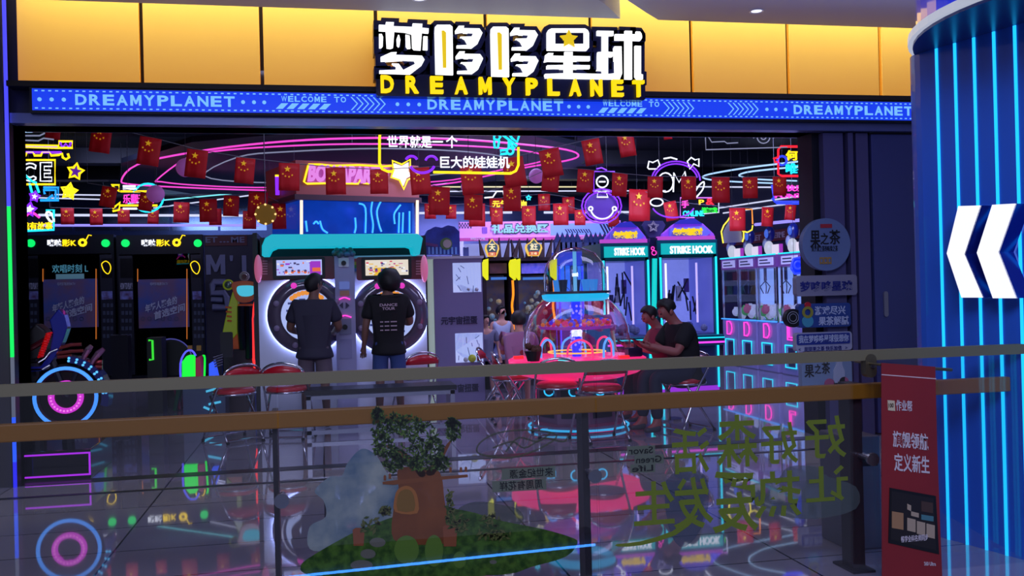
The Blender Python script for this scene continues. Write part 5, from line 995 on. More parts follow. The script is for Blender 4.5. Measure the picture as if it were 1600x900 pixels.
# ---- dark fantasy machines with crest signs
def crest(lb, a0, a1, cx, top, Yf, big, panel):
    X0, X1 = P(a0, 450, Yf)[0], P(a1, 450, Yf)[0]; Zt = P(cx, 402, Yf)[2]
    t = thing('crest_game', lb, 'arcade machine', ((X0+X1)/2, Yf, 0), 'crested dark arcade machines'); BR = M('crest_dark', (36, 22, 30), .4, .2)
    MB().box(X0, X0+.05, Yf, Yf+.8, 0, Zt).box(X1-.05, X1, Yf, Yf+.8, 0, Zt).box(X0, X1, Yf+.7, Yf+.8, 0, Zt).box(X0, X1, Yf, Yf+.8, Zt-.05, Zt).box(X0, X1, Yf, Yf+.8, 0, .7).build('cabinet', BR, t)
    m = MB(); w_ = (a1-a0)
    for k in range(5 if not big else 7):
        f_ = k/(4 if not big else 6); xx = a0+w_*f_; lean = (f_-.5)*14; m.prism(pxz([(xx-4, 402), (xx+4, 402), (xx+lean+1, 371+abs(f_-.5)*6)], Yf+.05), Yf+.04, Yf+.12)
    m.build('spikes', M('spike_brown', (60, 40, 44), .5), t)
    R1 = .5*w_*.42 if big else 11
    oy = 388 if big else 389
    out = [(cx-R1, oy), (cx-R1*.9, oy-6), (cx-R1*.45, oy-9), (cx, oy-16), (cx+R1*.45, oy-9), (cx+R1*.9, oy-6), (cx+R1, oy), (cx+R1*.8, oy+7), (cx+R1*.6, oy+12), (cx-R1*.6, oy+12), (cx-R1*.8, oy+7)]
    MB().prism(pxz(out, Yf-.02), Yf-.03, Yf+.03).build('crest_rim', N('crest_gold', (250, 205, 90), .95), t)
    k = .78; inn = [(cx+(a-cx)*k, oy-1+(b-oy)*k) for a, b in out]; MB().prism(pxz(inn, Yf-.04), Yf-.05, Yf-.03).build('crest_face', N('crest_blue', (90, 140, 210), .8), t)
    MB().tpx('天' if not big else '龙王', cx-R1*.45, oy-8, cx+R1*.45, oy+3, Yf-.06, .02, .03).build('crest_lettering', N('crest_cream', (250, 235, 190), 1.0), t)
    q = bb(cx-R1*.55, oy+5, cx+R1*.55, oy+11, Yf-.05); MB().rbox(q[0], q[1], Yf-.07, Yf-.04, q[2], q[3], .02).build('crest_tab', N('crest_red', (220, 80, 50), .9), t); MB().tpx('王者' if big else '王', cx-R1*.4, oy+6, cx+R1*.4, oy+10, Yf-.075, .01, .02).build('tab_lettering', N('crest_cream', (1, 1, 1)), t)
    for (a, b) in (((a0-1, a0+8), (a1-9, a1+1))):
        pass
    for a, b in ((a0-1, a0+8), (a1-8, a1+2)):
        MB().prism(pxz([(a+2, 406), (b, 404), (b, 437), (b-2, 438), (a+1, 431), (a, 412)], Yf-.05), Yf-.06, Yf+.02).build('yellow_pod', N('pod_yellow', (235, 235, 10), .95), t)
    MB().tube(smooth_path(pxy([(a1-3, 438), (a1-2, 460), (a1-4, 478), (a1-1, 500), (a1-1, 515)], Yf-.05), 3), .018, 6).build('amber_tube', N('amber_tube', (255, 140, 20), 1.4), t)
    q = bb(a0+12, 411, a1-10, 427, Yf); MB().box(q[0], q[1], Yf+.1, Yf+.14, q[2], q[3]).build('screen', panel, t)
    q = bb(a0+10, 430, a1-9, 560, Yf); MB().box(q[0], q[1], Yf+.3, Yf+.34, .7, q[3]).build('inner_panel', M('inner_teal', (60, 66, 96), .4, c2=(110, 90, 40), nscale=7, emit=(60, 60, 110), es=.12), t)
    q = bb(a0+13, 433, a1-12, 437, Yf); MB().box(q[0], q[1], Yf+.02, Yf+.06, q[2], q[3]).build('inner_light', N('inner_blue', (70, 130, 230), .7), t)
    m = MB(); rnd = random.Random(int(cx))
    for k in range(22): m.ball((rnd.uniform(X0+.1, X1-.1), rnd.uniform(Yf+.1, Yf+.3), rnd.uniform(.8, Zt-.5)), rnd.uniform(.02, .05), n=7, m=5)
    m.build('hanging_trinkets', M('trinkets', (190, 160, 60), .4, c2=(60, 150, 180), nscale=6, emit=(110, 110, 120), es=.25), t)['kind'] = 'stuff'
    MB().box(X0+.05, X1-.05, Yf-.12, Yf+.3, .68, .78).build('control_shelf', M('shelf_brown', (70, 46, 40), .4), t)
crest('narrow dark spiked game with a gold crest and yellow pods behind the girl', 755, 804, 769, 0, 5.6, False, M('crest_screen_dark', (70, 40, 50), .4, c2=(30, 20, 40), nscale=9, emit=(90, 50, 60), es=.2))
crest('wide dark spiked game with a large gold crest sign left of the dome', 805, 868, 834, 0, 5.9, True, M('crest_screen', (60, 70, 190), .4, c2=(150, 130, 200), nscale=10, emit=(50, 60, 200), es=.5))

# ---- blue back row of prize machines around the dome
def case(name, lb, a0, a1, top, Yf, col_, topk='castle', grp='blue lit prize machines'):
    X0, X1 = P(a0, 450, Yf)[0], P(a1, 450, Yf)[0]; Zt = P((a0+a1)/2, top, Yf)[2]; t = thing(name, lb, 'arcade machine', ((X0+X1)/2, Yf, 0), grp); W_ = X1-X0
    MB().rbox(X0, X1, Yf, Yf+.8, 0, .85, .03).build('base', M('case_blue', (40, 60, 150), .3, coat=.4), t); MB().box(X0, X1, Yf, Yf+.8, Zt-.22, Zt).build('head_box', M('case_head', (50, 70, 170), .3, emit=(30, 60, 220), es=.5), t)
    m = MB()
    for x in (X0, X1-.035):
        for y in (Yf, Yf+.765): m.box(x, x+.035, y, y+.035, .85, Zt-.22)
    m.build('corner_post', CHR, t); MB().box(X0+.03, X1-.03, Yf+.76, Yf+.78, .85, Zt-.22).build('back_panel', M('case_back', (90, 130, 230), .4, emit=(50, 120, 250), es=.95, c2=(40, 50, 120), nscale=5), t)  # back panel emission stands in for lamps inside the case
    MB().box(X0+.035, X1-.035, Yf+.01, Yf+.018, .85, Zt-.22).build('front_glass', CLEAR, t)
    for x in (X0+.02, X1-.02): MB().tube([(x, Yf-.012, .3), (x, Yf-.012, Zt-.24)], .012, 5).build('edge_tube', col_, t)
    m = MB(); rnd = random.Random(int(a0))
    for k in range(16): m.ball((rnd.uniform(X0+.1, X1-.1), rnd.uniform(Yf+.15, Yf+.65), rnd.uniform(.88, 1.05)), .07, n=8, m=6)
    m.build('prize_heap', M('prize_plush', (120, 150, 220), .8, c2=(200, 190, 230), nscale=9), t)['kind'] = 'stuff'
    m = MB().tube([(X0+W_/2, Yf+.4, Zt-.22), (X0+W_/2, Yf+.4, 1.5)], .01, 6)
    for k in range(3): a = k*2.1; m.tube([(X0+W_/2, Yf+.4, 1.5), (X0+W_/2+.08*math.cos(a), Yf+.4+.08*math.sin(a), 1.42), (X0+W_/2+.05*math.cos(a), Yf+.4+.05*math.sin(a), 1.34)], .007, 5)
    m.build('claw', CHR, t)
    if topk == 'castle':
        m = MB(); 
        for k in range(5): xx = X0+W_*(k+.5)/5; m.box(xx-.06, xx+.06, Yf+.1, Yf+.25, Zt, Zt+.16).lathe([(.08, .16), (1e-4, .34)], (xx, Yf+.17, Zt), 8)
        m.build('castle_towers', M('castle_steel', (60, 80, 140), .4), t)
    return t, X0, X1, Zt
t, *_ = case('claw_machine', 'blue lit claw machine with turret top behind the small dome', 873, 912, 393, 7.2, BLU)
t, *_ = case('claw_machine', 'blue lit claw machine with turret top just left of the HOOK sign', 919, 955, 393, 7.2, CYAN)
t, *_ = case('claw_machine', 'blue lit prize cabinet seen through the left half of the dome', 822, 869, 430, 7.2, BLU, None)
# ---- tall hook machines
def hook(lb, a0, a1, Yf, head0, txt, tx):
    X0, X1 = P(a0, 450, Yf)[0], P(a1, 450, Yf)[0]; mid = (a0+a1)/2; zh1, zh0 = P(mid, head0, Yf)[2], P(mid, head0+21, Yf)[2]; W_ = X1-X0
    t = thing('hook_machine', lb, 'arcade machine', ((X0+X1)/2, Yf, 0), 'tall hook machines'); TQ = M('hook_teal', (20, 90, 110), .3, .3)
    MB().box(X0-.02, X1+.02, Yf, Yf+.9, 0, .82).build('base_cabinet', M('hook_base', (52, 60, 110), .3, coat=.4), t, bevel=.02)
    MB().box(X0-.02, X1+.02, Yf, Yf+.9, zh0-.04, zh1+.02).build('head_box', TQ, t)
    q = bb(a0+2, head0+3, a1-2, head0+20, Yf-.01); MB().box(q[0], q[1], Yf-.02, Yf, q[2], q[3]).build('lit_header', N('hook_cyan', (10, 185, 195), .9), t)
    MB().tpx(txt, *tx, Yf-.03, .02, .03).build('lettering', WNE, t)
    MB().box(X1-.05, X1-.04, Yf+.04, Yf+.84, .8, zh0).box(X0+.04, X0+.05, Yf+.04, Yf+.84, .8, zh0).build('side_panel', M('hook_side_glow', (120, 120, 190), .35, emit=(90, 100, 210), es=.45), t)  # glowing inner sides added to lighten the dark interior
    m = MB()
    for x in (X0, X1-.04):
        for y in (Yf, Yf+.86): m.box(x, x+.04, y, y+.04, .8, zh0)
    m.build('corner_post', TQ, t)
    for x in (X0+.01, X1-.01): MB().tube([(x, Yf-.02, .1), (x, Yf-.02, zh0-.03)], .014, 6).build('edge_tube', CYAN, t)
    MB().box(X0+.04, X1-.04, Yf+.84, Yf+.86, .8, zh0).build('back_panel', M('hook_back', (150, 150, 205), .4, emit=(130, 140, 235), es=.8, c2=(70, 80, 150), nscale=4), t); MB().box(X0+.04, X1-.04, Yf+.012, Yf+.02, .8, zh0).build('front_glass', CLEAR, t)  # back panel glows in place of lighting inside the machine
    for k, x in enumerate((X0+W_*.25, X0+W_*.8)): MB().tube([(x, Yf+.3, .95), (x, Yf+.3, zh0-.1)], .014, 6).build('inner_light', N('inner_warm' if k == 0 else 'inner_lilac', (245, 240, 255) if k == 0 else (190, 170, 255), 1.4), t)
    m = MB(); rnd = random.Random(int(a0))
    for k in range(14): x = X0+.1+(W_-.2)*rnd.random(); z = rnd.uniform(1.2, zh0-.1); m.tube([(x, Yf+rnd.uniform(.3, .7), z), (x+rnd.uniform(-.1, .1), Yf+.5, z-.25)], .012, 5)
    m.build('hook_mechanism', DARK, t)
    for k in range(4): x = X0+W_*(.3+.15*k); MB().box(x-.03, x+.03, Yf+.55, Yf+.6, 1.0+.12*k, 1.25+.1*k).build('hanging_prize', M('prize_h%d' % k, [(170, 60, 90), (60, 60, 110), (200, 200, 220), (90, 60, 140)][k], .5), t)
    m = MB()
    for k in range(18): m.ball((X0+.08+(W_-.16)*rnd.random(), Yf+.1+.6*rnd.random(), .86+.05*rnd.random()), .05, n=8, m=5)
    m.build('prize_heap', M('heap_grey', (150, 150, 190), .7), t)['kind'] = 'stuff'
    MB().box(X0-.03, X1+.03, Yf-.14, Yf, .66, .8).build('control_ledge', TQ, t, bevel=.01)
    MB().box(X0-.03, X1+.03, Yf-.15, Yf-.14, .69, .715).build('ledge_light', N('ledge_magenta', (235, 70, 235), 1.2), t); MB().box(X0-.03, X1+.03, Yf-.15, Yf-.14, .755, .77).build('ledge_light', CYAN, t)
    MB().box(X0, X1, Yf-.01, Yf, .02, .12).build('kick_light', N('kick_purple', (160, 50, 230), 1.0), t)
    # crown header: purple arch with yellow lettering
    cx = mid; hw = (a1-a0)*.5
    MB().prism(pxz([(a0+1, head0), (a0+6, head0-12), (a0+hw*.5, head0-26), (cx, head0-36), (a1-hw*.5, head0-28), (a1-5, head0-12), (a1-1, head0)], Yf+.1), Yf+.1, Yf+.2).build('arch_board', M('arch_purple', (130, 70, 190), .4, emit=(130, 60, 210), es=.45), t)
    MB().prism(pxz([(cx-hw*.5, head0-27), (cx-hw*.25, head0-34), (cx+hw*.2, head0-36), (cx+hw*.5, head0-27)], Yf+.08), Yf+.07, Yf+.12).build('arch_cap', N('arch_blue', (40, 40, 200), .8), t)
    q = pxz([(cx-hw*.65, head0-8), (cx-hw*.65, head0-20), (cx+hw*.5, head0-24), (cx+hw*.8, head0-14), (cx+hw*.6, head0-7)], Yf+.06); MB().prism(q, Yf+.05, Yf+.1).build('name_plate', M('plate_violet', (90, 90, 200), .4, emit=(90, 90, 220), es=.4), t)
    MB().tpx('勾勾派对', cx-hw*.55, head0-21, cx+hw*.5, head0-9, Yf+.03, .03, .06).build('name_lettering', N('name_yellow', (250, 210, 20), 1.0), t)
    m = MB().box(X0, X1, Yf+.02, Yf+.1, zh1+.02, zh1+.07); m.build('arch_base_light', N('arch_pink', (200, 80, 220), .8), t)
    return t
hook('left tall hook machine with cyan header cropped behind the dome, reading HOOK', 942, 1014, 3.7, 382, 'STRIKE HOOK', (960, 387, 1008, 399))
hook('right tall hook machine with cyan header reading STRIKE HOOK', 1031, 1120, 3.7, 377, 'STRIKE HOOK', (1047, 384, 1114, 396))
x0, x1, z0, z1 = bb(1016, 372, 1028, 402, 3.75); t = thing('token_pillar', 'dark pillar with a star board and pink circles between the two hook machines', 'pillar', ((x0+x1)/2, 3.75, 0)); MB().box(x0, x1, 3.75, 4.3, 0, z1).build('pillar_body', M('pillar_navy', (24, 22, 60), .3), t)
MB().tube([P(1023, 404, 3.7), P(1021, 560, 3.7)], .035, 8).build('cyan_column_light', N('pillar_cyan', (10, 200, 200), 1.1), t)
for a, b, r in ((1020, 388, .02), (1022, 395, .03)): MB().torus(tuple(P(a, b, 3.73)), r, .006, 16, 5).build('pink_circle', PINK, t)
MB().prism(pxz([(1004, 352), (1008, 345), (1036, 345), (1040, 352), (1030, 371), (1014, 371)], 3.9), 3.9, 3.95).build('star_board', M('board_navy', (40, 36, 80), .4), t)
for R1 in (9, 6): MB().tube(pxy(pstar(1021, 354, R1), 3.88), .006, 5, True).build('star_line', N('star_dim', (150, 140, 190), .6), t)

# ---- dome machine with a glowing pink table
TCN = G(902, 678); tx_, ty_ = float(P(902, 580, 1.45)[0]), 1.45
t = thing('dome_coin_game', 'round coin game with large clear dome over a glowing pink table', 'arcade machine', (tx_, ty_, 0)); ORG[t.name] = (tx_, ty_, 0)
Zt_ = P(902, 565, ty_-.7)[2]; Zb_ = P(902, 592, ty_-.7)[2]; RT = .71
MB().lathe([(1e-4, Zb_-.06), (.45, Zb_-.05), (RT-.08, Zb_), (RT, Zb_+.05), (RT+.01, Zt_-.02), (RT-.03, Zt_), (1e-4, Zt_+.0)], (tx_, ty_, 0), 48).build('table_rim', M('table_pink', (225, 40, 90), .25, emit=(255, 40, 125), es=.85, coat=.2), t, smooth=True)
MB().lathe([(.5, 0), (.5, .06), (.43, .08), (.43, Zb_-.04)], (tx_, ty_, 0), 8).build('pedestal', M('pedestal_mauve', (120, 90, 120), .35), t)
m = MB()
for k in range(8):
    a = (k+.5)*PI/4; c_, s_ = math.cos(a), math.sin(a); R0 = .43*math.cos(PI/8)+.004; p = [(tx_+c_*R0-s_*q*.12, ty_+s_*R0+c_*q*.12) for q in (-1, 1)]
    v = [(p[0][0], p[0][1], .14), (p[1][0], p[1][1], .14), (p[1][0], p[1][1], Zb_-.10), (p[0][0], p[0][1], Zb_-.10)]; m.add(v+[(x+c_*.006, y+s_*.006, z) for x, y, z in v], [(4, 5, 6, 7), (0, 1, 5, 4), (1, 2, 6, 5), (2, 3, 7, 6), (3, 0, 4, 7)])
m.build('pedestal_panel', M('panel_dark', (34, 34, 50), .3), t)
for a in (250, 285, 215): 
    a = math.radians(a); MB().torus((tx_+.45*math.cos(a), ty_+.45*math.sin(a), .42), .05, .008, 20, 5).build('coin_door_light', N('door_cyan', (40, 190, 255), 1.4), t)
MB().torus((tx_, ty_, .03), .52, .012, 40, 5, 'z').build('foot_light', N('foot_cyan', (60, 190, 255), .9), t)
DG = glassm('dome_glass', (.95, .96, .99), 1.6)
RD, HD = .56, P(902, 466, ty_)[2]-Zt_
MB().lathe([(RD, 0), (RD+.005, HD*.25), (RD*.97, HD*.5), (RD*.88, HD*.72), (RD*.72, HD*.9), (RD*.58, HD*1.0)], (tx_, ty_, Zt_), 48).build('dome', DG, t, smooth=True)
MB().lathe([(.30, -.03), (.345, .0), (.355, .04), (.30, .05)], (tx_, ty_, Zt_+HD), 40).build('cyan_rim', N('rim_cyan', (30, 170, 225), 1.1), t)
MB().lathe([(1e-4, .05), (.37, .05), (.37, .075), (1e-4, .075)], (tx_, ty_, Zt_+HD), 40).build('upper_deck', M('deck_grey', (70, 66, 80), .3), t)
z3_ = Zt_+HD+.075; H2 = P(902, 386, ty_)[2]-z3_
MB().lathe([(.33, 0), (.33, H2*.35), (.30, H2*.62), (.22, H2*.85), (.1, H2*.97), (1e-4, H2)], (tx_, ty_, z3_), 40).build('upper_dome', DG, t, smooth=True)
MB().lathe([(.05, 0), (.05, HD*.95)], (tx_, ty_, Zt_), 12).build('blue_core', N('core_blue', (40, 50, 255), 1.3), t)
m = MB(); rnd = random.Random(4)
for k in range(60): a = rnd.uniform(0, 6.28); m.ball((tx_+.055*math.cos(a), ty_+.055*math.sin(a), Zt_+rnd.uniform(.05, HD*.9)), .014, n=6, m=4)
m.build('core_sparkle', N('core_spark', (150, 130, 255), 1.2), t)['kind'] = 'stuff'
MB().lathe([(.06, 0), (.38, .02), (.40, .05), (.06, .03)], (tx_, ty_, Zt_+HD*.45), 32).build('inner_tray', M('tray_clear', (120, 90, 190), .2, emit=(150, 60, 200), es=.25), t)
cands = [((235, 60, 120), 'pink'), ((230, 120, 60), 'orange'), ((90, 60, 230), 'violet'), ((190, 60, 60), 'red')]
for c, nm in cands:
    m = MB()
    for k in range(28): a = rnd.uniform(0, 6.28); r = rnd.uniform(.1, .36); m.ball((tx_+r*math.cos(a), ty_+r*math.sin(a), Zt_+HD*.45+.06+rnd.uniform(0, .04)), .024, n=7, m=5)
    m.build('sweets', M('sweet_'+nm, c, .3, emit=c, es=.35), t)['kind'] = 'stuff'
for k in range(6):
    a = k*PI/3+.35; X, Y_ = tx_+.36*math.cos(a), ty_+.36*math.sin(a)
    MB().tube(smooth_path([(X-.13*math.sin(a), Y_+.13*math.cos(a), Zt_), (X-.11*math.sin(a), Y_+.11*math.cos(a), Zt_+.13), (X, Y_, Zt_+.19), (X+.11*math.sin(a), Y_-.11*math.cos(a), Zt_+.13), (X+.13*math.sin(a), Y_-.13*math.cos(a), Zt_)], 4), .012, 6).build('arch_light', [N('arch_rose', (255, 60, 120), 1.2), N('arch_sky', (90, 160, 255), 1.2)][k % 2], t)
for k in range(6):
    a = k*PI/3+.05; X, Y_ = tx_+.63*math.cos(a), ty_+.63*math.sin(a); MB().box(X-.05, X+.05, Y_-.03, Y_+.03, Zt_, Zt_+.03).build('control_pad', [N('pad_cyan', (90, 220, 240), 1.0), N('pad_red', (255, 40, 50), 1.1)][k % 2], t)
MB().torus((tx_, ty_, Zt_+.05), .30, .008, 40, 4, 'z').build('gold_string_light', N('gold_bead', (255, 190, 90), 1.2), t)
for a in range(5):
    an = a*1.26; MB().lathe([(.035, 0), (.05, .12)], (tx_+.2*math.cos(an), ty_+.2*math.sin(an), z3_), 12, cap=True).build('display_cup', [N('cup_blue', (60, 140, 240), .8), M('cup_dark', (40, 60, 90), .3)][a % 2], t)
MB().tube([(tx_, ty_, z3_), (tx_, ty_, z3_+H2*.9)], .02, 8).build('upper_post', N('post_sky', (110, 190, 255), .8), t)
# items resting on the pink table
bx = P(826, 556, ty_-.2); tt = thing('flower_basket', 'black basket of dark flowers on the left edge of the pink table', 'basket', (bx[0], ty_-.42, Zt_)); bx0 = (float(bx[0]), ty_-.42, Zt_); ORG[tt.name] = bx0; tt.location = bx0
MB().lathe([(.06, 0), (.085, .09), (.09, .10), (.07, .095)], bx0, 14, cap=True).build('basket_body', BLK, tt)
m = MB()
for k in range(12): a = k*1.9; m.ball((bx0[0]+.06*math.cos(a), bx0[1]+.05*math.sin(a), bx0[2]+.11+.02*(k % 3)), .028, n=7, m=5, bumps=.2, seed=k)
m.build('flowers', M('flower_dark', (90, 50, 40), .7), tt)['kind'] = 'stuff'
bx = P(984, 548, ty_-.1); b0 = (float(bx[0])-.03, ty_-.3, Zt_+.0); tt = thing('game_console_box', 'small dark box with rounded top on the right edge of the pink table', 'box', b0); ORG[tt.name] = b0
MB().rbox(b0[0]-.07, b0[0]+.08, b0[1]-.06, b0[1]+.06, b0[2], b0[2]+.09, .02).build('box_body', M('box_navy', (26, 30, 60), .3), tt); MB().box(b0[0]+.02, b0[0]+.06, b0[1]-.04, b0[1]+.04, b0[2]+.09, b0[2]+.15).build('box_top', BLK, tt)

# ---- claw machine row down the right side (fronts face left)
XR = 7.22
def claw0():
    t = thing('claw_machine', '', 'claw machine', (0, 0, 0)); W_ = .8
    MB().box(-.39, .39, .0, .75, 0, .82).build('lower_cabinet', M('claw_lilac', (150, 140, 200), .35, coat=.4), t, bevel=.02)
    MB().tube([(-.2, -.02, .47), (.2, -.02, .47), (.2, -.02, .12), (-.2, -.02, .12)], .012, 5, True).build('chute_frame', CYAN, t)
    MB().box(-.11, .11, -.012, .0, .14, .43).build('chute_flap', M('flap_dark', (50, 50, 80), .3), t)
    m = MB()
    for x in (-.385, .355):
        for y in (.01, .71): m.box(x, x+.03, y, y+.03, .82, 1.72)
    m.build('corner_post', CHR, t)
    MB().box(-.36, .36, .72, .74, .82, 1.72).build('back_panel', M('claw_back', (180, 190, 230), .4, emit=(130, 165, 250), es=.85), t); MB().box(-.36, .36, .015, .022, .82, 1.72).build('front_glass', CLEAR, t)  # cabinet lighting is put into the back panel as emission
    MB().box(-.39, .39, .0, .75, 1.72, 1.92).build('head_box', M('claw_head', (110, 70, 140), .35, emit=(120, 60, 160), es=.2), t); MB().box(-.3, .3, -.012, 0, 1.75, 1.88).build('head_label', M('label_white', (200, 200, 235), .4, emit=(170, 170, 240), es=.5), t)
    MB().box(-.24, .1, -.016, -.012, 1.83, 1.85).box(-.24, .2, -.016, -.012, 1.78, 1.80).build('label_lines', M('ink_violet', (34, 30, 70), .5), t)
    MB().tube([(-.4, -.01, 1.925), (.4, -.01, 1.925)], .012, 5).build('top_light', CYAN, t); MB().tube([(-.4, -.01, .83), (.4, -.01, .83)], .012, 5).build('ledge_light', N('ledge_blue', (60, 150, 255), 1.3), t)
    m = MB().tube([(0, .35, 1.72), (0, .35, 1.5)], .03, 8)
    for k in range(3): a = k*2.1+.5; m.tube([(0, .35, 1.5), (.10*math.cos(a), .35+.10*math.sin(a), 1.4), (.04*math.cos(a), .35+.04*math.sin(a), 1.28)], .01, 5)
    m.build('claw', M('claw_steel', (90, 95, 120), .3, .8), t); rnd = random.Random(2)
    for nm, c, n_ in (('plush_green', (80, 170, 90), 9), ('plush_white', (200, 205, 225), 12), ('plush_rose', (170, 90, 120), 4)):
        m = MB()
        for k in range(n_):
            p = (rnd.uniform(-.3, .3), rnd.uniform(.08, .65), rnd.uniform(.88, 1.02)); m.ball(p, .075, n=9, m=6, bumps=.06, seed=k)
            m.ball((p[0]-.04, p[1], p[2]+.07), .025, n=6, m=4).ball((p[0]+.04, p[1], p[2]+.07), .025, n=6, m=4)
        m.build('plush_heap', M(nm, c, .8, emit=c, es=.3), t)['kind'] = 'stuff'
    return t
CL = claw0()
def place_claw(py, lb, letter, first=False):
    o = CL if first else dup(CL); p = PX(py[0], py[1], XR); o.location = (XR, float(p[1]), 0); o.rotation_euler = (0, 0, -PI/2+PI if False else -PI/2); o['label'] = lb; o['group'] = 'claw machines down the right side'
    if not first:
        for ch in list(o.children):
            if ch.name.startswith('neon_letter'): bpy.data.objects.remove(ch)
    dl = [(-.12, -.02, .56), (-.12, -.02, .79), (.02, -.02, .79), (.10, -.02, .74), (.12, -.02, .675), (.10, -.02, .61), (.02, -.02, .56)] if letter == 'D' else [(-.10, -.02, .79), (-.10, -.02, .56), (.12, -.02, .56), (.12, -.02, .60), (-.04, -.02, .60), (-.04, -.02, .79)]; m = MB().tube(dl, .013, 5, True); me = m.build('neon_letter', PINK, None); me.parent = o; o.scale = (.88, 1, 1)
    return float(p[1])
ys = []
for i, (px, lb, L) in enumerate(((1141, 'farthest claw machine on the right, beside the STRIKE HOOK machine', 'D'), (1168, 'second farthest claw machine on the right with green plush toys', 'D'), (1199, 'claw machine on the right behind the plain glass, third from the hook machine', 'D'), (1236, 'nearest claw machine on the right, half hidden by the window signs', 'L'))):
    ys.append(place_claw((px, 500), lb, L, i == 0))
    y = ys[-1]; tp = thing('astronaut_topper', 'white and blue astronaut rabbit topper on the '+('farthest', 'second farthest', 'third farthest', 'nearest')[i]+' right claw machine', 'topper', (XR+.3, y, 1.92), 'claw machine toppers')
    ORG[tp.name] = (XR+.3, y, 1.92); cX, cZ = XR+.12, 1.92
    MB().ball((cX, y+.12, cZ+.12), .08, .08, .12, 10, 8).build('suit_body', N('suit_white', (220, 225, 250), .7), tp, smooth=True); MB().ball((cX+.02, y+.12, cZ+.36), .085, .085, .13, 12, 8).build('hood', M('hood_blue', (24, 36, 130), .3, coat=.4), tp, smooth=True)
    MB().ball((cX-.05, y+.10, cZ+.36), .035, .045, .075, 10, 6).build('visor', N('visor_blue', (70, 110, 235), .8), tp, smooth=True); MB().ball((cX+.02, y+.26, cZ+.2), .06, .07, .10, 10, 6).build('shoulder_pack', M('pack_pale', (170, 185, 220), .4), tp, smooth=True)
    MB().box(cX-.02, cX+.02, y-.28, y-.02, cZ, cZ+.17).build('small_sign', N('topper_sign', (230, 220, 245), .9), tp); MB().box(cX-.025, cX+.02, y-.33, y-.28, cZ, cZ+.17).build('sign_edge', N('edge_violet', (170, 60, 200), .8), tp)
# band on the far right wall
q0, q1 = PX(1155, 372, 8.72), PX(1300, 360, 8.72)
t = thing('slogan_band', 'rust brown wall band reading PLANET COME TIME above the right claw machines', 'wall sign', tuple(q0)); zb0, zb1 = PX(1200, 378, 8.72)[2], PX(1200, 361, 8.72)[2]
MB().box(8.70, 8.74, 1.0, 11.5, zb0, zb1).build('band', M('band_rust', (96, 36, 44), .5), t)
m = MB()
for s_, a, b in (('PLANET', 1160, 1189), ('COMETIME', 1196, 1226), ('FESTIVAL', 1234, 1262)):
    ya, yb = PX(a, 370, 8.69)[1], PX(b, 370, 8.69)[1]; g = MB().text(s_, 0, 1, zb0+.05, zb1-.05, 0, .01, .03); o = len(m.v); m.v += [(8.69+v[1], ya+(yb-ya)*v[0], v[2]) for v in g.v]; m.f += [tuple(i+o for i in f) for f in g.f]
m.build('lettering', M('band_grey', (150, 130, 150), .5), t)

# ================================================================ FURNITURE
def chair0():
    t = thing('folding_chair', '', 'chair', (0, 0, 0)); F_ = CHR
    MB().lathe([(1e-4, -.03), (.19, -.03), (.205, -.01), (.205, .01), (.18, .03), (1e-4, .034)], (0, 0, .50), 24).build('seat', RED, t, smooth=True)
    MB().torus((0, 0, .475), .205, .011, 24, 6, 'z').build('seat_ring', F_, t, smooth=True)
    for s_ in (-1, 1):
        MB().tube(smooth_path([(s_*.235, .22, .015), (s_*.225, .02, .42), (s_*.215, -.12, .62), (s_*.19, -.17, .70)], 3), .012, 7).build('leg', F_, t, smooth=True)
        MB().tube([(s_*.2, -.20, .015), (s_*.2, .12, .46)], .012, 7).build('leg', F_, t, smooth=True)
    MB().tube([(-.2, -.19, .03), (.2, -.19, .03)], .009, 6).tube([(-.235, .21, .04), (.235, .21, .04)], .009, 6).build('stretcher', F_, t)
    b = smooth_path([(-.215, -.12, .62), (-.20, -.165, .70), (-.12, -.19, .755), (0, -.20, .775), (.12, -.19, .755), (.20, -.165, .70), (.215, -.12, .62)], 3)
    MB().tube(b, .013, 7).build('back_tube', F_, t, smooth=True)
    n = 9; v = []; f = []
    for k in range(n):
        a = -1+2*k/(n-1); x = .2*a; y = -.19+.035*a*a; z0, z1 = .64+.0*a, .75-.06*a*a
        v += [(x, y-.012, z0), (x, y-.016, z1), (x, y+.014, z1), (x, y+.014, z0)]
    for k in range(n-1):
        for j in range(4): f.append((4*k+j, 4*(k+1)+j, 4*(k+1)+(j+1) % 4, 4*k+(j+1) % 4))
    f += [(0, 1, 2, 3), tuple(4*(n-1)+j for j in (3, 2, 1, 0))]
    MB().add(v, f).build('back_pad', RED, t, smooth=True)
    for s_ in (-1, 1):
        MB().ball((s_*.235, .22, .012), .018, n=8, m=5).ball((s_*.2, -.20, .012), .018, n=8, m=5).build('foot_cap', BLK, t)
    return t
C0 = chair0(); firstc = [True]
def chair(px, py, rot, lb):
    g = G(px, py); o = C0 if firstc[0] else dup(C0); firstc[0] = False; o.location = (float(g[0]), float(g[1]), 0); o.rotation_euler = (0, 0, math.radians(rot)); o['label'] = lb; o['group'] = 'red folding chairs'; return o
chair(872, 680, -8, 'red round seat folding chair in front of the pink table, on the left'); chair(940, 688, 8, 'red round seat folding chair in front of the pink table, on the right')
chair(1072, 672, 105, 'red folding chair under the seated man at the right of the pink table'); chair(800, 660, -95, 'red folding chair tipped toward the pink table near the girl'); chair(775, 646, -110, 'red folding chair beside the capsule tower, behind the tipped chair')
chair(368, 688, 35, 'red folding chair left of the rhythm game near the novelty games'); chair(450, 684, -12, 'red folding chair in front of the left round screen'); chair(652, 656, 20, 'red folding chair in front of the right round screen beside the black shirted youth')
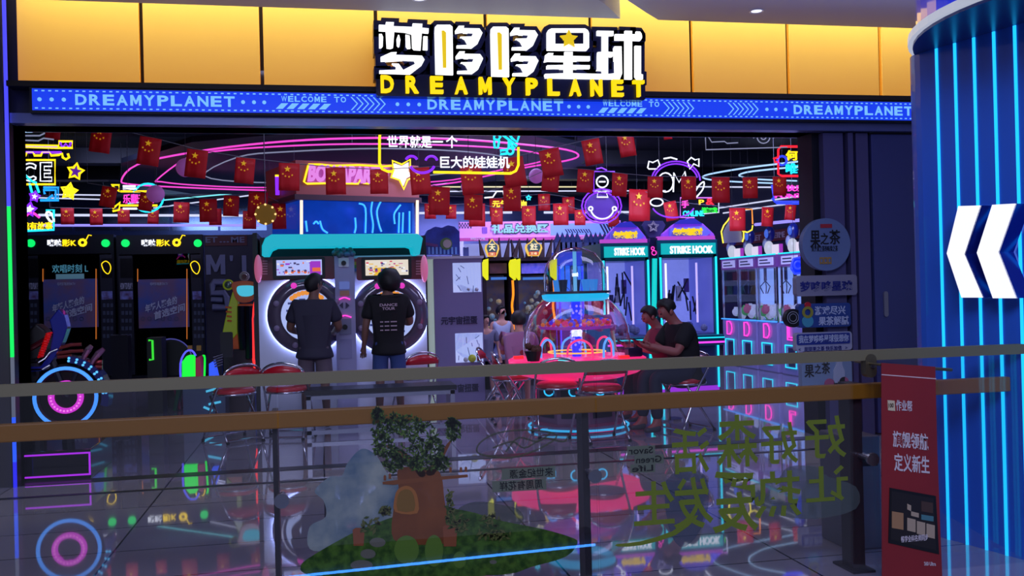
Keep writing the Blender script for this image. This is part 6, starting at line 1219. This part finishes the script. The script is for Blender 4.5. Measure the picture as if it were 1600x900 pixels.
# bench
g0, g1 = G(488, 686), G(700, 668); Yb_ = float(g0[1]); bx0, bx1 = float(g0[0])-.05, float(P(712, 668, Yb_)[0])
t = thing('bench', 'long bench with black top and grey steel frame behind the brown rail', 'bench', ((bx0+bx1)/2, Yb_+.2, 0)); SF = M('bench_steel', (165, 170, 190), .35, .5)
MB().rbox(bx0-.02, bx1+.02, Yb_-.02, Yb_+.42, .44, .485, .012).build('bench_top', M('bench_black', (22, 24, 30), .4), t)
MB().box(bx0, bx1, Yb_, Yb_+.04, .39, .43).box(bx0, bx1, Yb_+.36, Yb_+.4, .39, .43).box(bx0, bx0+.04, Yb_, Yb_+.4, .39, .43).box(bx1-.04, bx1, Yb_, Yb_+.4, .39, .43).box(bx0, bx1, Yb_, Yb_+.04, .04, .08).build('frame', SF, t)
for x in (bx0, bx1-.045):
    for y in (Yb_, Yb_+.36): MB().box(x, x+.045, y, y+.04, 0, .44).build('leg', SF, t)
# children's stools and ride
def stool(px, py, c, lb, grp='plastic children stools'):
    g = G(px, py); t = thing('plastic_stool', lb, 'stool', g, grp); m_ = M('stool_%d_%d' % c[:2], c, .4); x, y = float(g[0]), float(g[1])
    MB().rbox(x-.16, x+.16, y-.14, y+.14, .27, .31, .02).build('seat', m_, t)
    for a in (-1, 1):
        for b in (-1, 1): MB().tube([(x+a*.12, y+b*.1, .28), (x+a*.17, y+b*.15, .01)], [.03, .022], 8).build('leg', m_, t)
stool(262, 640, (130, 24, 70), 'dark pink plastic stool left of the green one'); stool(297, 640, (20, 90, 60), 'green plastic stool below the glowing children ride')
g = G(320, 662); yk = float(g[1]); t = thing('kiddie_ride', 'small children ride with green and blue lit panels beside the plastic stools', 'kiddie ride', g)
for pts, mt, nm in (([(285, 600), (285, 565), (292, 556), (302, 556), (304, 600)], N('ride_green', (20, 235, 60), 1.2), 'green_panel'), ([(306, 600), (306, 560), (313, 556), (318, 600)], M('ride_red', (170, 50, 80), .3, emit=(150, 40, 70), es=.3), 'red_panel'), ([(327, 590), (327, 568), (334, 564), (340, 590)], N('ride_blue', (50, 90, 255), 1.0), 'blue_panel')):
    MB().prism(pxz(pts, yk), yk-.04, yk+.2).build(nm, mt, t, bevel=.005)
MB().tube(smooth_path(pxy([(283, 605), (282, 568), (290, 550), (300, 548), (306, 556)], yk-.05), 3), .012, 6).build('violet_outline', N('ride_violet', (90, 90, 255), 1.2), t)
MB().tube(smooth_path(pxy([(319, 605), (320, 560), (317, 556)], yk-.05), 3), .012, 6).build('green_outline', N('ride_green', (1, 1, 1)), t)
for a in (297, 311): q = bb(a-4, 540, a+3, 548, yk); MB().box(q[0], q[1], yk, yk+.05, q[2], q[3]).build('yellow_cap', M('cap_amber', (170, 120, 30), .4), t)
x0, x1, _, z1 = bb(286, 600, 352, 655, yk); MB().rbox(x0, x1, yk, yk+.5, 0, z1, .03).build('ride_base', M('ride_base', (70, 80, 110), .3, coat=.4), t)
for k in range(5): MB().tube(pxy([(333, 558+k*4), (348, 553+k*4)], yk-.03), .010, 5).build('chrome_bar', CHR, t)
for pts in ([(322, 612), (343, 606)], [(326, 632), (345, 628)], [(318, 636), (332, 642)]): MB().tube(pxy(pts, yk-.03), .014, 5).build('cyan_bar', N('ride_cyan', (80, 190, 235), 1.0), t)
q = bb(345, 540, 362, 560, yk); MB().tube([(q[0], yk+.2, z1), (q[0], yk+.2, q[3])], .012, 6).build('screen_post', DARK, t); MB().rbox(q[0]-.02, q[1], yk+.16, yk+.2, q[2], q[3]+.15, .02).build('dark_screen', BLK, t)
p = P(268, 560, yk+2.0); t = thing('racing_seat', 'black round backed game seat in front of the right singing booth', 'game seat', (p[0], p[1], 0)); MB().disc((p[0], p[1], p[2]), .26, .12, 28).build('seat_back', M('seat_dark', (12, 14, 22), .5), t, bevel=.02); MB().box(p[0]-.22, p[0]+.22, p[1]-.3, p[1]+.05, .3, .42).box(p[0]-.1, p[0]+.1, p[1]-.1, p[1]+.1, 0, .3).build('seat_base', M('seat_dark'), t)
MB().torus((p[0], p[1]-.065, p[2]), .265, .008, 28, 5).build('rim_line', N('rim_dim', (90, 90, 190), .5), t)
yk2 = yk+1.2; t = thing('lit_game_panel', 'small dark game with a green and white lit bracket near the right booth', 'arcade machine', (P(240, 560, yk2)[0], yk2, 0)); MB().tube(pxy([(232, 532), (238, 532), (239, 562), (233, 562)], yk2), .014, 5).build('green_bracket', N('bracket_green', (60, 230, 60), 1.0), t); x0, x1, _, z1 = bb(229, 528, 252, 566, yk2); MB().box(x0, x1, yk2+.02, yk2+.4, 0, z1).build('game_body', M('seat_dark'), t)

# ================================================================ PEOPLE
def skinmesh(name, V, E_, mat, parent, sub=2):
    ks = list(V); me = bpy.data.meshes.new(name); me.from_pydata([V[k][:3] for k in ks], [(ks.index(a), ks.index(b)) for a, b in E_], [])
    o = bpy.data.objects.new(name, me); COL.objects.link(o); o.modifiers.new('skin', 'SKIN'); sv = me.skin_vertices[0].data
    for i, k in enumerate(ks):
        r = V[k][3:]; sv[i].radius = (r[0], r[1] if len(r) > 1 else r[0]); sv[i].use_root = (i == 0)
    s = o.modifiers.new('sub', 'SUBSURF'); s.levels = s.render_levels = sub
    bpy.context.view_layer.update(); m2 = bpy.data.meshes.new_from_object(o.evaluated_get(bpy.context.evaluated_depsgraph_get()))
    bpy.data.objects.remove(o); bpy.data.meshes.remove(me); m2.name = name; m2.materials.clear(); m2.materials.append(mat); m2.polygons.foreach_set('use_smooth', [True]*len(m2.polygons))
    o = bpy.data.objects.new(name, m2); COL.objects.link(o); o.parent = parent; return o
SKN = M('skin', (150, 100, 80), .55)
def person(lb, J, skin=SKN, shirt=None, pants=None, shoes=None, sleeve='short', shorts=True, hair=None, hairf=None, extra=None, scale=1, loc=(0, 0, 0), rot=0, dress=None, bulk=1.0, sleeveless=False):
    """J: joint positions for a 1.7 m figure that looks along +y."""
    t = thing('person', lb, 'person', (0, 0, 0)); d = {k: Vector(v) for k, v in J.items()}; V = {}; E_ = []; B = bulk
    H = d['head']; N_ = d['neck']; up_ = (H-N_).normalized(); fwd = d.get('look', Vector((0, 1, 0))).normalized()
    def a(k, p, *r): V[k] = (*p, *r)
    a('pelvis', d['pelvis'], .11*B, .09*B); a('waist', d['pelvis'].lerp(d['chest'], .45), .10*B, .08*B); a('chest', d['chest'], .14*B, .095*B); a('nl', d['chest'].lerp(N_, .8), .09, .07); a('neck', N_, .055, .055)
    a('jaw', H-up_*.06+fwd*.012, .062, .07); a('head', H+fwd*.002, .078, .092); a('crown', H+up_*.075, .062, .075)
    E_ += [('pelvis', 'waist'), ('waist', 'chest'), ('chest', 'nl'), ('nl', 'neck'), ('neck', 'jaw'), ('jaw', 'head'), ('head', 'crown')]
    side = fwd.cross(up_).normalized()
    a('nose', H+fwd*.105-up_*.015, .012, .012); E_.append(('head', 'nose'))
    for s_, q in ((1, 'r'), (-1, 'l')):
        sh_, el, wr = d['sh_'+q], d['el_'+q], d['wr_'+q]; hp, kn, an = d['hip_'+q], d['kn_'+q], d['an_'+q]
        a('sh'+q, sh_, .06*B, .06*B); a('ua'+q, sh_.lerp(el, .5), .05*B); a('el'+q, el, .04*B); a('fa'+q, el.lerp(wr, .4), .038*B); a('wr'+q, wr, .026, .026); dr_ = (wr-el).normalized()
        pm = wr+dr_*.06; a('pm'+q, pm, .030, .024); E_ += [('chest', 'sh'+q), ('sh'+q, 'ua'+q), ('ua'+q, 'el'+q), ('el'+q, 'fa'+q), ('fa'+q, 'wr'+q), ('wr'+q, 'pm'+q)]
        nrm = d.get('palm_'+q, Vector((0, 1, 0))); nrm = (nrm-dr_*nrm.dot(dr_)).normalized(); sd = dr_.cross(nrm).normalized()
        for i, (o_, l) in enumerate(((-.027, .062), (-.009, .072), (.009, .068), (.027, .055))):
            b0 = pm+sd*o_+dr_*.025; b1 = b0+dr_*l*.5+nrm*.012; b2 = b1+dr_*l*.3+nrm*.022
            a('f0%s%d' % (q, i), b0, .0095, .0095); a('f1%s%d' % (q, i), b1, .0085, .0085); a('f2%s%d' % (q, i), b2, .007, .007); E_ += [('pm'+q, 'f0%s%d' % (q, i)), ('f0%s%d' % (q, i), 'f1%s%d' % (q, i)), ('f1%s%d' % (q, i), 'f2%s%d' % (q, i))]
        tb_ = wr+dr_*.025+sd*-s_*.0+nrm*.028; a('t0'+q, tb_-sd*.02, .011, .011); a('t1'+q, tb_-sd*.03+dr_*.045+nrm*.01, .009, .009); E_ += [('wr'+q, 't0'+q), ('t0'+q, 't1'+q)]
        hp = hp.lerp(kn, .16); a('hp'+q, hp, .086*B, .086*B); a('th'+q, hp.lerp(kn, .5), .072*B, .072*B); a('kn'+q, kn, .052, .052); a('cf'+q, kn.lerp(an, .35), .052, .052); a('an'+q, an, .033, .033)
        ft = d.get('foot', Vector((0, 1, 0))).normalized(); a('he'+q, an+Vector((0, 0, -.045))-ft*.03, .034, .03); a('to'+q, an+ft*.14+Vector((0, 0, -.055)), .035, .02)
        E_ += [('pelvis', 'hp'+q), ('hp'+q, 'th'+q), ('th'+q, 'kn'+q), ('kn'+q, 'cf'+q), ('cf'+q, 'an'+q), ('an'+q, 'he'+q), ('an'+q, 'to'+q)]
    body = skinmesh('body', V, E_, skin, t)
    g = .016
    if shirt:
        K = {'waist': V['waist'][:3]+(.155*B, .118*B), 'pelvis': tuple(d['pelvis']+(d['pelvis']-d['chest']).normalized()*.12)+(.185*B, .145*B), 'chest': V['chest'][:3]+(.155*B, .115*B), 'nl': V['nl']}; K['nl'] = tuple(d['chest'].lerp(N_, .72))+(.095, .08)
        K['hm'] = tuple(d['pelvis']+(d['pelvis']-d['chest']).normalized()*.165)+(.18*B, .14*B); EE = [('waist', 'pelvis'), ('waist', 'chest'), ('chest', 'nl'), ('pelvis', 'hm')]
        for q in 'rl':
            K['sh'+q] = V['sh'+q]; K['ua'+q] = V['ua'+q][:3]+(.062*B, .062*B); EE += [('chest', 'sh'+q), ('sh'+q, 'ua'+q)]
            if sleeve == 'long': K['el'+q] = V['el'+q]; K['fa'+q] = V['fa'+q]; K['wl'+q] = tuple(d['el_'+q].lerp(d['wr_'+q], .8))+(.03, .03); EE += [('ua'+q, 'el'+q), ('el'+q, 'fa'+q), ('fa'+q, 'wl'+q)]
            else: K['ue'+q] = tuple(d['sh_'+q].lerp(d['el_'+q], .78))+(.058*B, .058*B); EE += [('ua'+q, 'ue'+q)]
            if sleeveless:
                for k in ('ua', 'ue'): del K[k+q]
                EE = [e for e in EE if e[0] in K and e[1] in K]
        K = {k: v[:3]+(v[3]+g, (v[4] if len(v) > 4 else v[3])+g) for k, v in K.items()}
        if dress: K['hem'] = tuple(d['pelvis']+Vector((0, 0, -.30)))+(.23, .20); EE.append(('pelvis', 'hem'))
        skinmesh('dress' if dress else 'shirt', K, EE, shirt, t)
    if pants:
        K = {'pelvis': tuple(d['pelvis'])+(.145*B, .115*B), 'wb': tuple(d['pelvis'].lerp(d['chest'], .25))+(.138*B, .112*B)}; EE = [('pelvis', 'wb')]
        for q in 'rl':
            K['hp'+q] = V['hp'+q][:3]+(.076*B, .076*B); K['th'+q] = V['th'+q]; EE += [('pelvis', 'hp'+q), ('hp'+q, 'th'+q)]
            if shorts: K['kk'+q] = tuple(d['hip_'+q].lerp(d['kn_'+q], .9))+(.075*B, .075*B); EE += [('th'+q, 'kk'+q)]
            else: K['kn'+q] = V['kn'+q]; K['cf'+q] = V['cf'+q]; K['aa'+q] = tuple(d['kn_'+q].lerp(d['an_'+q], .93))+(.05, .05); EE += [('th'+q, 'kn'+q), ('kn'+q, 'cf'+q), ('cf'+q, 'aa'+q)]
        K = {k: v[:3]+(v[3]+g, v[4]+g) for k, v in K.items()}; skinmesh('shorts' if shorts else 'trousers', K, EE, pants, t)
    if shoes:
        for q in 'rl':
            ft = d.get('foot', Vector((0, 1, 0))).normalized(); an = d['an_'+q]; K = {'a': tuple(an+Vector((0, 0, -.035))-ft*.03)+(.045, .045), 'b': tuple(an+ft*.06+Vector((0, 0, -.045)))+(.045, .035), 'c': tuple(an+ft*.15+Vector((0, 0, -.052)))+(.04, .026)}
            skinmesh('shoe', K, [('a', 'b'), ('b', 'c')], shoes, t)
    for s_ in (1, -1): e_ = H+side*s_*.080-up_*.02; MB().ball(tuple(e_), .012, .02, .028, 8, 6).build('ear', skin, t, smooth=True)
    for s_ in (1, -1): e_ = H+side*s_*.03+fwd*.085+up_*.008; MB().ball(tuple(e_), .0075, n=8, m=5).build('eye', BLK, t, smooth=True)
    MB().ball(tuple(H+fwd*.083-up_*.055), .02, .012, .006, 8, 4).build('mouth', M('lips', (130, 60, 60), .5), t, smooth=True)
    if hair:
        m = MB(); hc = H+up_*.022-fwd*.014
        R0, R1, R2, bump = hair[1:5]; m.ball((0, 0, 0), R0, R1, R2, 20, 14, bumps=bump, seed=5)
        zc = hair[5] if len(hair) > 5 else -.55
        keep_ = [f for f in m.f if True]; m.v = [(x, (y if not (y > .35*R1 and z < .45*R2) else .35*R1), max(z, zc*R2)) for x, y, z in m.v]
        rm = Matrix((side, fwd, up_)).transposed(); m.v = [tuple(hc+rm@Vector(p)) for p in m.v]; m.build('hair', hair[0], t, smooth=True)
    if extra: extra(t, d, H, fwd, side, up_)
    t.scale = (scale,)*3; t.location = [float(k) for k in loc]; t.rotation_euler = (0, 0, rot); return t
ST = dict(pelvis=(0, 0, .93), chest=(0, 0, 1.27), neck=(0, -.005, 1.47), head=(0, .015, 1.60), sh_r=(.19, 0, 1.38), sh_l=(-.19, 0, 1.38), el_r=(.25, -.02, 1.10), el_l=(-.25, -.02, 1.10), wr_r=(.27, .05, .86), wr_l=(-.27, .05, .86),
          hip_r=(.09, 0, .88), hip_l=(-.09, 0, .88), kn_r=(.105, .01, .48), kn_l=(-.105, .01, .48), an_r=(.12, 0, .09), an_l=(-.12, 0, .09))
HB = M('hair_black', (10, 9, 12), .6)
def S(**k): d = dict(ST); d.update(k); return d
def place(px, head_py, feet_drop_Y):
    p = P(px, 450, feet_drop_Y); return float(p[0])
# left player: dark jacket, grey shorts, glasses, head turned right
def glasses(t, d, H, fwd, side, up_):
    m = MB()
    for s_ in (1, -1):
        c = H+side*s_*.034+fwd*.10+up_*.008; m.tube([tuple(c+side*.026*math.cos(k*PI/5)+up_*.02*math.sin(k*PI/5)) for k in range(10)], .0035, 4, True); m.tube([tuple(c+side*s_*.03), tuple(H+side*s_*.088)], .003, 4)
    m.build('glasses', BLK, t)
YM = 2.35; pf = lambda px, Y: (float(P(px, 560, Y)[0]), Y, 0)
def scl(px, hy, Y): return float(P(px, hy, Y)[2])/1.72
hd = (.75, .65, 0)
person('man in dark jacket, grey shorts and glasses standing at the left round screen', S(look=Vector(hd), head=(.01, .02, 1.60), el_r=(.27, .04, 1.12), wr_r=(.20, .26, 1.06), el_l=(-.27, .04, 1.12), wr_l=(-.20, .26, 1.06)),
       skin=M('skin_dusk', (120, 82, 70), .55), shirt=M('jacket', (46, 44, 62), .8), pants=M('grey_shorts', (96, 84, 96), .8), shoes=M('shoe_grey', (60, 60, 70), .6), hair=(HB, .092, .108, .115, .03, -.9), extra=glasses, scale=scl(494, 428, YM), loc=pf(492, YM), bulk=1.18, rot=-.1)
def shirt_print(t, d, H, fwd, side, up_):
    c = d['chest']; m = MB()
    m.text('DANCE', -.10, .09, c.z+.045, c.z+.075, -.17, .006, .02).text('TOUR', -.075, .065, c.z+.005, c.z+.035, -.17, .006, .02)
    for k in range(3): m.text('-- --- ----', -.10, .08, c.z-.13-k*.045, c.z-.118-k*.045, -.17, .004, .02)
    m.v = [(x, y-.012, z) for x, y, z in m.v]
    m.build('shirt_print', M('print_pale', (190, 165, 180), .6), t)
person('youth with fluffy black hair, printed black T shirt and blue shorts at right round screen', S(head=(.02, .02, 1.585), el_r=(.25, .06, 1.12), wr_r=(.14, .30, 1.14), el_l=(-.25, -.03, 1.10), wr_l=(-.27, .03, .87)),
       skin=M('skin_dusk', (1, 1, 1)), shirt=M('black_shirt', (13, 12, 18), .85), pants=M('blue_shorts', (52, 72, 128), .8), shoes=M('shoe_grey'), hair=(HB, .135, .13, .135, .07, -1.0), extra=shirt_print, scale=scl(607, 421, YM), loc=pf(608, YM), bulk=1.08)
# girl in a pale dress
person('small girl in a pale sleeveless dress looking right, beside the capsule tower', S(look=Vector((-.6, .8, 0)), el_l=(-.22, .02, 1.12), wr_l=(-.15, .10, .9), el_r=(.22, .02, 1.12), wr_r=(.1, .14, .95)), skin=M('skin_pale', (205, 150, 130), .55), shirt=M('pale_dress', (170, 180, 205), .8), dress=True, sleeveless=True,
       shoes=M('shoe_pale', (190, 180, 190), .6), hair=(HB, .098, .108, .105, .03, -.6), scale=scl(783, 476, 5.0)*.99, loc=pf(785, 5.0), rot=PI, bulk=.86)
SIT = dict(pelvis=(0, 0, .60), chest=(0, .06, .92), neck=(0, .13, 1.10), head=(0, .21, 1.21), sh_r=(.18, .08, 1.03), sh_l=(-.18, .08, 1.03), el_r=(.22, .22, .80), el_l=(-.22, .22, .80), wr_r=(.09, .43, .86), wr_l=(-.09, .43, .86), hip_r=(.1, .02, .58), hip_l=(-.1, .02, .58),
           kn_r=(.12, .42, .56), kn_l=(-.12, .42, .56), an_r=(.12, .44, .10), an_l=(-.12, .40, .10), look=Vector((0, .85, -.5)), palm_r=Vector((0, 0, 1)), palm_l=Vector((0, 0, 1)))
def phone(t, d, H, fwd, side, up_):
    c = (Vector(d['wr_r'])+Vector(d['wr_l']))/2+Vector((0, .10, .045)); m = MB().box(-.038, .038, -.075, .075, -.005, .005); m.v = [tuple(c+Vector((x, y, z+y*.5))) for x, y, z in m.v]; m.build('phone', BLK, t)
def sit(**k): d = dict(SIT); d.update(k); return d
YS = float(G(1072, 672)[1]); XS = float(G(1072, 672)[0])
person('seated man in black T shirt bent over his phone beside the pink table', sit(), skin=M('skin_rosy', (150, 84, 80), .55), shirt=M('black_shirt'), pants=M('navy_trousers', (30, 32, 54), .8), shorts=False, shoes=M('shoe_grey'),
       hair=(HB, .086, .10, .10, .05, -.45), extra=phone, scale=1.0, loc=(XS+.02, YS, 0), rot=math.radians(98), bulk=1.12)
person('person in a rose top seated behind the black shirted man, holding a phone', sit(), skin=M('skin_rosy', (1, 1, 1)), shirt=M('rose_top', (130, 50, 70), .8), pants=M('navy_trousers'), shorts=False, shoes=M('shoe_grey'), hair=(HB, .09, .10, .10, .03, -.7), extra=phone, scale=.94, loc=(float(P(1042, 560, YS+.75)[0]), YS+.75, 0), rot=math.radians(95), sleeveless=True)
t = thing('round_stool', 'plain dark stool under the rose topped person', 'stool', (float(P(1042, 560, YS+.75)[0]), YS+.75, 0)); x_, y_ = t.location.x, t.location.y; MB().lathe([(1e-4, .46), (.17, .46), (.17, .5), (1e-4, .5)], (x_, y_, 0), 20).build('seat', M('stool_dark', (40, 40, 60), .5), t); MB().tube([(x_, y_, 0), (x_, y_, .46)], .03, 8).lathe([(1e-4, 0), (.15, 0), (.15, .02), (1e-4, .02)], (x_, y_, 0), 20).build('pedestal', CHR, t)
def badge(t, d, H, fwd, side, up_):
    c = d['chest']; MB().disc((c.x+.03, c.y-.15, c.z-.10), .035, .01, 12).build('shirt_print', M('print_red', (150, 30, 50), .6), t)
YP = 2.75; person('child in a pink top sitting with turned back beyond the dome table', sit(look=Vector((0, 1, 0)), chest=(0, .0, .92), neck=(0, .03, 1.12), head=(0, .05, 1.24), sh_r=(.18, 0, 1.03), sh_l=(-.18, 0, 1.03)), skin=M('skin_pale', (1, 1, 1)), shirt=M('pink_top', (175, 125, 165), .8), pants=M('navy_trousers'), shoes=M('shoe_pale'), hair=(HB, .105, .105, .115, .03, -.7), extra=badge, scale=.88, loc=(float(P(812, 560, YP)[0]), YP, 0), rot=-.15)
t = thing('round_stool', 'plain dark stool under the child in the pink top', 'stool', (float(P(812, 560, YP)[0]), YP, 0)); x_, y_ = t.location.x, t.location.y; MB().lathe([(1e-4, .42), (.17, .42), (.17, .46), (1e-4, .46)], (x_, y_, 0), 20).build('seat', M('stool_dark'), t); MB().tube([(x_, y_, 0), (x_, y_, .42)], .03, 8).lathe([(1e-4, 0), (.15, 0), (.15, .02), (1e-4, .02)], (x_, y_, 0), 20).build('pedestal', CHR, t)
person('dark haired child in grey half hidden behind the capsule tower', S(look=Vector((-.4, .9, 0))), skin=M('skin_pale', (1, 1, 1)), shirt=M('grey_tee', (110, 110, 135), .8), pants=M('navy_trousers'), shoes=M('shoe_grey'), hair=(HB, .1, .11, .11, .03, -.7), scale=scl(761, 492, 4.4), loc=pf(760, 4.4), rot=PI, bulk=.9)
person('woman with dark hair and blue top seen through the clear dome', S(look=Vector((.5, .85, 0))), skin=M('skin_pale', (1, 1, 1)), shirt=M('blue_top', (50, 66, 130), .8), pants=M('navy_trousers'), shorts=False, shoes=M('shoe_grey'), hair=(HB, .1, .11, .12, .03, -.9), scale=scl(935, 464, 3.3), loc=pf(935, 3.3), rot=PI)
